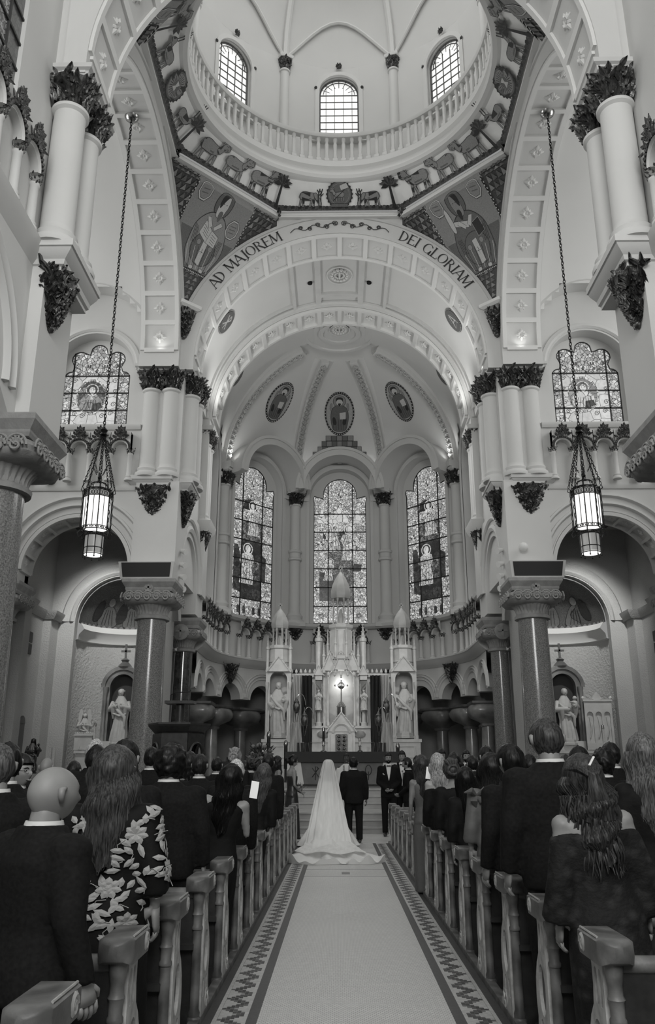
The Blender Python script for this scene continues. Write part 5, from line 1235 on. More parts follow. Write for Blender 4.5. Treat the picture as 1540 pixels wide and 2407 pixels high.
# ============================================================ HANGING LANTERNS
def lantern(x, lab):
    L = empty('hanging_lantern', (x, 17.42, 0), 0, lab, 'lantern', 'hanging lanterns')
    b = MB(); b.lathe((0, 0, 17.86), [(.05, -.1), (.16, -.04), (.19, .02), (.1, .06)], 20); b.build('ceiling_rose', BRASS, L)
    def chain(b, p0, p1, r=.030, w_=.011, ln=.085):
        p0, p1 = Vector(p0), Vector(p1); d = p1-p0; n = int(d.length/ln); t = d.normalized(); a = t.orthogonal().normalized(); c = t.cross(a)
        for i in range(n):
            o = p0+d*((i+.5)/n); e = a if i % 2 else c
            pts = [o+t*(ln*.68*cos(k*pi/3))+e*(r*sin(k*pi/3)) for k in range(7)]; b.tube(pts, w_, 4, cap=False)
    b = MB(); chain(b, (0, 0, 17.8), (0, 0, 9.0)); b.build('chain', IRON, L)
    b = MB(); b.lathe((0, 0, 8.78), [(.02, 0), (.09, .04), (.06, .10), (.09, .16), (.02, .24)], 10); b.build('chain_boss', IRON, L)
    R = .315; z0, z1 = 6.52, 7.42; V = [(R*cos(pi/8+k*pi/4), R*sin(pi/8+k*pi/4)) for k in range(8)]
    b = MB()
    for k, (vx, vy) in enumerate(V):
        chain(b, (vx*1.12, vy*1.12, z1+.1), (vx*.1, vy*.1, 8.82), .02, .008, .065)
        if k % 2: chain(b, (vx*.3, vy*.3, z1+.45), (vx*.62, vy*.62, 8.05), .015, .006, .05)
    b.build('chain', IRON, L)
    b = MB()
    for k, (vx, vy) in enumerate(V):
        b.tube([(vx, vy, z0-.02), (vx, vy, z1+.05)], .013, 6); mx_, my_ = (vx+V[(k+1) % 8][0])/2, (vy+V[(k+1) % 8][1])/2
        b.tube([(mx_, my_, z0), (mx_, my_, z1-.12)], .008, 5)
        # scroll hooks
        b.tube([(vx, vy, z1+.05), (vx*1.14, vy*1.14, z1+.10), (vx*1.20, vy*1.20, z1+.02), (vx*1.12, vy*1.12, z1-.0)], .011, 5)
        b.tube([(vx, vy, z0), (vx*1.18, vy*1.18, z0-.08), (vx*1.1, vy*1.1, z0-.16), (vx*.9, vy*.9, z0-.12)], .012, 5)
        # lattice crown band
        a, c = Vector((vx, vy, 0)), Vector((*V[(k+1) % 8], 0))
        for z in (z0, z0+.07, z1-.14, z1, z1+.04): b.tube([(a.x, a.y, z), (c.x, c.y, z)], .010, 5)
        for j in range(4):
            o = a.lerp(c, (j+.5)/4); t = (c-a).normalized()
            b.tube([(o.x+t.x*.027*cos(q*pi/4), o.y+t.y*.027*cos(q*pi/4), z1-.07+.05*sin(q*pi/4)) for q in range(9)], .006, 4)
            b.ball((o.x*1.02, o.y*1.02, z0+.035), .018, 6, 4)
        # twisted outer rods
        b.tube([(vx*1.07+.008*cos(q*1.9), vy*1.07+.008*sin(q*1.9), z0+.02+(z1-z0)*q/16) for q in range(17)], .007, 4)
    for sc_, z in ((.55, z1+.20), (.62, z1+.06)):
        P_ = [(vx*sc_, vy*sc_, z) for vx, vy in V]; b.tube(P_+[P_[0]], .012, 5)
    for vx, vy in V: b.tube([(vx, vy, z1+.03), (vx*.62, vy*.62, z1+.06), (vx*.55, vy*.55, z1+.20), (vx*.1, vy*.1, z1+.26)], .009, 5)
    b.tube([(0, 0, z1+.22), (0, 0, z1+.46)], .02, 6); b.ball((0, 0, z1+.36), .05, 8, 5)
    r2 = .215; W_ = [(r2*cos(pi/8+k*pi/4), r2*sin(pi/8+k*pi/4)) for k in range(8)]
    for k, (vx, vy) in enumerate(W_):
        b.tube([(vx, vy, z0-.10), (vx, vy, 5.93)], .010, 5); c = W_[(k+1) % 8]
        for z in (z0-.12, z0-.06, 6.12, 5.98): b.tube([(vx, vy, z), (c[0], c[1], z)], .010, 5)
        b.ball((vx, vy, 5.91), .018, 6, 4)
    b.build('iron_frame', IRON, L)
    b = MB(); b.lathe((0, 0, 0), [(R*.93, z0+.06), (R*.93, z1-.14)], 8, a0=pi/8, a1=pi/8+2*pi); g_ = b.build('glass_body', LAMPG, L, smooth=False)
    b = MB(); b.lathe((0, 0, 0), [(R*.90, z1-.14), (R*.80, z1), (R*.5, z1+.08), (R*.45, z1+.18)], 16); b.build('glass_dome', LAMPG2, L)
    b = MB(); b.lathe((0, 0, 0), [(r2*.93, 6.0), (r2*.93, 6.40)], 24); b.build('lower_drum', LAMPG2, L)
    b = MB(); b.lathe((0, 0, 0), [(r2*.9, 5.965), (r2*.9, 5.99)], 24); b.build('bottom_lens', mat('lens_lit', .95, .4, emit=1.1), L)
    point('lantern_bulb', (x, 17.42, 5.85), 45, .12, 150)
lantern(-5.49, 'black iron octagonal lantern with white glass hanging from a chain, left'); lantern(5.44, 'black iron octagonal lantern with white glass hanging from a chain, right')
# ============================================================ STATUES
def robed(h, seed, arms=None, child=False, hands='chest', head=True):
    """standing robed marble figure as one mesh, facing -y"""
    rn = random.Random(seed); b = MB(); ph = [rn.uniform(0, 6.28) for _ in range(4)]
    def ring(u, v):
        a = u*2*pi; z = v*.86*h; w_ = [.17, .165, .15, .135, .15, .165, .13, .055]; d_ = [.13, .13, .12, .105, .10, .10, .085, .05]
        t = v*7; i = min(int(t), 6); f = t-i; W = (w_[i]*(1-f)+w_[i+1]*f)*h; D_ = (d_[i]*(1-f)+d_[i+1]*f)*h
        fold = 1+(.07*sin(9*a+ph[0]+2.2*v)+.05*sin(15*a+ph[1]-3*v))*(1-v)**.5*(1 if v < .85 else 0)
        k = .03*h*sin(a+ph[2]+v*2)*(1-v)
        return ((W*cos(a))*fold+.02*h*sin(v*3+ph[3]), (D_*sin(a))*fold, z+k*.3)
    b.grid(ring, 60, 26); b.lathe((0, 0, 0), [(.17*h, -.01), (.165*h, .03*h)], 20, sy=.8)
    b.lathe((0, -.01*h, .925*h), [(.001, -.085*h), (.035*h, -.07*h), (.052*h, -.03*h), (.058*h, .01*h), (.054*h, .04*h), (.035*h, .065*h), (.001, .075*h)], 18, sy=1.12)
    b.tube([(0, -.07*h, .935*h), (0, -.082*h, .915*h), (0, -.066*h, .905*h)], [.008*h, .012*h, .008*h], 6)   # nose
    b.tube([(0, 0, .80*h), (0, -.005*h, .89*h)], .036*h, 12)
    A = {'chest': [[(-.145, .01, .74), (-.19, -.03, .60), (-.05, -.13, .66)], [(.145, .01, .74), (.19, -.03, .60), (.04, -.13, .65)]],
         'open': [[(-.145, .01, .74), (-.20, -.02, .58), (-.10, -.14, .50)], [(.145, .01, .74), (.20, -.05, .60), (.10, -.16, .64)]],
         'child': [[(-.145, .01, .74), (-.20, -.05, .58), (.02, -.15, .58)], [(.145, .01, .74), (.22, -.04, .62), (.13, -.16, .66)]]}[hands]
    for p in A:
        P_ = [(x*h, y*h, z*h) for x, y, z in p]; b.tube(P_, [.055*h, .062*h, .05*h], 12); b.ball(P_[2], .035*h, 10, 6)
        e = Vector(P_[2]); 
        for k in range(4): b.tube([e+Vector((.012*h*(k-1.5), -.02*h, .01*h)), e+Vector((.010*h*(k-1.5), -.03*h, .05*h))], .007*h, 5)
        # hanging sleeve
        m = (Vector(P_[1])+Vector(P_[2]))/2; b.tube([m, m+Vector((0, .02*h, -.10*h)), m+Vector((0, .03*h, -.22*h))], [.06*h, .05*h, .012*h], 10)
    # drape across
    b.tube([(-.14*h, -.07*h, .70*h), (-.02*h, -.12*h, .56*h), (.12*h, -.12*h, .44*h), (.13*h, -.11*h, .25*h)], [.02*h, .035*h, .04*h, .015*h], 8)
    b.tube([(-.15*h, -.08*h, .52*h), (.02*h, -.135*h, .46*h), (.14*h, -.09*h, .50*h)], [.015*h, .028*h, .015*h], 8)
    if child:
        b.lathe((.16*h, -.12*h, .60*h), [(.03*h, 0), (.06*h, .04*h), (.05*h, .13*h), (.02*h, .16*h)], 14); b.ball((.16*h, -.13*h, .80*h), .042*h, 12, 8); b.tube([(.12*h, -.15*h, .72*h), (.05*h, -.19*h, .72*h)], .018*h, 8)
    return b
def statue(name, loc, h, seed, hands, lab, rz=0, child=False, veil=True, group=None, m=STAT):
    r = empty(name, loc, rz, lab, 'statue', group); robed(h, seed, hands=hands, child=child).build('body', m, r, ang=60)
    b = MB()
    if veil: b.grid(lambda u, v: ((.066+.05*v*v)*h*cos(pi*u)*(1.15), (.07+.02*v)*h*sin(pi*u)+.0*h, (1.0-.27*v+ -.012)*h-(.01*h if 1 else 0)), 18, 8); b.lathe((0, .005*h, .94*h), [(.068*h, 0), (.062*h, .035*h), (.035*h, .06*h), (.001, .068*h)], 18, sy=1.1)
    else: b.lathe((0, .01*h, .935*h), [(.063*h, -.03*h), (.064*h, .01*h), (.055*h, .045*h), (.03*h, .066*h), (.001, .072*h)], 16, sy=1.15); b.tube([(0, -.05*h, .885*h), (0, -.055*h, .85*h)], [.03*h, .008*h], 8)
    b.build('veil' if veil else 'hair_and_beard', m, r, ang=60)
    b = MB(); b.lathe((0, 0, -.10*h), [(.20*h, 0), (.20*h, .04*h), (.18*h, .05*h), (.18*h, .10*h)], 8, a0=pi/8, a1=pi/8+2*pi); b.build('pedestal', m, r, smooth=False); return r
# ============================================================ HIGH ALTAR
AY = 29.0
HA = empty('high_altar', (0, AY, 0), 0, 'tall white marble gothic high altar with spires in the middle of the apse', 'altar')
def gable(b, cx, w_, z0, h, y0, y1, t=.06):
    b.add([(cx-w_, y0, z0), (cx+w_, y0, z0), (cx, y0, z0+h), (cx-w_, y1, z0), (cx+w_, y1, z0), (cx, y1, z0+h)], [(0, 1, 2), (3, 5, 4), (0, 3, 4, 1), (1, 4, 5, 2), (2, 5, 3, 0)])
    for sg in (-1, 1):
        b.tube([(cx+sg*(w_+.02), y0-.01, z0-.02), (cx, y0-.01, z0+h+.02)], t*.45, 6)
        for k in range(3): q = (k+.7)/3.4; b.ball((cx+sg*(w_+.02)*(1-q), y0-.02, z0+h*q+.03), t*.5, 6, 4)
    b.ball((cx, (y0+y1)/2, z0+h+.05), t*.8, 8, 5)
def pinnacle(b, x, y, z, r, h1, h2):
    b.lathe((x, y, z), [(r*1.25, 0), (r*1.25, h1*.08), (r, h1*.12), (r, h1*.9), (r*1.3, h1*.92), (r*1.3, h1), (r*.75, h1+.02), (.008, h1+h2)], 8, a0=pi/8, a1=pi/8+2*pi)
    for k in range(3):
        for a in (0, pi/2, pi, 3*pi/2): rr = r*.75*(1-(k+.6)/3.4)+.012; b.ball((x+rr*cos(a), y+rr*sin(a), z+h1+h2*(k+.6)/3.4), r*.24, 5, 3)
    b.ball((x, y, z+h1+h2), r*.35, 6, 4)
def turret(b, x, y, z, r, hc, hd):
    """open lantern of colonnettes under a scaly pointed dome"""
    for k in range(8):
        a = k*pi/4+pi/8; b.lathe((x+r*.82*cos(a), y+r*.82*sin(a), z), [(.034, 0), (.034, .05), (.024, .07), (.024, hc-.12), (.042, hc-.06), (.042, hc)], 8)
        b.add([(x+r*.9*cos(a), y+r*.9*sin(a), z+hc), (x+r*.9*cos(a+pi/4), y+r*.9*sin(a+pi/4), z+hc), (x+r*.97*cos(a+pi/8), y+r*.97*sin(a+pi/8), z+hc+hd*.34), (x+r*.7*cos(a+pi/8), y+r*.7*sin(a+pi/8), z+hc+.02)], [(0, 1, 2), (0, 2, 3), (1, 3, 2)])
    b.lathe((x, y, z), [(r, -.05), (r, 0), (r*.2, .01)], 8, a0=pi/8, a1=pi/8+2*pi)
    b.lathe((x, y, z+hc), [(r*.2, -.02), (r*1.02, 0), (r*1.06, .06), (r*1.10, hd*.12), (r*1.08, hd*.28), (r*.92, hd*.50), (r*.62, hd*.74), (r*.25, hd*.94), (.03, hd*1.02)], 8, a0=pi/8, a1=pi/8+2*pi)
    b.lathe((x, y, z), [(r*.22, 0), (r*.25, hc*.3), (r*.12, hc*.6)], 8)
    b.box(x-.02, x+.02, y-.02, y+.02, z+hc+hd, z+hc+hd*1.28); b.box(x-.07, x+.07, y-.02, y+.02, z+hc+hd*1.14, z+hc+hd*1.14+.04)
b = MB(); b.box(-2.66, 2.66, -.25, 1.0, 1.05, 1.62); b.box(-2.72, 2.72, -.30, 1.0, 1.62, 1.72); b.box(-1.6, 1.6, -.1, 1.0, 1.7, 2.02); b.build('plinth', ALT, HA, smooth=False)
b = MB(); b.box(-1.02, 1.02, -.20, .6, 2.0, 2.05); b.box(-1.0, 1.0, -.12, .6, 2.05, 2.35); b.box(-1.04, 1.04, -.16, .6, 2.35, 2.42); b.box(-1.0, 1.0, -.06, .6, 2.42, 2.82); b.box(-1.06, 1.06, -.12, .6, 2.82, 2.90)
for sg in (-1, 1):
    for k in range(3): b.lathe((sg*(.62+.0*k), -.08, 2.62), [(.001, -.02), (.10, -.015), (.13, 0)], 4 if k == 0 else 16, ax='y', sx=1.6)
b.build('gradine', ALT, HA, smooth=False)
b = MB(); b.box(-.46, .46, -.28, .3, 2.0, 2.70); gable(b, 0, .50, 2.70, .62, -.30, .3); b.lathe((0, -.31, 2.66), [(.24, 0), (.30, -.03), (.33, 0)], 24, ax='y', a0=0, a1=pi); b.box(-.36, -.22, -.32, -.28, 2.04, 2.62); b.box(.22, .36, -.32, -.28, 2.04, 2.62)
b.build('tabernacle', ALT, HA, smooth=False)
b = MB(); b.slab([(-.19, 2.06), (.19, 2.06), (.19, 2.62), (-.19, 2.62)], [], -.335, -.31, lambda u, v, d: (u, d, v))
for i in range(4):
    for j in range(2): b.ball((-.09+.18*j, -.335, 2.14+.13*i), .05, 8, 5)
b.build('tabernacle_door', BRONZE, HA)
b = MB(); b.slab([(-.62, 2.9), (.62, 2.9), (.62, 5.1), (-.62, 5.1)], [[(-.42, 2.92), (.42, 2.92), (.42, 4.58)]+[(.42*cos(pi*i/12), 4.58+.30*sin(pi*i/12)) for i in range(1, 13)]], -.05, .25, lambda u, v, d: (u, d, v))
b.box(-.5, .5, .45, .5, 2.9, 5.0); b.add([(-.2, -.1, 2.9), (.2, -.1, 2.9), (.14, -.1, 3.18), (-.14, -.1, 3.18), (-.2, .3, 2.9), (.2, .3, 2.9), (.14, .3, 3.18), (-.14, .3, 3.18)], [(0, 1, 2, 3), (4, 7, 6, 5), (3, 2, 6, 7), (0, 3, 7, 4), (1, 5, 6, 2)])
b.build('throne_niche', ALT, HA, smooth=False)
b = MB()
for sg in (-1, 1):
    for x, y in ((.46, -.10), (.56, -.02), (.46, .10)):
        b.lathe((sg*x, y, 2.9), [(.055, 0), (.055, .12), (.035, .15), (.033, 1.62), (.055, 1.70), (.06, 1.80)], 10)
for k in (-1, 0, 1): gable(b, k*.40, .25, 4.78-abs(k)*.02, .62, -.28+abs(k)*.10, .1)
for k in (-2, -1, 0, 1, 2): b.lathe((k*.22, -.24+abs(k)*.03, 4.6), [(.001, -.05), (.04, -.02), (.05, .06), (.02, .12)], 8)
for k in (-1.5, -.5, .5, 1.5): pinnacle(b, k*.40, -.24+abs(k)*.06, 4.68, .05, .62, .42)
b.build('canopy', ALT, HA)
b = MB(); b.lathe((0, .15, 5.15), [(.52, 0), (.52, .1), (.42, .16), (.40, 1.05), (.46, 1.12), (.46, 1.22), (.34, 1.26)], 8, a0=pi/8, a1=pi/8+2*pi)
for k in range(8): a = k*pi/4+pi/8; pinnacle(b, .50*cos(a), .15+.50*sin(a), 5.2, .045, .5, .5); b.lathe((.40*cos(a), .15+.40*sin(a), 5.3), [(.04, 0), (.03, .1), (.03, .8), (.05, .86)], 8)
b.build('spire_base', ALT, HA); b = MB(); turret(b, 0, .15, 6.42, .35, .92, .98); b.build('central_spire', ALT, HA)
for sg in (-1, 1):
    b = MB(); pinnacle(b, sg*.78, .0, 4.55, .10, 1.35, .5); b.box(sg*.78-.12, sg*.78+.12, -.12, .2, 4.45, 4.6); gable(b, sg*.78, .17, 4.6, .34, -.16, .1, .04)
    b.lathe((sg*.78, .05, 2.9), [(.12, 0), (.12, .1), (.08, .14), (.07, .45), (.12, .5), (.12, .55)], 8)
    for q in (-.12, .12): b.lathe((sg*.78+q, .08, 3.0), [(.03, 0), (.025, 1.45), (.04, 1.5)], 8)
    b.build('side_pinnacle', ALT, HA)
    # side wall of reredos behind the drapery
    b = MB(); b.box(sg*1.33-.45, sg*1.33+.45, .15, .6, 2.0, 4.62); b.box(sg*1.33-.48, sg*1.33+.48, .05, .6, 4.55, 4.68)
    for k in range(6): x = sg*1.33-.40+.16*k; b.lathe((x, .10, 4.68), [(.001, 0), (.045, .04), (.05, .09), (.015, .16), (.001, .18)], 8)
    for k in (-.3, 0, .3): b.lathe((sg*1.33+k, .12, 2.1), [(.04, 0), (.03, .1), (.03, 2.2), (.05, 2.3)], 8)
    b.build('reredos_wing', ALT, HA)
    # statue tower
    cx = sg*2.17
    b = MB(); b.box(cx-.50, cx+.50, -.25, .65, 1.7, 2.38); b.box(cx-.54, cx+.54, -.30, .65, 2.36, 2.46); b.slab([(cx-.32, 1.85), (cx+.32, 1.85), (cx+.32, 2.25), (cx-.32, 2.25)], [[(cx-.28, 1.89), (cx+.28, 1.89), (cx+.28, 2.21), (cx-.28, 2.21)]], -.28, -.24, lambda u, v, d: (u, d, v)); b.build('statue_pedestal_block', ALT, HA, smooth=False)
    b = MB(); out = [(cx-.44, 2.44), (cx-.30, 2.44), (cx-.30, 4.45)]+[(cx-.30*cos(pi*i/14), 4.45+.30*sin(pi*i/14)) for i in range(1, 15)]+[(cx+.30, 2.44), (cx+.44, 2.44), (cx+.44, 4.85), (cx-.44, 4.85)]
    b.slab(out, [], -.18, .05, lambda u, v, d: (u, d, v)); b.box(cx-.44, cx+.44, .5, .6, 2.44, 4.85); b.box(cx-.44, cx-.40, 0, .55, 2.44, 4.8); b.box(cx+.40, cx+.44, 0, .55, 2.44, 4.8)
    b.build('statue_niche', ALT, HA, smooth=False)
    b = MB()
    for q in (-.40, .40): b.lathe((cx+q, -.22, 2.46), [(.055, 0), (.055, .1), (.032, .14), (.030, 1.62), (.05, 1.70), (.065, 1.82), (.07, 1.9)], 10)
    gable(b, cx, .40, 4.72, .50, -.28, .3); b.build('niche_frame', ALT, HA)
    b = MB(); b.lathe((cx, .1, 4.8), [(.36, 0), (.36, .7), (.41, .74), (.41, .84)], 8, a0=pi/8, a1=pi/8+2*pi); b.lathe((cx, .1, 5.05), [(.37, 0), (.385, .02), (.37, .04)], 16)
    for q in (-.40, .40): pinnacle(b, cx+q, -.12, 4.72, .055, .85, .40)
    turret(b, cx, .1, 5.64, .30, .62, .72); b.build('tower_turret', ALT, HA)
    st = statue('saint_statue', (cx, AY-.02, 2.66), 1.72, 40+sg, 'open', 'white marble saint statue in the %s tower niche of the high altar' % ('left' if sg < 0 else 'right'), 0, veil=sg > 0)
    an = statue('angel_statue', (sg*.78, AY-.16, 3.48), .62, 50+sg, 'chest', 'small marble angel beside the crucifix niche, %s' % ('left' if sg < 0 else 'right'), 0)
    # draperies
    def cloth(name, x0, x1, z0, z1, y, m, lab, folds=5, taper=0., amp=.035, par=None):
        g = MB(); g.grid(lambda u, v: (x0+(x1-x0)*u*(1-taper*v)+(x1-x0)*taper*v*.5, y+amp*sin(u*folds*2*pi+v*1.2)+.02*sin(u*17+v*6), z1+(z0-z1)*v+.02*sin(u*9)*v), 60, 14)
        g.grid(lambda u, v: (x0+(x1-x0)*u*(1-taper*v)+(x1-x0)*taper*v*.5, y+.012+amp*sin(u*folds*2*pi+v*1.2)+.02*sin(u*17+v*6), z1+(z0-z1)*v+.02*sin(u*9)*v), 60, 14)
        return tag(g.build(name, m, par), lab, 'drapery')
    sd = 'left' if sg < 0 else 'right'
    DKC = mat('dark_velvet', .012, .85, bump=(20, .3, .01)); WHC = mat('white_satin_drape', .42, .6)
    cloth('dark_curtain', sg*1.0, sg*1.36, 2.35, 4.58, AY-.30, DKC, 'long dark curtain hanging on the %s wing of the altar' % sd, 3)
    cloth('white_curtain', sg*1.36, sg*1.66, 3.0, 4.60, AY-.26, WHC, 'upper white curtain beside the %s dark curtain' % sd, 3, .35)
    cloth('white_curtain', sg*1.38, sg*1.70, 1.9, 3.0, AY-.34, WHC, 'lower gathered white drape beside the %s dark curtain' % sd, 4, -.5)
    cloth('dark_antependium', sg*1.02, sg*1.50, 1.74, 2.34, AY-.36, mat('dark_grey_satin', .035, .5), 'dark satin cloth gathered at the foot of the %s curtain' % sd, 4, -.2)
    for kx, kz, yy in ((1.24, 3.05, AY-.75), (1.52, 3.5, AY-.62)):
        g = empty('sanctuary_lamp', (sg*kx, yy, kz), 0, 'bronze lamp with arched bracket, %s altar wing, %s one' % (sd, 'lower' if kz < 3.2 else 'upper'), 'lamp')
        q = MB(); q.lathe((0, 0, 0), [(.02, -.22), (.08, -.18), (.11, -.08), (.12, .05), (.09, .12), (.10, .16), (.05, .22), (.02, .30)], 12); q.build('lamp_body', BRONZE, g)
        q = MB(); q.tube([(.14+.13*cos(t*pi/10)*1.3, .02, .05+.38*sin(t*pi/10)) for t in range(11)], .012, 5); q.tube([(0, 0, .3), (.0, .02, .42)], .008, 5); q.build('bracket', BRASS, g)
        for k in range(3): a = k*2.1; q = MB(); q.tube([(.09*cos(a), .09*sin(a), -.14), (.02*cos(a), .02*sin(a), -.50)], [.02, .006], 6); q.build('tassel', BRONZE, g)
# crucifix on the throne
cr = empty('crucifix', (0, AY-.05, 3.18), 0, 'gilt crucifix on a domed stand in front of the lit altar niche', 'crucifix')
b = MB(); b.lathe((0, 0, 0), [(.17, 0), (.17, .04), (.15, .06), (.15, .34), (.17, .36), (.13, .42), (.08, .50), (.03, .54)], 12); b.build('stand', BRASS, cr)
b = MB(); b.tube([(0, 0, .5), (0, 0, 1.32)], .016, 8); b.box(-.21, .21, -.02, .02, 1.06, 1.10); b.box(-.03, .03, -.02, .02, 1.28, 1.34)
for x, z in ((-.21, 1.08), (.21, 1.08), (0, 1.36)): b.ball((x, 0, z), .035, 8, 5)
b.lathe((0, .0, 1.08), [(.10, -.008), (.12, 0), (.10, .008)], 16, ax='y'); b.build('cross', BRASS, cr)
b = MB(); b.tube([(0, -.03, .85), (0, -.04, 1.0), (0, -.03, 1.10)], [.012, .025, .022], 8); b.ball((0, -.03, 1.14), .022, 8, 5); b.tube([(-.15, -.03, 1.10), (0, -.03, 1.06), (.15, -.03, 1.10)], .010, 6); b.build('corpus', BRASS, cr)
# altar candlesticks and small pieces
def candle(x, y, z, h, lab, g=None, m=IRON, rr=.045):
    c = empty('altar_candle', (x, y, z), 0, lab, 'candle', g); b = MB(); b.lathe((0, 0, 0), [(.09, 0), (.09, .02), (.03, .06), (.03, .16), (.05, .18), (.03, .22), (.03, h*.45), (.06, h*.46), (.06, h*.48)], 12); b.build('holder', BRASS, c)
    b = MB(); b.lathe((0, 0, h*.48), [(rr*.8, 0), (rr*.8, h*.5), (rr*.3, h*.51)], 12); b.build('wax', m, c); b = MB(); b.lathe((0, 0, h), [(rr, -.02), (rr*.9, .08), (.01, .1)], 10); b.build('glass_follower', BRASS, c)
for i, (x, y, z, h, d) in enumerate(((-.55, 25.6, 1.98, .62, 'dark candle left on the altar table'), (.62, 28.6, 2.05, .35, 'small candle right of the tabernacle'))): candle(x, y, z, h, d, m=IRON if i == 0 else LT)
for x, z, h, d in ((-2.25, .9, 1.95, 'tallest processional candle left of the altar'), (-1.72, .9, 1.68, 'processional candle between the left statue and curtain'), (-2.42, .9, 1.45, 'shortest processional candle at the far left of the altar'), (1.72, .9, 1.60, 'processional candle right of the altar curtain')):
    c = empty('processional_candle', (x, 26.2, z-.2 if False else .62), 0, d, 'candle', None); b = MB(); b.lathe((0, 0, 0), [(.14, 0), (.14, .03), (.05, .08), (.035, .2), (.035, h*.55)], 12); b.build('stand', WOODD, c)
    b = MB(); b.lathe((0, 0, 0), [(.055, h*.52), (.055, h*.93)], 12); b.build('candle_tube', mat('dark_red_glass', .02, .15), c); b = MB(); b.lathe((0, 0, 0), [(.06, h*.92), (.07, h*.95), (.05, h), (.01, h+.05)], 12); b.build('brass_cap', BRASS, c)
# freestanding altar
fa = empty('altar_table', (0, 25.7, 1.06), 0, 'grey marble altar table with a dark cloth along its top, behind the priest', 'altar')
b = MB(); b.box(-1.30, 1.30, -.35, .35, 0, .62); b.build('marble_front', mat('grey_altar_marble', .10, .5, nz=(3, .3)), fa, smooth=False)
for sg in (-1, 1):
    b = MB(); b.add([(sg*1.62, -.40, 0), (sg*1.12, -.40, 0), (sg*1.22, -.40, .62), (sg*1.62, -.40, .62), (sg*1.62, .3, 0), (sg*1.12, .3, 0), (sg*1.22, .3, .62), (sg*1.62, .3, .62)], [(0, 1, 2, 3), (4, 7, 6, 5), (0, 4, 5, 1), (3, 2, 6, 7), (1, 5, 6, 2), (0, 3, 7, 4)]); b.build('end_pier', ALT, fa, smooth=False)
b = MB(); b.box(-1.68, 1.68, -.46, .42, .62, .92); b.build('dark_cloth', mat('dark_altar_cloth', .028, .8), fa, smooth=False)
b = MB(); 
for sg, x in ((-1, -.78), (1, .78)):
    if sg < 0: b.tube([(x-.10, -.36, .20), (x+.10, -.36, .46)], .012, 5); b.tube([(x+.10, -.36, .20), (x-.10, -.36, .46)], .012, 5); b.tube([(x, -.36, .12), (x, -.36, .50), (x+.06, -.36, .48), (x+.06, -.36, .40), (x, -.36, .38)], .012, 5)
    else: b.tube([(x+.09*cos(t*pi/8), -.36, .40+.14*sin(t*pi/8)) for t in range(17)], .012, 5); b.tube([(x, -.36, .12), (x, -.36, .36)], .012, 5)
b.build('carved_symbol', MATS['mosaic_dark'], fa)
# communion rail posts
for s in (-1, 1):
    r = empty('marble_rail', (s*1.22, 20.9, 0), 0, 'marble communion rail and post on the %s of the aisle head' % ('left' if s < 0 else 'right'), 'railing')
    b = MB(); b.box(-.13, .13, -.13, .13, 0, .12); b.box(-.10, .10, -.10, .10, .12, .78); b.box(-.14, .14, -.14, .14, .78, .88); b.build('end_post', MATS['pale_step_marble'], r, smooth=False)
    b = MB(); b.box(*sorted((s*.12, s*3.0)), -.11, .11, .78, .88); b.box(*sorted((s*.12, s*3.0)), -.11, .11, 0, .12); b.build('rail', MATS['pale_step_marble'], r, smooth=False)
    for k in range(9): place(BALM, 'baluster', r, (s*(.28+.28*k), 0, .06), (0, 0, 0), (1.2, 1.2, .72))
g = empty('brass_gate', (1.13, 20.6, 0), 0, 'openwork brass gate leaf folded beside the best man', 'gate')
b = MB()
for k in range(4): b.tube([(-.02+.04*k, -.02, .05), (-.02+.04*k, -.02, .75)], .008, 5)
for k in range(7): b.tube([(.04+.05*cos(t*pi/5), -.03, .12+.095*k+.045*sin(t*pi/5)) for t in range(11)], .008, 5)
b.build('scroll_grille', BRASS, g); b = MB(); b.box(-.05, -.03, -.03, 0, 0, .8); b.box(.12, .14, -.03, 0, 0, .8); b.box(-.05, .14, -.03, 0, .78, .8); b.build('frame', BRASS, g, smooth=False)
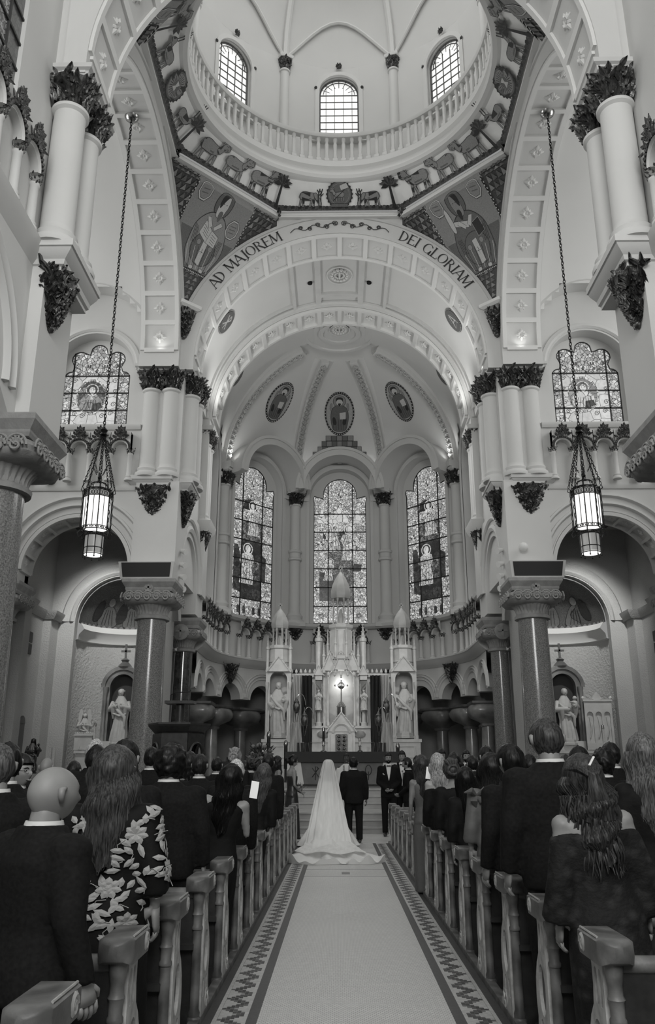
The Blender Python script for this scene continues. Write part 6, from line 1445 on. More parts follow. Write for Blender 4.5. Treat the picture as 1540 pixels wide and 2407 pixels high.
# ============================================================ CHAPEL FURNISHINGS
for s in (-1, 1):
    sd = 'left' if s < 0 else 'right'; cx = s*7.05+(.05 if s > 0 else 0)
    ax = empty('shrine', (cx, 26.9, 1.0), 0, 'arched marble shrine with a cross on top, %s chapel' % sd, 'shrine')
    b = MB(); out = [(-.62, 1.2), (-.40, 1.2), (-.40, 3.0)]+[(-.40*cos(pi*i/16), 3.0+.42*sin(pi*i/16)) for i in range(1, 17)]+[(.40, 1.2), (.62, 1.2)]+[(.62*cos(pi*i/16), 3.0+.70*sin(pi*i/16)) for i in range(0, 17)]
    b.slab(out, [], -.12, .2, lambda u, v, d: (u, d, v)); b.arch((0, -.12, 3.0), (1, 0, 0), (0, 0, 1), (0, 1, 0), [(.56, -.05), (.68, -.05), (.70, .05), (.56, .05)], 0, pi, 20)
    b.box(-.70, .70, -.2, .3, 1.05, 1.22); b.build('arched_frame', MARB, ax)
    b = MB()
    for q in (-.52, .52): b.lathe((q, -.18, 1.22), [(.08, 0), (.08, .1), (.055, .14), (.05, 1.55), (.08, 1.65), (.10, 1.78)], 12)
    b.build('colonnette', MARB, ax)
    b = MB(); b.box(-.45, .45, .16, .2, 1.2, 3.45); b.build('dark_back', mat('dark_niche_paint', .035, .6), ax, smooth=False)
    b = MB(); b.lathe((0, 0, 3.66), [(.24, 0), (.2, .06), (.1, .16), (.14, .22), (.06, .28)], 12); b.box(-.03, .03, -.03, .03, 3.9, 4.40); b.box(-.15, .15, -.03, .03, 4.14, 4.20)
    for q in (-.5, .5): bq = MB(); bq.ball((q*1.3, -.1, 3.1), .06, 8, 5); bq.build('corner_leaf', MARBD, ax)
    b.build('cross_finial', MARBD, ax)
    b = MB(); b.box(-1.15, 1.15, -.7, .2, 0, .95); b.box(-1.2, 1.2, -.75, .2, .95, 1.03); b.box(-1.1, 1.1, -.35, .2, 1.03, 1.32); b.lathe((0, -.72, .55), [(.18, 0), (.24, -.03), (.28, 0)], 18, ax='y'); b.build('altar_block', ALT, ax, smooth=False)
    statue('marble_statue', (cx, 26.72, 2.36), 1.58, 60+s, 'chest' if s < 0 else 'child', ('white marble statue of a veiled woman with hands on her chest' if s < 0 else 'white marble statue of a bearded man holding a child')+', %s chapel' % sd, 0, child=s > 0, veil=s < 0)
    p = empty('side_reredos', (cx+.86 if s > 0 else cx-.95, 26.25, 2.05), 0, 'carved marble side panel beside the %s chapel shrine' % sd, 'panel')
    W, H = (.85, 1.45) if s > 0 else (.55, .42)
    b = MB(); hl = [archhole(-W*.31+W*.31*k, H*.14, H*.72, W*.11, 10) for k in range(3)] if s > 0 else []
    b.slab([(-W/2, 0), (W/2, 0), (W/2, H), (-W/2, H)], hl, -.06, .06, lambda u, v, d: (u, d, v)); b.box(-W/2, W/2, 0, .08, 0, H); b.box(-W/2-.03, W/2+.03, -.09, .06, H, H+.05); b.build('panel', ALT, p, smooth=False)
    def orn_(b): b.build('carved_ornament', ALT, p)
    if s > 0:
        b = MB(); b.slab(blob([(-.16, 0), (.16, 0), (.12, .10), (.05, .18), (0, .27), (-.05, .18), (-.12, .10)], 1), [], -.03, .03, lambda u, v, d: (u, d, v+H+.05)); orn_(b)
        for q in (-1, 1): b = MB(); b.ball((q*W/2, 0, H+.10), .06, 8, 5); orn_(b)
        for k in range(3): b = MB(); b.tube([(-W*.31+W*.31*k-.04, -.02, H*.25), (-W*.31+W*.31*k+.03, -.03, H*.45), (-W*.31+W*.31*k-.02, -.02, H*.68)], [.02, .03, .015], 6); orn_(b)
    else:
        b = MB(); b.box(-W/2, W/2, -.04, .04, H+.03, H+.07); [b.ball((-W/2+W*k/8, -.02, H+.08), .035, 6, 4) for k in range(9)]; orn_(b)
    candle(cx+s*(.95 if s > 0 else .62), 26.2, 2.02 if s < 0 else 1.2, .75 if s < 0 else 1.5, 'candle on a turned holder in the %s chapel' % sd, None, LT)
    # stubby altar candle cylinder
an = statue('angel_statue', (-8.05, 26.35, 2.15), 1.0, 71, 'chest', 'small marble winged angel at the left end of the left chapel altar', .3)
for q in (-1, 1): b = MB(); b.slab(blob([(0, .55), (q*.05, .5), (q*.22, .8), (q*.14, 1.25), (q*.04, .95)], 2), [], .06, .09, lambda u, v, d: (u, d, v)); b.build('wing', STAT, an)
pc = empty('paschal_candle', (-8.55, 25.2, 1.1), 0, 'thick pale candle on a marble stand at the left wall', 'candle'); b = MB(); b.lathe((0, 0, 0), [(.06, .1), (.06, 1.0)], 14); b.build('wax', LT, pc); b = MB(); b.lathe((0, 0, 0), [(.12, -1.1), (.12, -1.0), (.05, -.9), (.05, 0), (.1, .06), (.1, .1)], 14); b.build('stand', ALT, pc)
gd = statue('bronze_group', (-8.6, 23.6, 1.45), .85, 81, 'child', 'small dark bronze figure group against the left chapel wall', .4, child=True, m=BRONZE)
# ============================================================ PULPIT
pu = empty('pulpit', (-3.85, 19.9, 0), 0, 'dark carved wooden pulpit with round arches and a flared cornice', 'pulpit')
b = MB(); b.lathe((0, 0, 0), [(.55, 0), (.55, 1.0), (.62, 1.05), (.62, 1.1)], 6); b.build('base', WOODD, pu, smooth=False)
for k in range(6):
    a = k*pi/3+pi/6; w2 = .30; e1 = Vector((-sin(a), cos(a), 0)); o = Vector((cos(a), sin(a), 0))*.52
    b = MB(); out = [(-w2, 1.1), (-w2*.72, 1.1), (-w2*.72, 1.82)]+[(-w2*.72*cos(pi*i/12), 1.82+w2*.72*sin(pi*i/12)) for i in range(1, 13)]+[(w2*.72, 1.1), (w2, 1.1), (w2, 2.26), (-w2, 2.26)]
    b.slab(out, [], -.04, .04, lambda u, v, d: tuple(o*(1+d)+e1*u+Vector((0, 0, v)))); b.arch(o*1.07+Vector((0, 0, 1.82)), e1, (0, 0, 1), o.normalized(), [(w2*.72, 0), (w2*.78, .03), (w2*.88, 0)], 0, pi, 12); b.build('arched_panel', WOODD, pu)
b = MB(); b.lathe((0, 0, 0), [(.56, 2.22), (.58, 2.28), (.72, 2.42), (.74, 2.46), (.74, 2.50), (.1, 2.51)], 6); b.build('cornice', WOODD, pu, smooth=False)
b = MB(); b.lathe((0, 0, 0), [(.22, 2.5), (.22, 2.54), (.10, 2.56), (.10, 2.92), (.13, 2.95)], 12); b.build('lectern_post', WOODD, pu); b = MB(); b.box(-.34, .34, -.22, .22, 2.95, 3.02); b.build('book_rest', WOODD, pu, smooth=False)
b = MB(); b.tube([(-.2, -.2, 3.0), (-.2, -.22, 3.14), (-.12, -.22, 3.2), (.25, -.22, 3.22), (.27, -.22, 3.27)], .012, 6); b.build('reading_lamp', IRON, pu)
# track lights in the chancel arches
for s in (-1, 1):
    t = empty('track_spotlights', (s*4.72, 23.0, 7.0), 0, 'white cluster of spotlights on the wall by the %s chancel arch' % ('left' if s < 0 else 'right'), 'lamp')
    b = MB(); b.box(-.04, .04, -.04, .04, -.7, .75); b.build('track', TRIMW, t, smooth=False)
    for k, z in enumerate((.55, .15, -.2, -.55)):
        b = MB(); a = Vector((-s*.8, -.5, -.3)).normalized(); b.tube([(0, 0, z), tuple(Vector((0, 0, z))+a*.12)], .03, 8); b.tube([tuple(Vector((0, 0, z))+a*.10), tuple(Vector((0, 0, z))+a*.30)], [.06, .09], 12); b.build('spot_head', TRIMW, t)
g = MB(); g.ball((0, 0, 0), .13, 16, 10); g = g.build('globe_sensor', TRIMW, None); g.location = (5.05, 22.0, 7.35); tag(g, 'white globe fitting on the right pier above the speaker box', 'lamp')
# ============================================================ PEWS
def make_pew():
    r = empty('church_pew', (0, 0, 0)); X0 = .93
    fx = lambda u, v, d: (X0+d, u, v)
    out = [(.03, .02), (.40, .02), (.38, .07), (.33, .10), (.30, .16), (.285, .24), (.30, .32), (.285, .42), (.24, .50), (.19, .55), (.175, .62), (.175, .70), (.19, .745), (.03, .745)]
    holes = [archhole(.075, .56, .68, .017, 6), archhole(.13, .56, .68, .017, 6), cir(.155, .385, .068, 20, 1.75), archhole(.095, .14, .22, .024, 6), archhole(.20, .14, .22, .026, 6)]
    b = MB(); b.slab(out, holes, 0, .022, fx); b.build('end_panel_tracery', WOODL, r, smooth=False)
    b = MB(); o2 = [(y*.96+.004, z*.985+.005) for y, z in out]; b.slab(o2, [], .018, .05, fx); b.build('end_panel', mat('recessed_oak', .045, .5, nz=(10, .4)), r, smooth=False)
    b = MB(); b.arch((X0-.004, .24, .10), (0, 1, 0), (0, 0, 1), (1, 0, 0), [(.045, 0), (.060, 0), (.060, .02), (.045, .02)], 0, 2*pi, 16)
    for k in range(4): a = k*pi/2+pi/4; b.tube([(X0, .24, .10), (X0, .24+.05*cos(a), .10+.05*sin(a))], .008, 5)
    b.build('quatrefoil', WOODL, r)
    b = MB(); b.lathe((X0+.035, -.005, 0), [(.042, 0), (.042, .05), (.034, .06), (.036, .08), (.028, .10), (.027, .52), (.033, .527), (.033, .54), (.027, .55), (.029, .60), (.035, .61), (.028, .625), (.028, .66), (.034, .69), (.040, .74)], 14); b.build('turned_post', WOOD, r)
    b = MB(); n = 14; fr = []
    prof = [(-.068, -.055), (-.074, -.02), (-.072, .03), (-.055, .042), (.055, .042), (.072, .03), (.074, -.02), (.068, -.055)]
    for t in [0, .01, .03, .06, .10, .15, .20, .35, .6, 1]:
        y = -.085+.315*t; k = sqrt(max(1-(1-min(t*5, 1))**2, .05)); fr.append(((X0+.04, y, .785), (k, 0, 0), (0, 0, (.35+.65*k) if t < .2 else 1)))
    b.sweep(fr, prof); b.build('scroll_cap', WOOD, r, ang=50)
    b = MB(); b.tube([(X0-.030, .165+.036*(1-t/22)*cos(t*.55), .775+.036*(1-t/22)*sin(t*.55)) for t in range(20)], .010, 5); b.tube([(X0-.02, -.01, .826), (X0-.02, .225, .826)], .005, 6); b.build('scroll_volute', WOODL, r)
    b = MB(); b.box(X0+.05, 4.45, .0, .035, .10, .70); b.build('back_board', WOODD, r, smooth=False)
    b = MB(); b.tube([(X0+.04, .015, .725), (4.45, .015, .725)], .034, 10); b.build('top_rail', WOOD, r)
    b = MB(); b.box(X0+.05, 4.45, .03, .44, .38, .415); b.build('seat', WOODD, r, smooth=False)
    b = MB(); b.box(X0+.05, 4.45, -.05, .0, .42, .45); b.box(X0+.05, 4.45, -.02, .02, .0, .12); b.build('book_ledge', WOODD, r, smooth=False)
    b = MB(); b.slab(o2, [], 0, .05, lambda u, v, d: (4.44+d, u, v)); b.build('far_end_panel', WOODD, r, smooth=False)
    return r
pw = make_pew(); first = True; ordn = ['nearest', 'second', 'third', 'fourth', 'fifth', 'sixth', 'seventh', 'eighth', 'ninth', 'tenth', 'eleventh', 'twelfth', 'thirteenth', 'fourteenth', 'fifteenth', 'front']
for s in (-1, 1):
    for k in range(16):
        y = 2.62+.968*k
        o = pw if first else copytree(pw); first = False
        o.location = (0, y, 0); o.scale = (s, 1, 1)
        tag(o, 'dark oak pew with scrolled tracery end, %s row %s of the aisle' % (ordn[k], 'left' if s < 0 else 'right'), 'pew', 'oak pews along the aisle')
# ============================================================ PEOPLE
def remesh(mb, voxel=.018, sm=4, extra=None, name='m'):
    me = bpy.data.meshes.new('t'); me.from_pydata(mb.v, [], mb.f)
    bm = bmesh.new(); bm.from_mesh(me); bmesh.ops.recalc_face_normals(bm, faces=bm.faces); bm.to_mesh(me); bm.free()
    o = bpy.data.objects.new('t', me); COL.objects.link(o)
    m = o.modifiers.new('r', 'REMESH'); m.mode = 'VOXEL'; m.voxel_size = voxel; m.use_smooth_shade = True
    q = o.modifiers.new('s', 'SMOOTH'); q.iterations = sm; q.factor = .6
    dg = bpy.context.evaluated_depsgraph_get(); ev = o.evaluated_get(dg); me2 = bpy.data.meshes.new_from_object(ev)
    bpy.data.objects.remove(o); bpy.data.meshes.remove(me)
    if extra is not None and extra.v:
        ex = bpy.data.meshes.new('e'); ex.from_pydata(extra.v, [], extra.f); bm = bmesh.new(); bm.from_mesh(ex)
        bmesh.ops.recalc_face_normals(bm, faces=bm.faces); bm.from_mesh(me2); bm.to_mesh(me2); bm.free(); bpy.data.meshes.remove(ex)
    me2.name = name; me2.polygons.foreach_set('use_smooth', [True]*len(me2.polygons)); me2.update(); return me2
def ell(b, c, rx, ry, rz, n=14, m=9):
    vs = []; 
    return b.lathe(c, [(max(sin(pi*j/m), 1e-4), -cos(pi*j/m)*rz) for j in range(m+1)], n, sx=rx, sy=ry)
def loft(b, rings, n=24, p=2.4):
    """rings (z, cx, cy, rx, ry)"""
    vs = []
    for z, cx, cy, rx, ry in rings:
        for i in range(n):
            a = 2*pi*i/n; k = 1/((abs(cos(a))**p+abs(sin(a))**p)**(1/p)); vs.append((cx+rx*k*cos(a), cy+ry*k*sin(a), z))
    m = len(rings); fs = [(j*n+i, j*n+(i+1) % n, (j+1)*n+(i+1) % n, (j+1)*n+i) for j in range(m-1) for i in range(n)]+[tuple(range(n-1, -1, -1)), tuple((m-1)*n+i for i in range(n))]
    return b.add(vs, fs)
HC = Vector((0, .02, 1.635))
def headsurf(u, v):
    """u 0..1 round (0 = front), v 0..1 chin-to-crown; front is +y"""
    a = u*2*pi; ph = -pi/2+pi*v; x = sin(a)*cos(ph); y = cos(a)*cos(ph); z = sin(ph)
    rx, ry, rz = .077, .098, .122
    if z < 0: rx *= 1-.28*(-z)**1.3; ry *= 1-.10*(-z)
    p = Vector((x*rx, y*ry, z*rz))
    g = lambda X, Z, s_: math.exp(-((p.x-X)**2+(p.z-Z)**2)/(2*s_*s_)) if y > 0 else 0
    p.y += .024*g(0, -.028, .011)+.014*g(0, -.008, .009)+.010*g(0, -.098, .020)+.007*g(0, .030, .03)+.010*g(0, -.062, .016)
    p.y -= .011*g(.032, .002, .013)+.011*g(-.032, .002, .013)
    p.y += .006*g(.045, -.03, .018)+.006*g(-.045, -.03, .018)
    return p
def head(b):
    n, m = 40, 30; c = len(b.v)
    b.grid(lambda u, v: HC+headsurf(u, v), n, m)
    for s in (-1, 1):
        b.tube([HC+Vector((s*.074, -.012, -.035)), HC+Vector((s*.083, -.022, -.005)), HC+Vector((s*.084, -.022, .022)), HC+Vector((s*.076, -.002, .028))], [.009, .012, .014, .009], 8)
POSES = {'down': [[(.175, -.01, 1.41), (.235, -.03, 1.13), (.245, .04, .88)], [(-.175, -.01, 1.41), (-.235, -.03, 1.13), (-.245, .04, .88)]],
 'clasp': [[(.175, -.01, 1.41), (.235, -.02, 1.12), (.04, .20, .98)], [(-.175, -.01, 1.41), (-.235, -.02, 1.12), (-.03, .21, .97)]],
 'phone': [[(.175, -.01, 1.41), (.24, .06, 1.14), (.16, .24, 1.33)], [(-.175, -.01, 1.41), (-.235, -.03, 1.13), (-.22, .10, .92)]],
 'linked': [[(.175, -.01, 1.41), (.24, -.03, 1.13), (.13, .17, 1.08)], [(-.175, -.01, 1.41), (-.235, -.02, 1.13), (-.245, .04, .88)]],
 'rest': [[(.175, -.01, 1.41), (.25, .02, 1.14), (.22, .20, .96)], [(-.175, -.01, 1.41), (-.235, -.03, 1.13), (-.22, .10, .92)]]}
def hand(b, elbow, wrist, s, curl=.5, up=False):
    e, w_ = Vector(elbow), Vector(wrist); d = (w_-e).normalized(); side = Vector((0, 1, 0)) if abs(d.y) < .7 else Vector((-s, 0, 0))
    side = (side-d*side.dot(d)).normalized(); nrm = d.cross(side).normalized()*(-1)
    if nrm.dot(Vector((-s, 0, 0))) < 0: nrm = -nrm
    pc = w_+d*.045
    vs = []
    for t, hw, th in ((-.05, .024, .020), (0, .034, .016), (.035, .040, .014), (.075, .038, .012)):
        for k in range(10): a = 2*pi*k/10; vs.append(w_+d*t+side*(hw*cos(a))+nrm*(th*sin(a)))
    b.add(vs, [(j*10+k, j*10+(k+1) % 10, (j+1)*10+(k+1) % 10, (j+1)*10+k) for j in range(3) for k in range(10)]+[tuple(range(9, -1, -1)), tuple(30+k for k in range(10))])
    for k, L in enumerate((.070, .080, .075, .058)):
        o = w_+d*.070+side*(.029-.019*k); p1 = o+d*(L*.42)+nrm*(L*.12*curl); p2 = p1+d*(L*.32)+nrm*(L*.38*curl*1.3); p3 = p2+d*(L*.15)+nrm*(L*.34*curl*1.3); b.tube([o, p1, p2, p3], [.0092, .0088, .008, .0058], 7)
    o = w_+d*.018+side*.034; b.tube([o, o+d*.025+side*.020+nrm*.010, o+d*.055+side*.022+nrm*.022], [.012, .010, .007], 7)
CACHE = {}
def cached(key, fn):
    if key not in CACHE: CACHE[key] = fn()
    return CACHE[key]
def body(sex, pose):
    b = MB(); w_ = 1. if sex == 'M' else .86; q_ = 1. if sex == 'M' else .80
    loft(b, [(.86, 0, 0, .155*q_, .105*q_), (.95, 0, -.01, .165*q_, .115*q_), (1.08, 0, 0, .135*w_*q_, .095*q_), (1.25, 0, 0, .16*w_*(q_+.08), .11*(q_+.04)), (1.36, 0, -.01, .175*w_, .105*(q_+.16)/.96), (1.43, 0, -.01, .145*w_, .08), (1.475, 0, -.005, .07, .06), (1.50, 0, 0, .055, .055)])
    b.tube([(0, -.015, 1.42), (0, -.012, 1.50), (0, .0, 1.58)], [.062*w_, .054*w_, .056*w_], 14)
    for i, (S_, E, W) in enumerate(POSES[pose]):
        k = w_; b.tube([(S_[0]*k, S_[1], S_[2]), ((S_[0]+E[0])/2*k, (S_[1]+E[1])/2, (S_[2]+E[2])/2), (E[0]*k, E[1], E[2]), ((E[0]+W[0])/2*k, (E[1]+W[1])/2, (E[2]+W[2])/2), (W[0]*k, W[1], W[2])], [.052*w_, .046*w_, .036*w_, .036*w_, .026*w_], 12)
        ell(b, (S_[0]*k, S_[1], S_[2]), .06*w_, .055, .055)
    for s in (-1, 1):
        b.tube([(s*.09, 0, .92), (s*.095, .015, .70), (s*.10, .02, .49), (s*.10, -.01, .30), (s*.10, -.03, .08)], [.088, .075, .054, .052, .036], 12)
        b.tube([(s*.10, -.05, .045), (s*.105, .04, .04), (s*.11, .13, .03)], [.036, .038, .03], 10)
    ex = MB(); head(ex)
    for i, (S_, E, W) in enumerate(POSES[pose]): hand(ex, (E[0]*w_, E[1], E[2]), (W[0]*w_, W[1], W[2]), 1 if i == 0 else -1, .9 if pose in ('clasp', 'phone') else .45)
    return remesh(b, .02, 3, ex, 'body')
def jacket(pose, lean=0):
    b = MB(); loft(b, [(.80, 0, -.01, .185, .135), (.92, 0, -.01, .185, .135), (1.08, 0, 0, .172, .122), (1.25, 0, 0, .190, .132), (1.36, 0, -.01, .198, .125), (1.42, 0, -.012, .17, .10), (1.46, 0, -.012, .108, .086), (1.505, 0, -.010, .086, .082)], 28, 2.6)
    for i, (S_, E, W) in enumerate(POSES[pose]):
        S_, E, W = Vector(S_), Vector(E), Vector(W); b.tube([S_*1.0, (S_+E)/2, E, (E+W)/2, W-(W-E).normalized()*.005], [.078, .070, .058, .052, .044], 14); ell(b, S_, .085, .082, .072)
    return remesh(b, .02, 3, None, 'jacket')
def trousers():
    b = MB(); loft(b, [(.78, 0, 0, .165, .115), (.9, 0, -.01, .17, .12), (1.0, 0, 0, .155, .11)])
    for s in (-1, 1): b.tube([(s*.085, 0, .88), (s*.095, .01, .70), (s*.10, .015, .49), (s*.10, -.01, .28), (s*.10, -.025, .07)], [.098, .088, .073, .068, .062], 14)
    return remesh(b, .02, 3, None, 'trousers')
def shoes():
    b = MB()
    for s in (-1, 1): b.tube([(s*.10, -.085, .05), (s*.10, -.02, .055), (s*.105, .08, .045), (s*.11, .17, .032)], [.03, .045, .045, .028], 12)
    return proto(b, 'shoes', mat('black_leather', .015, .3))
def collar(): 
    b = MB(); b.lathe((0, -.006, 0), [(.078, 1.475), (.067, 1.522), (.061, 1.522), (.07, 1.475)], 20, sx=1.0, sy=.98); return proto(b, 'shirt_collar', mat('white_shirt', .60, .7))
def shirtfront():
    b = MB(); b.add([(-.045, .125, 1.43), (.045, .125, 1.43), (.07, .10, 1.50), (-.07, .10, 1.50), (0, .140, 1.16), (-.05, .05, 1.45), (.05, .05, 1.45)], [(0, 1, 2, 3), (0, 4, 1), (0, 3, 5), (1, 2, 6)]); b.grid(lambda u, v: ((u-.5)*2*(.060*(1-v)**.8+.003), .098+.052*(v**.6)*(1 if v < .7 else 1)-(u-.5)**2*.05, 1.49-.33*v), 6, 10); return proto(b, 'shirt_front', mat('white_shirt', .60, .7))
def bowtie():
    b = MB()
    for s in (-1, 1): b.add([(0, .125, 1.465), (s*.05, .128, 1.49), (s*.05, .128, 1.445), (0, .138, 1.478), (s*.05, .136, 1.49), (s*.05, .136, 1.445)], [(0, 1, 2), (3, 5, 4), (1, 4, 5, 2), (0, 3, 4, 1), (0, 2, 5, 3)])
    b.ball((0, .135, 1.468), .014, 8, 6); return proto(b, 'bow_tie', mat('black_silk', .01, .4))
def dress(kind, pose):
    b = MB(); w_ = .86; top = {'off': 1.36, 'strapless': 1.32, 'sleeve': 1.46, 'sleeveless': 1.40}[kind]
    R = [(.90, 0, -.01, .178, .125), (1.0, 0, 0, .152, .108), (1.10, 0, 0, .128, .098), (1.25, 0, 0, .150, .115), (1.32, 0, 0, .158, .112)]
    if top > 1.33: R += [(1.37, 0, -.005, .168 if kind != 'off' else .185, .108)]
    if top > 1.39: R += [(1.42, 0, -.01, .135, .085)]
    if top > 1.43: R += [(1.455, 0, -.01, .085, .07)]
    loft(b, R)
    n = 40; vs = []; rg = [(.95, .17, .12), (.75, .19, .15), (.5, .195, .17), (.25, .20, .18), (.03, .205, .19)]
    for j, (z, rx, ry) in enumerate(rg):
        for i in range(n): a = 2*pi*i/n; k = 1+.05*j*.5*sin(9*a+j*.4); vs.append((rx*k*cos(a), ry*k*sin(a), z))
    b.add(vs, [(j*n+i, j*n+(i+1) % n, (j+1)*n+(i+1) % n, (j+1)*n+i) for j in range(4) for i in range(n)]+[tuple(range(n)), tuple(4*n+i for i in range(n))])
    if kind in ('off', 'sleeve'):
        for i, (S_, E, W) in enumerate(POSES[pose]):
            f = .86; S_ = Vector((S_[0]*f, S_[1], S_[2]-(.07 if kind == 'off' else 0))); E = Vector((E[0]*f, E[1], E[2])); W = Vector((W[0]*f, W[1], W[2])); m = E.lerp(W, .5 if kind == 'sleeve' else .85)
            b.tube([S_, (S_+E)/2, E, m], [.066, .062, .060, .085 if kind == 'off' else .07], 14)
            if kind == 'sleeve': ell(b, S_, .072, .07, .062)
    return remesh(b, .02, 3, None, 'dress')
def hairmat(g):
    nm = 'hair_%.3f' % g
    if nm in MATS: return MATS[nm]
    m = mat(nm, g, .45, 0, spec=.28); nt = m.node_tree; N = nt.nodes; L = nt.links
    tc = N.new('ShaderNodeTexCoord'); mp = N.new('ShaderNodeMapping'); mp.inputs['Scale'].default_value = (55, 55, 4); n = N.new('ShaderNodeTexNoise'); n.inputs['Scale'].default_value = 2.2; n.inputs['Detail'].default_value = 3
    L.new(tc.outputs['Object'], mp.inputs[0]); L.new(mp.outputs[0], n.inputs['Vector'])
    r = N.new('ShaderNodeMapRange'); r.inputs[1].default_value = .35; r.inputs[2].default_value = .65; r.inputs[3].default_value = .35; r.inputs[4].default_value = 1.7; L.new(n.outputs['Fac'], r.inputs[0])
    v = N.new('ShaderNodeVectorMath'); v.operation = 'SCALE'; v.inputs[0].default_value = (g, g, g); L.new(r.outputs[0], v.inputs['Scale']); L.new(v.outputs[0], N['Principled BSDF'].inputs['Base Color'])
    bp = N.new('ShaderNodeBump'); bp.inputs['Strength'].default_value = .6; bp.inputs['Distance'].default_value = .004; L.new(n.outputs['Fac'], bp.inputs['Height']); L.new(bp.outputs[0], N['Principled BSDF'].inputs['Normal'])
    return m
def hair(kind, seed=0):
    b = MB(); rn = random.Random(seed+hash(kind) % 7 if False else seed)
    nu, nv = 64, 40; thick = {'short': .012, 'shortgrey': .007, 'curly': .030, 'bob': .020, 'long': .020, 'verylong': .018, 'updo': .018, 'halfup': .020, 'beard': .010, 'mustache': .012}.get(kind, .01)
    def S_(u, v):
        a = u*2*pi; p = headsurf(u, v); r = p.normalized(); fr = cos(a)                     # fr 1 front
        line = .045 if fr > .55 else (-.03 if fr > -.1 else -.088)
        if kind in ('long', 'bob', 'verylong', 'halfup') and fr < .3: line = -.12
        t = (p.z-line)/.02; cover = max(0, min(1, .5+t))
        x = thick*(1+.35*max(r.z, 0)); 
        if kind == 'curly': x += .016*noise.noise(p*38+Vector((seed, 0, 0)))
        else: x += .005*noise.noise(Vector((p.x*75+seed, p.y*75, p.z*22)))+.005*noise.noise(p*22+Vector((seed, 3, 0)))
        if kind in ('short', 'beard', 'mustache'): x += .006*max(0, fr)*max(r.z, 0)
        return HC+p+r*(x*cover-.014*(1-cover))
    b.grid(S_, nu, nv)
    if kind in ('long', 'verylong', 'bob', 'halfup'):
        L = {'long': 1.14, 'verylong': .98, 'bob': 1.44, 'halfup': 1.20}[kind]; ph = rn.uniform(0, 6)
        wav = {'long': .010, 'verylong': .004, 'bob': .004, 'halfup': .020}[kind]
        def C(u, v, o=0):
            a = (-.5+u)*pi*1.28; z = 1.66+(L-1.66)*v; w_ = .098+.030*min(v*2.2, 1)-(.05*v*v if kind != 'bob' else 0); d_ = .105+.080*min(v/.42, 1)**2*(3-2*min(v/.42, 1))*(1 if kind != 'bob' else .4)
            tip = 1-.45*max(0, (v-.75)/.25)**2
            st = .0035*sin(u*70+3*sin(v*5+u*9))+.005*sin(u*19+2*v)+wav*sin(v*17+u*7+ph)
            return (sin(a)*(w_+st-o)*tip+.006*sin(v*9+ph), .02-cos(a)*(d_+st-o)*(.95 if v < .3 else .95-.12*(v-.3)), z+.012*sin(u*23)*v)
        b.grid(lambda u, v: C(u, v), 60, 34); b.grid(lambda u, v: C(u, v, .03), 30, 20)
        for k in range(64):
            u = (k+.5)/64; pts = [Vector(C(u+.010*sin(t*.7+k), t/12*(1.0+.04*sin(k*2.3)))) for t in range(13)]; pts = [p+Vector((0, -.001, 0)) for p in pts]; b.tube(pts, [.0045]*10+[.004, .003, .001], 4)
    if kind in ('updo',):
        ell(b, (0, -.105, 1.64), .062, .05, .058); 
        for k in range(5): a = k*1.25; b.tube([(.055*cos(a+t*.35), -.125-.004*t, 1.64+.05*sin(a+t*.35)) for t in range(7)], [.006, .014, .018, .02, .018, .014, .006], 8)
        for k in range(4): b.tube([(-.07+.045*k, -.02, 1.755), (-.05+.035*k, -.07, 1.735), (-.02+.015*k, -.115, 1.68)], [.012, .018, .012], 8)
    if kind == 'halfup':
        for k in range(7): a = k/6; b.tube([(-.085+.17*a, .0, 1.70+.03*sin(a*pi)), (-.05+.10*a, -.075, 1.70), (-.01+.02*a, -.115, 1.66), (-.03+.06*a, -.13, 1.55), (-.06+.12*a, -.12+.01*sin(k), 1.42)], [.012, .018, .018, .02, .012], 7)
        rr = random.Random(5)
        for k in range(70):
            a = -1.7+3.4*k/69; r0 = .118+.012*rr.random(); ph_ = rr.uniform(0, 6); L0 = rr.uniform(.0, .10); pts = [(sin(a)*(r0+.014*sin(t*.8+ph_)), .0-cos(a)*(r0+.012*cos(t*.8+ph_)), 1.56-.022*t-L0*t/16) for t in range(17)]; b.tube(pts, [.0065]*12+[.006, .005, .004, .003, .001], 5)
    if kind == 'beard':
        def B(u, v):
            a = (-.5+u)*1.7*pi*.62; uu = (a/(2*pi)) % 1; p = headsurf(uu, .06+.33*v); r = p.normalized(); e = min(1, 6*min(u, 1-u, (1-v)*1.2)); return HC+p+r*(.012*e-.006)
        b.grid(B, 30, 14)
    if kind in ('mustache', 'beard'): b.tube([HC+Vector((-.032, .088, -.068)), HC+Vector((-.014, .106, -.054)), HC+Vector((0, .110, -.052)), HC+Vector((.014, .106, -.054)), HC+Vector((.032, .088, -.068))], [.004, .008, .007, .008, .004], 8)
    return proto(b, 'hair', None, recalc=False)
def baldfringe():
    b = MB()
    def S_(u, v):
        a = u*2*pi; p = headsurf(u, v); r = p.normalized(); fr = cos(a); c = max(0, min(1, 1-abs(p.z+.03)/.05))*(1 if fr < .2 else 0); return HC+p+r*(.0035*c-.004)
    b.grid(S_, 50, 36); return proto(b, 'hair_stubble', None, recalc=False)
SK = {k: mat('skin_'+k, g, .5, nz=(9, .08), spec=.4) for k, g in (('fair', .30), ('mid', .22), ('tan', .16), ('deep', .06))}
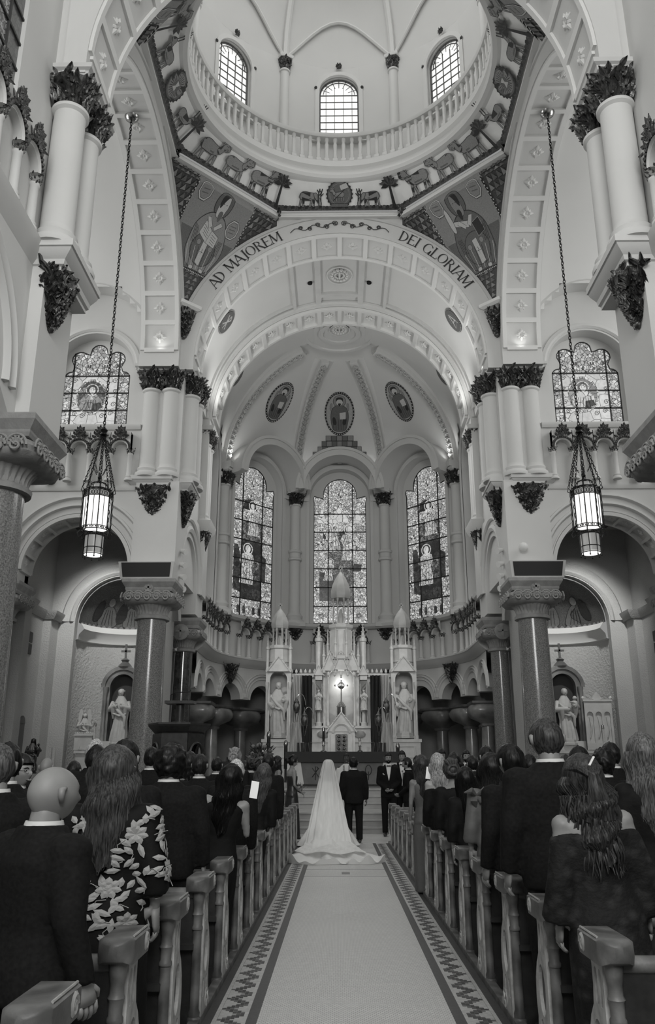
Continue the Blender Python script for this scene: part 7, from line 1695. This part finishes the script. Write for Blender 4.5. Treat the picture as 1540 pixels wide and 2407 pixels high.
def face(par, smile=True, glasses=False):
    dk = mat('eye_dark', .01, .2); lip = mat('lips', .10, .5)
    for s in (-1, 1):
        b = MB(); ell(b, HC+Vector((s*.031, .083, .004)), .013, .006, .007, 10, 6); b.build('eye', mat('eye_white', .35, .3), par); b = MB(); ell(b, HC+Vector((s*.031, .0885, .004)), .0055, .003, .0055, 8, 5); b.build('iris', dk, par)
        b = MB(); b.tube([HC+Vector((s*.014, .098, .022)), HC+Vector((s*.032, .093, .027)), HC+Vector((s*.050, .078, .020))], [.003, .0042, .002], 6); b.build('eyebrow', dk, par)
    b = MB(); b.tube([HC+Vector((-.024, .086, -.064)), HC+Vector((-.010, .099, -.071)), HC+Vector((.010, .099, -.071)), HC+Vector((.024, .086, -.064))], [.002, .006, .006, .002], 8, flat=.8); b.build('mouth', lip, par)
    if smile: b = MB(); b.tube([HC+Vector((-.016, .0985, -.067)), HC+Vector((0, .1045, -.070)), HC+Vector((.016, .0985, -.067))], [.002, .0036, .002], 6); b.build('teeth', mat('teeth', .6, .3), par)
    if glasses:
        b = MB()
        for s in (-1, 1): b.tube([HC+Vector((s*.033+.024*cos(t*pi/8), .104-.006*abs(cos(t*pi/8)), .002+.020*sin(t*pi/8))) for t in range(17)], .0016, 5); b.tube([HC+Vector((s*.057, .096, .005)), HC+Vector((s*.078, .0, .005))], .0016, 5)
        b.tube([HC+Vector((-.009, .105, .004)), HC+Vector((.009, .105, .004))], .0016, 5); b.build('glasses', IRON, par)
SUIT = mat('black_suit_wool_cloth', .010, .85, spec=.12, nz=(60, .3), bump=(7, .5, .02)); TUX = mat('tuxedo_wool_cloth', .007, .8, spec=.12, bump=(7, .4, .02)); SUITG = mat('charcoal_suit', .018, .85, spec=.12, nz=(60, .3), bump=(7, .5, .02))
GOWNG = mat('grey_gown', .09, .6, bump=(9, .5, .02)); BLKD = mat('black_dress', .008, .7, spec=.12, bump=(10, .5, .02)); SATIN = mat('dark_satin', .018, .35, bump=(6, .5, .03))
def lacemat():
    m = mat('dark_lace', .022, .7, spec=.15, bump=(40, .6, .01)); nt = m.node_tree; N = nt.nodes; L = nt.links
    tc = N.new('ShaderNodeTexCoord'); v = N.new('ShaderNodeTexVoronoi'); v.inputs['Scale'].default_value = 15; L.new(tc.outputs['Object'], v.inputs['Vector']); r = N.new('ShaderNodeMapRange'); r.inputs[1].default_value = .1; r.inputs[2].default_value = .5; r.inputs[3].default_value = .030; r.inputs[4].default_value = .012; L.new(v.outputs['Distance'], r.inputs[0]); c = N.new('ShaderNodeCombineColor'); [L.new(r.outputs[0], c.inputs[i]) for i in range(3)]; L.new(c.outputs[0], N['Principled BSDF'].inputs['Base Color']); return m
def put(me, name, par, m=None):
    o = bpy.data.objects.new(name, me); COL.objects.link(o); o.parent = par
    if m is not None:
        if not me.materials: me.materials.append(m)
        o.material_slots[0].link = 'OBJECT'; o.material_slots[0].material = m
    return o
def person(sex, x, y, z0, h, rz, pose, hk, tone, lab, skin='mid', outfit=None, om=None, showface=False, tie=None, grp=None, wide=1., glasses=False, lean=0):
    k = h/1.765; kx = (.55+.45*k)*wide
    r = empty('person', (x, y, z0), radians(rz), lab, 'person', grp); r.scale = (kx, kx, k)
    if lean: r.rotation_euler = (0, lean, radians(rz))
    put(cached(('body', sex, pose), lambda: body(sex, pose)), 'body', r, SK[skin])
    if sex == 'M':
        om = om or SUIT
        put(cached(('jacket', pose), lambda: jacket(pose)), 'jacket', r, om); put(cached('trousers', trousers), 'trousers', r, om); put(cached('shoes', shoes), 'shoes', r); put(cached('collar', collar), 'shirt_collar', r)
        if showface or tie: put(cached('shirt', shirtfront), 'shirt_front', r); put(cached('bow', bowtie), 'bow_tie', r)
    else:
        put(cached(('dress', outfit or 'sleeve', pose), lambda: dress(outfit or 'sleeve', pose)), 'dress', r, om or BLKD); put(cached('shoes', shoes), 'shoes', r)
    if hk == 'bald': put(cached('bald', baldfringe), 'hair_stubble', r, SK[skin] if tone > 1 else hairmat(.08))
    else:
        sd = int(abs(x*7+y*3)) % 3 if hk in ('short', 'curly') else 0
        put(cached(('hair', hk, sd), lambda: hair(hk, sd)), 'hair', r, hairmat(round(tone*(.55 if tone < .2 else .9), 3)))
    if showface or abs(rz) > 60: face(r, True, glasses)
    return r
TBL = [
 ('M', -1.21, 3.33, 1.47, -38, 'down', 'bald', .02, 'bald man in a dark suit leaning in the front left pew'),
 ('W', -1.23, 4.30, 1.56, 0, 'down', 'long', .07, 'woman with long hair in a black blouse embroidered with pale flowers'),
 ('M', -1.42, 5.26, 1.63, 0, 'down', 'short', .01, 'dark-haired man hidden behind the woman in the floral blouse'),
 ('M', -2.15, 7.19, 1.65, 0, 'down', 'short', .01, 'man with thick dark hair left of the floral blouse'),
 ('M', -2.44, 8.16, 1.73, 0, 'down', 'short', .4, 'grey-haired man whose head shows over the left pews'),
 ('M', -3.56, 10.10, 1.60, 0, 'down', 'bald', .02, 'distant bald man near the left chapel candle'),
 ('M', -2.43, 6.23, 1.56, -115, 'down', 'short', .01, 'smiling man with round glasses looking back towards the aisle, far left'),
 ('M', -1.81, 4.30, 1.58, 35, 'down', 'shortgrey', .10, 'man with receding hair cut by the left picture edge'),
 ('M', -2.14, 5.26, 1.61, 30, 'down', 'short', .01, 'dark-haired man just behind the man at the left edge'),
 ('M', -2.32, 10.10, 1.71, 0, 'down', 'short', .01, 'man with slicked dark hair and white collar below the pulpit'),
 ('M', -1.33, 6.23, 1.61, 0, 'down', 'curly', .008, 'man with curly black hair in a black suit, left pews'),
 ('W', -1.86, 10.10, 1.65, 0, 'down', 'bob', .012, 'woman with straight dark hair right of the curly-haired man'),
 ('M', -1.58, 9.12, 1.61, -5, 'down', 'short', .02, 'young man with combed dark hair and dark suit, left pews'),
 ('W', -0.98, 7.19, 1.51, 0, 'phone', 'long', .006, 'woman with long black hair holding up a phone, left pews'),
 ('W', -1.56, 12.00, 1.75, 0, 'down', 'updo', .22, 'woman with blonde braided updo, left pews'),
 ('M', -1.07, 8.16, 1.56, 0, 'down', 'shortgrey', .5, 'white-haired man in front of the woman taking a picture'),
 ('M', -2.00, 13.96, 1.58, 0, 'down', 'shortgrey', .25, 'short grey-haired man, left side, half hidden'),
 ('M', -1.95, 13.00, 1.64, 0, 'phone', 'short', .01, 'man in black working a video camera, left side'),
 ('W', -0.96, 10.10, 1.54, 0, 'down', 'long', .10, 'woman with highlighted brown hair in a black dress at the left pew ends'),
 ('M', -1.09, 12.00, 1.68, 0, 'down', 'short', .01, 'man in black behind the woman with highlighted hair'),
 ('W', -1.51, 14.90, 1.65, -40, 'down', 'updo', .03, 'woman with flowers in her hair near the front left pews'),
 ('W', -1.15, 19.40, 1.78, -65, 'clasp', 'updo', .012, 'bridesmaid in a strapless dark satin gown holding a bouquet'),
 ('W', -1.57, 20.30, 1.77, -60, 'clasp', 'long', .02, 'bridesmaid partly hidden behind the left pew guests'),
 ('M', 1.07, 20.20, 1.86, 180, 'clasp', 'beard', .008, 'bearded best man in a tuxedo with clasped hands facing the camera'),
 ('M', 1.43, 20.60, 1.90, 170, 'down', 'short', .01, 'smiling tall groomsman second from the aisle'),
 ('M', 1.43, 18.90, 1.72, 80, 'clasp', 'mustache', .01, 'moustached man in a dark suit seen in profile, right of the aisle'),
 ('M', 1.82, 21.00, 1.79, 165, 'down', 'short', .01, 'young groomsman behind the moustached man'),
 ('W', 0.97, 11.06, 1.63, 10, 'down', 'long', .05, 'woman in a long grey gown at the aisle end of the right pews'),
 ('W', 1.07, 10.10, 1.64, 0, 'phone', 'long', .30, 'straight-haired blonde woman in an off-shoulder black dress filming'),
 ('W', 1.09, 9.12, 1.57, 0, 'down', 'updo', .07, 'woman with a rolled updo in a black coat, right pews'),
 ('W', 1.09, 8.16, 1.48, 0, 'down', 'verylong', .006, 'girl with very long black hair, right pews'),
 ('M', 1.80, 15.80, 1.83, 175, 'down', 'short', .01, 'dark-haired groomsman peering over the blonde woman'),
 ('M', 2.67, 18.60, 1.87, 180, 'down', 'beard', .01, 'smiling bearded groomsman with bow tie, right of the columns'),
 ('W', 1.52, 12.00, 1.68, 0, 'down', 'bob', .01, 'woman with short dark hair, middle right pews'),
 ('M', 1.93, 13.00, 1.66, 10, 'down', 'short', .01, 'man with dark hair behind the long-haired girl'),
 ('M', 1.65, 10.10, 1.72, 15, 'down', 'short', .01, 'young man with parted dark hair turned to the left, right pews'),
 ('W', 1.18, 7.19, 1.58, 0, 'down', 'long', .01, 'woman with wavy dark hair in a grey dress with a bow on the shoulder'),
 ('M', 1.15, 6.23, 1.63, 20, 'down', 'short', .008, 'man with thin-rimmed glasses and a dark suit, right pews'),
 ('M', 1.19, 5.26, 1.75, 8, 'down', 'shortgrey', .06, 'very tall broad man with cropped greying hair'),
 ('W', 1.11, 4.30, 1.52, 5, 'down', 'halfup', .05, 'woman with a pale barrette in wavy hair and off-shoulder dark lace dress'),
 ('W', 1.77, 5.26, 1.66, 0, 'down', 'long', .16, 'woman with blonde-streaked hair in black at the right picture edge'),
 ('M', 2.81, 9.12, 1.73, 25, 'down', 'short', .01, 'man with dark hair turned left, far right pews'),
 ('M', 2.42, 8.16, 1.63, 0, 'down', 'curly', .01, 'young man with short curls and white collar, far right pews'),
 ('M', 1.92, 7.19, 1.64, 0, 'down', 'short', .01, 'dark-haired man right of the very tall man'),
 ('M', 1.93, 9.12, 1.61, 0, 'down', 'short', .01, 'dark head just left of the very tall man'),
 ('M', -1.72, 15.80, 1.66, 0, 'down', 'short', .015, 'dark-haired guest in the front left rows'),
 ('W', -1.95, 16.80, 1.62, 0, 'down', 'bob', .02, 'guest with bobbed hair in the front left rows'),
 ('M', 1.38, 13.96, 1.63, 0, 'down', 'short', .015, 'dark-haired guest in the front right rows'),
 ('W', 2.18, 13.96, 1.63, 0, 'down', 'bob', .02, 'guest with bobbed hair right of the bearded groomsman'),
 ('M', -3.23, 10.10, 1.55, 0, 'down', 'short', .02, 'dark-haired man beside the distant bald man'),
 ('M', 2.58, 10.10, 1.62, 0, 'down', 'short', .02, 'dark head under the statue with the child'),
]
for sex, x, y, h, rz, pose, hk, tone, lab in TBL:
    kw = {}
    near = lambda a: a in lab
    z0 = 0.
    if sex == 'W': kw['outfit'] = 'sleeve'
    if near('best man') or near('groomsman') or near('moustached'): kw.update(tie=True, om=TUX)
    if near('groomsman second'): kw.update(skin='mid')
    if near('very tall broad'): kw.update(wide=1.22, skin='mid'); h = 1.76
    if near('curly black hair in a black suit'): kw.update(wide=1.15)
    if near('bald man in a dark suit leaning'): kw.update(wide=1.14, skin='mid')
    if near('thin-rimmed'): kw.update(wide=1.12, glasses=True)
    if near('round glasses'): kw.update(glasses=True, skin='mid')
    if near('barrette'): kw.update(outfit='off', om=lacemat(), skin='mid', wide=1.10)
    if near('strapless') or near('bridesmaid partly'): kw.update(outfit='strapless', om=SATIN, skin='mid')
    if near('long grey gown'): kw.update(outfit='sleeveless', om=GOWNG, skin='tan')
    if near('bow on the shoulder'): kw.update(outfit='sleeve', om=GOWNG, wide=1.1)
    if near('straight-haired blonde'): kw.update(outfit='off', skin='fair')
    if near('holding up a phone'): kw.update(outfit='sleeveless', skin='mid', wide=1.1)
    if near('floral') and sex == 'W' or near('embroidered'): kw.update(wide=1.22)
    if near('bowl'): pass
    lim = 1.22 if 'grey gown at' not in lab else 1.05
    if abs(x) < lim and y < 18:                                    # leaning towards the aisle
        sg = 1 if x > 0 else -1; d = lim-abs(x); x = sg*lim
        if abs(rz) < 25: kw['lean'] = -sg*math.atan(d/1.55)
    p = person(sex, x, y, z0, h, rz, pose, hk, tone, lab, **kw)
    if near('embroidered'):
        # pale flowers and leaves stitched on the back and sleeves
        rn = random.Random(12); b = MB()
        me = CACHE[('dress', 'sleeve', 'down')]; pts = [(v.co.copy(), v.normal.copy()) for v in me.vertices if .80 < v.co.z < 1.44 and v.co.y < .02]
        def leaf(c, n, ang, L, W):
            t = n.cross(Vector((0, 0, 1))); t = t.normalized() if t.length > .1 else Vector((1, 0, 0)); u = t.cross(n).normalized()
            d = u*cos(ang)+t*sin(ang); e = n.cross(d); P_ = [c-d*L*.5, c-d*L*.1+e*W*.5, c+d*L*.25+e*W*.4, c+d*L*.5, c+d*L*.25-e*W*.4, c-d*L*.1-e*W*.5]
            b.add([q+n*(.009 if 0 < i_ < 9 else .006) for i_, q in enumerate(P_)]+[c+n*.014], [(i, (i+1) % 6, 6) for i in range(6)])
        for i in range(120):
            c, n = rn.choice(pts); a = rn.uniform(0, 6.28); leaf(c, n, a, rn.uniform(.05, .085), .030)
            if i % 3 == 0:
                t = n.cross(Vector((0, 0, 1))).normalized(); u = t.cross(n); b.tube([c+n*.008, c+n*.010+(t*cos(a)+u*sin(a))*.03, c+n*.008+(t*cos(a+.6)+u*sin(a+.6))*.06], .0022, 4)
        for i in range(9):
            c, n = rn.choice(pts)
            for k in range(7): a = k*.9; t = n.cross(Vector((0, 0, 1))).normalized(); u = t.cross(n); leaf(c+(t*sin(a)+u*cos(a))*.028, n, a, .055, .034)
        b.build('embroidered_flowers', mat('pale_embroidery', .30, .7), p, smooth=False)['kind'] = 'stuff'
    if near('barrette'):
        b = MB(); b.tube([(-.015, -.125, 1.715), (.02, -.108, 1.76)], .006, 6); b.build('barrette', mat('pearl', .7, .3), p)
    if near('holding up a phone') or near('filming'):
        ph = empty('phone', ((-.83 if x < 0 else .99), y+.30, h-.22), 0, 'smartphone with a lit screen held by the '+('black-haired woman on the left' if x < 0 else 'blonde woman on the right'), 'phone')
        b = MB(); b.box(-.038, .038, -.004, .004, -.075, .075); b.build('case', IRON, ph, smooth=False); b = MB(); b.box(-.034, .034, -.006, -.004, -.070, .070); b.build('screen', mat('phone_screen', .6, .3, emit=.5), ph, smooth=False)
        ph.rotation_euler = (0, radians(8), radians(-8))
    if near('video camera'):
        vc = empty('video_camera', (x+.12, y+.30, h-.12), 0, 'black video camera held at eye level on the left side', 'camera'); b = MB(); b.box(-.06, .06, -.12, .12, -.05, .06); b.build('camera_body', IRON, vc, smooth=False); b = MB(); b.lathe((0, .12, 0), [(.04, 0), (.045, .12), (.03, .12)], 12, ax='y'); b.tube([(0, -.1, .06), (0, -.08, .12), (0, .1, .12), (0, .12, .06)], .012, 6); b.build('lens_and_handle', IRON, vc)
    if near('strapless'):
        bq = empty('bouquet', (x+.20, y+.08, 1.04), 0, 'small leafy bouquet held by the bridesmaid', 'flowers'); b = MB(); rn = random.Random(3)
        for i in range(34):
            d = Vector((rn.gauss(0, 1), rn.gauss(0, 1), abs(rn.gauss(0, 1))+.2)).normalized(); c = d*rn.uniform(.05, .12); t = d.orthogonal().normalized(); e = d.cross(t); b.add([c-t*.014, c+d*.04+e*.006, c+t*.014, c+d*.07], [(0, 1, 3), (1, 2, 3)]); b.tube([(0, 0, -.08), c], .002, 3)
        b.build('leaves', mat('grey_leaf', .10, .6), bq); b = MB(); [b.ball(Vector((rn.gauss(0, .04), rn.gauss(0, .04), rn.uniform(.02, .1))), .022, 7, 5) for i in range(7)]; b.build('blossoms', mat('blossom', .4, .7), bq)
    if near('bow on the shoulder'):
        b = MB(); [b.tube([(-.15, -.06, 1.40), (-.15+.06*cos(a), -.10, 1.41+.06*sin(a)), (-.15+.10*cos(a+.4), -.07, 1.40+.10*sin(a+.4))], [.012, .03, .006], 8) for a in (.5, 2.4, 4.2, 5.3)]; b.build('shoulder_bow', GOWNG, p)
    if near('best man'):
        b = MB(); b.tube([(.10, .128, 1.28), (.135, .118, 1.31)], .012, 6); b.build('boutonniere', mat('blossom', .4, .7), p)
# father of the bride
person('M', .22, 18.4, 0, 1.72, 2, 'down', 'short', .006, 'man in a black suit walking the bride up the aisle on his arm', 'tan', om=SUIT, wide=1.12)
# priest
pr = empty('person', (.10, 22.0, .15), radians(180), 'smiling priest in white vestments waiting beyond the couple', 'person'); pr.scale = (.98, .98, 1.72/1.765)
put(cached(('body', 'M', 'clasp'), lambda: body('M', 'clasp')), 'body', pr, SK['deep']); put(cached(('hair', 'shortgrey', 0), lambda: hair('shortgrey', 0)), 'hair', pr, hairmat(.01)); face(pr)
b = MB(); loft(b, [(.05, 0, 0, .30, .22), (.5, 0, .0, .29, .21), (.9, 0, .02, .30, .21), (1.15, 0, .02, .30, .19), (1.35, 0, .0, .235, .14), (1.44, 0, 0, .15, .10), (1.50, 0, 0, .075, .07)], 30)
for s in (-1, 1): b.tube([(s*.17, 0, 1.38), (s*.26, 0, 1.14), (s*.10, .20, 1.0)], [.08, .10, .10], 14)
VEST = mat('ivory_vestment', .50, .7, bump=(8, .6, .03)); put(remesh(b, .022, 3, None, 'chasuble'), 'chasuble', pr, VEST)
b = MB(); [b.grid(lambda u, v, s=s: (s*(.045+.05*u), .205-.012*(1-v)-(0 if v > .4 else .07*(.4-v)), 1.46-.8*v), 3, 14) for s in (-1, 1)]; b.build('embroidered_stole', mat('patterned_stole', .22, .6, nz=(40, .6)), pr)
# bride: gown, train and veil
br = empty('person', (-.32, 18.3, 0), 0, 'bride seen from behind in a long white gown, cathedral veil and train', 'person')
def ksc(o): return o
bb = put(cached(('body', 'W', 'linked'), lambda: body('W', 'linked')), 'body', br, SK['fair']); bb.scale = (.96, .96, 1.65/1.765)
hh = put(cached(('hair', 'long', 0), lambda: hair('long', 0)), 'hair', br, hairmat(.05)); hh.scale = (.62, .60, 1.65/1.765)
GW = mat('white_satin_gown', .62, .5, bump=(3, .4, .03))
b = MB(); loft(b, [(.85, 0, 0, .17, .13), (1.0, 0, 0, .125, .10), (1.15, 0, 0, .135, .105), (1.27, 0, 0, .145, .10)])
n = 60; vs = []; rg = [(.92, .15, .12, 0), (.7, .22, .20, -.06), (.4, .36, .34, -.20), (.12, .55, .60, -.45), (.02, .62, .8, -.6)]
for j, (z, rx, ry, oy) in enumerate(rg):
    for i in range(n): a = 2*pi*i/n; k = 1+.022*j*sin(11*a+j*.5); vs.append((rx*k*cos(a), oy+ry*k*sin(a)*(1 if sin(a) < 0 else .6), z))
b.add(vs, [(j*n+i, j*n+(i+1) % n, (j+1)*n+(i+1) % n, (j+1)*n+i) for j in range(4) for i in range(n)]+[tuple(range(n)), tuple(4*n+i for i in range(n))])
put(remesh(b, .025, 3, None, 'gown'), 'gown', br, GW)
def wtrain(t): return .40+.20*t+.26*max(0, (t-.45)/.55)**1.5
def train(u, v):
    """u across -1..1, v 0 (skirt) .. 1 (hem, towards the camera)"""
    t = v; w_ = wtrain(t); y = -.35-3.75*t; x = u*w_+.12*t*t
    y += .42*(abs(u)**2.2)*t+.10*sin(u*5+1)*t
    z = .62*(1-t)**5*(1-.55*u*u)+.035+.028*sin(u*9+2.5*t)*(.25+t)+.020*sin(u*17-4*t)*t+.03*max(0, (t-.93)/.07)*(1+sin(u*21))
    z += .05*(abs(u)**6)*(.3+t); return (x, y, max(z, .012))
b = MB(); b.grid(lambda u, v: train(u*2-1, v), 90, 70); b.grid(lambda u, v: (train(u*2-1, 1)[0]*(1.0), train(u*2-1, 1)[1]+.02*v, train(u*2-1, 1)[2]*(1-v)+.006*v), 90, 2)
b.build('train', GW, br)
vm = bpy.data.materials.new('tulle_veil'); vm.use_nodes = True; pb = vm.node_tree.nodes['Principled BSDF']; pb.inputs['Base Color'].default_value = (.8, .8, .79, 1); pb.inputs['Roughness'].default_value = .8
nt = vm.node_tree; ng = nt.nodes.new('ShaderNodeTexNoise'); ng.inputs['Scale'].default_value = 3; tcx = nt.nodes.new('ShaderNodeTexCoord'); mpx = nt.nodes.new('ShaderNodeMapping'); mpx.inputs['Scale'].default_value = (6, 1, .4)
nt.links.new(tcx.outputs['Object'], mpx.inputs[0]); nt.links.new(mpx.outputs[0], ng.inputs['Vector']); rg_ = nt.nodes.new('ShaderNodeMapRange'); rg_.inputs[3].default_value = .50; rg_.inputs[4].default_value = .80; nt.links.new(ng.outputs['Fac'], rg_.inputs[0]); nt.links.new(rg_.outputs[0], pb.inputs['Alpha'])
def veil(u, v):
    a = (-.5+u)*pi*1.02+0; t = v
    if t < .10: q = t/.10; r = .018+.085*sin(q*pi/2); z = 1.675-.06*(1-cos(q*pi/2)); return (r*sin(a), .0-r*cos(a), z)
    q = (t-.10)/.90; z = 1.615*(1-q)**1.0+.06; z = 1.615-1.56*min(q*1.55, 1); yb = -2.9*max(0, q-.15)**1.5/(.85**1.5)
    rx = .105+.42*q**.9+.10*q; ry = .11+.16*q; f = 1+.035*sin(u*43+q*2)+.03*sin(u*23)
    zz = max(z, .10+.02*sin(u*19+q*6)) if q > .6 else z
    return (rx*f*sin(a)+.06*q*q, .0-ry*f*cos(a)+yb, zz)
b = MB(); b.grid(veil, 120, 60); b.build('veil', vm, br)
# flower arrangement on a stand, left of the aisle head
fs = empty('flower_stand', (-1.95, 20.2, 0), 0, 'tall dark flower arrangement left of the altar steps', 'flowers'); rn = random.Random(8)
b = MB(); b.lathe((0, 0, 0), [(.16, 0), (.16, .04), (.03, .08), (.03, 1.35), (.12, 1.45), (.10, 1.55)], 12); b.build('stand', IRON, fs)
b = MB()
for i in range(150):
    d = Vector((rn.gauss(0, 1), rn.gauss(0, 1), rn.gauss(.3, .8))).normalized(); c = Vector((0, 0, 1.75))+d*rn.uniform(.12, .36); t = d.orthogonal().normalized(); b.add([c-t*.025, c+t*.025, c+d*.10+Vector((0, 0, .02)), c+d*.05+d.cross(t)*.02], [(0, 1, 3), (0, 3, 2), (1, 2, 3)])
b.build('foliage', mat('dark_leaf', .03, .6), fs); b = MB()
for i in range(14): d = Vector((rn.gauss(0, 1), -abs(rn.gauss(0, 1)), rn.gauss(.3, .8))).normalized(); b.ball(Vector((0, 0, 1.75))+d*.3, .05, 8, 5)
b.build('blossoms', mat('grey_blossom', .14, .7), fs)
# tripod video head next to the bridesmaid's side
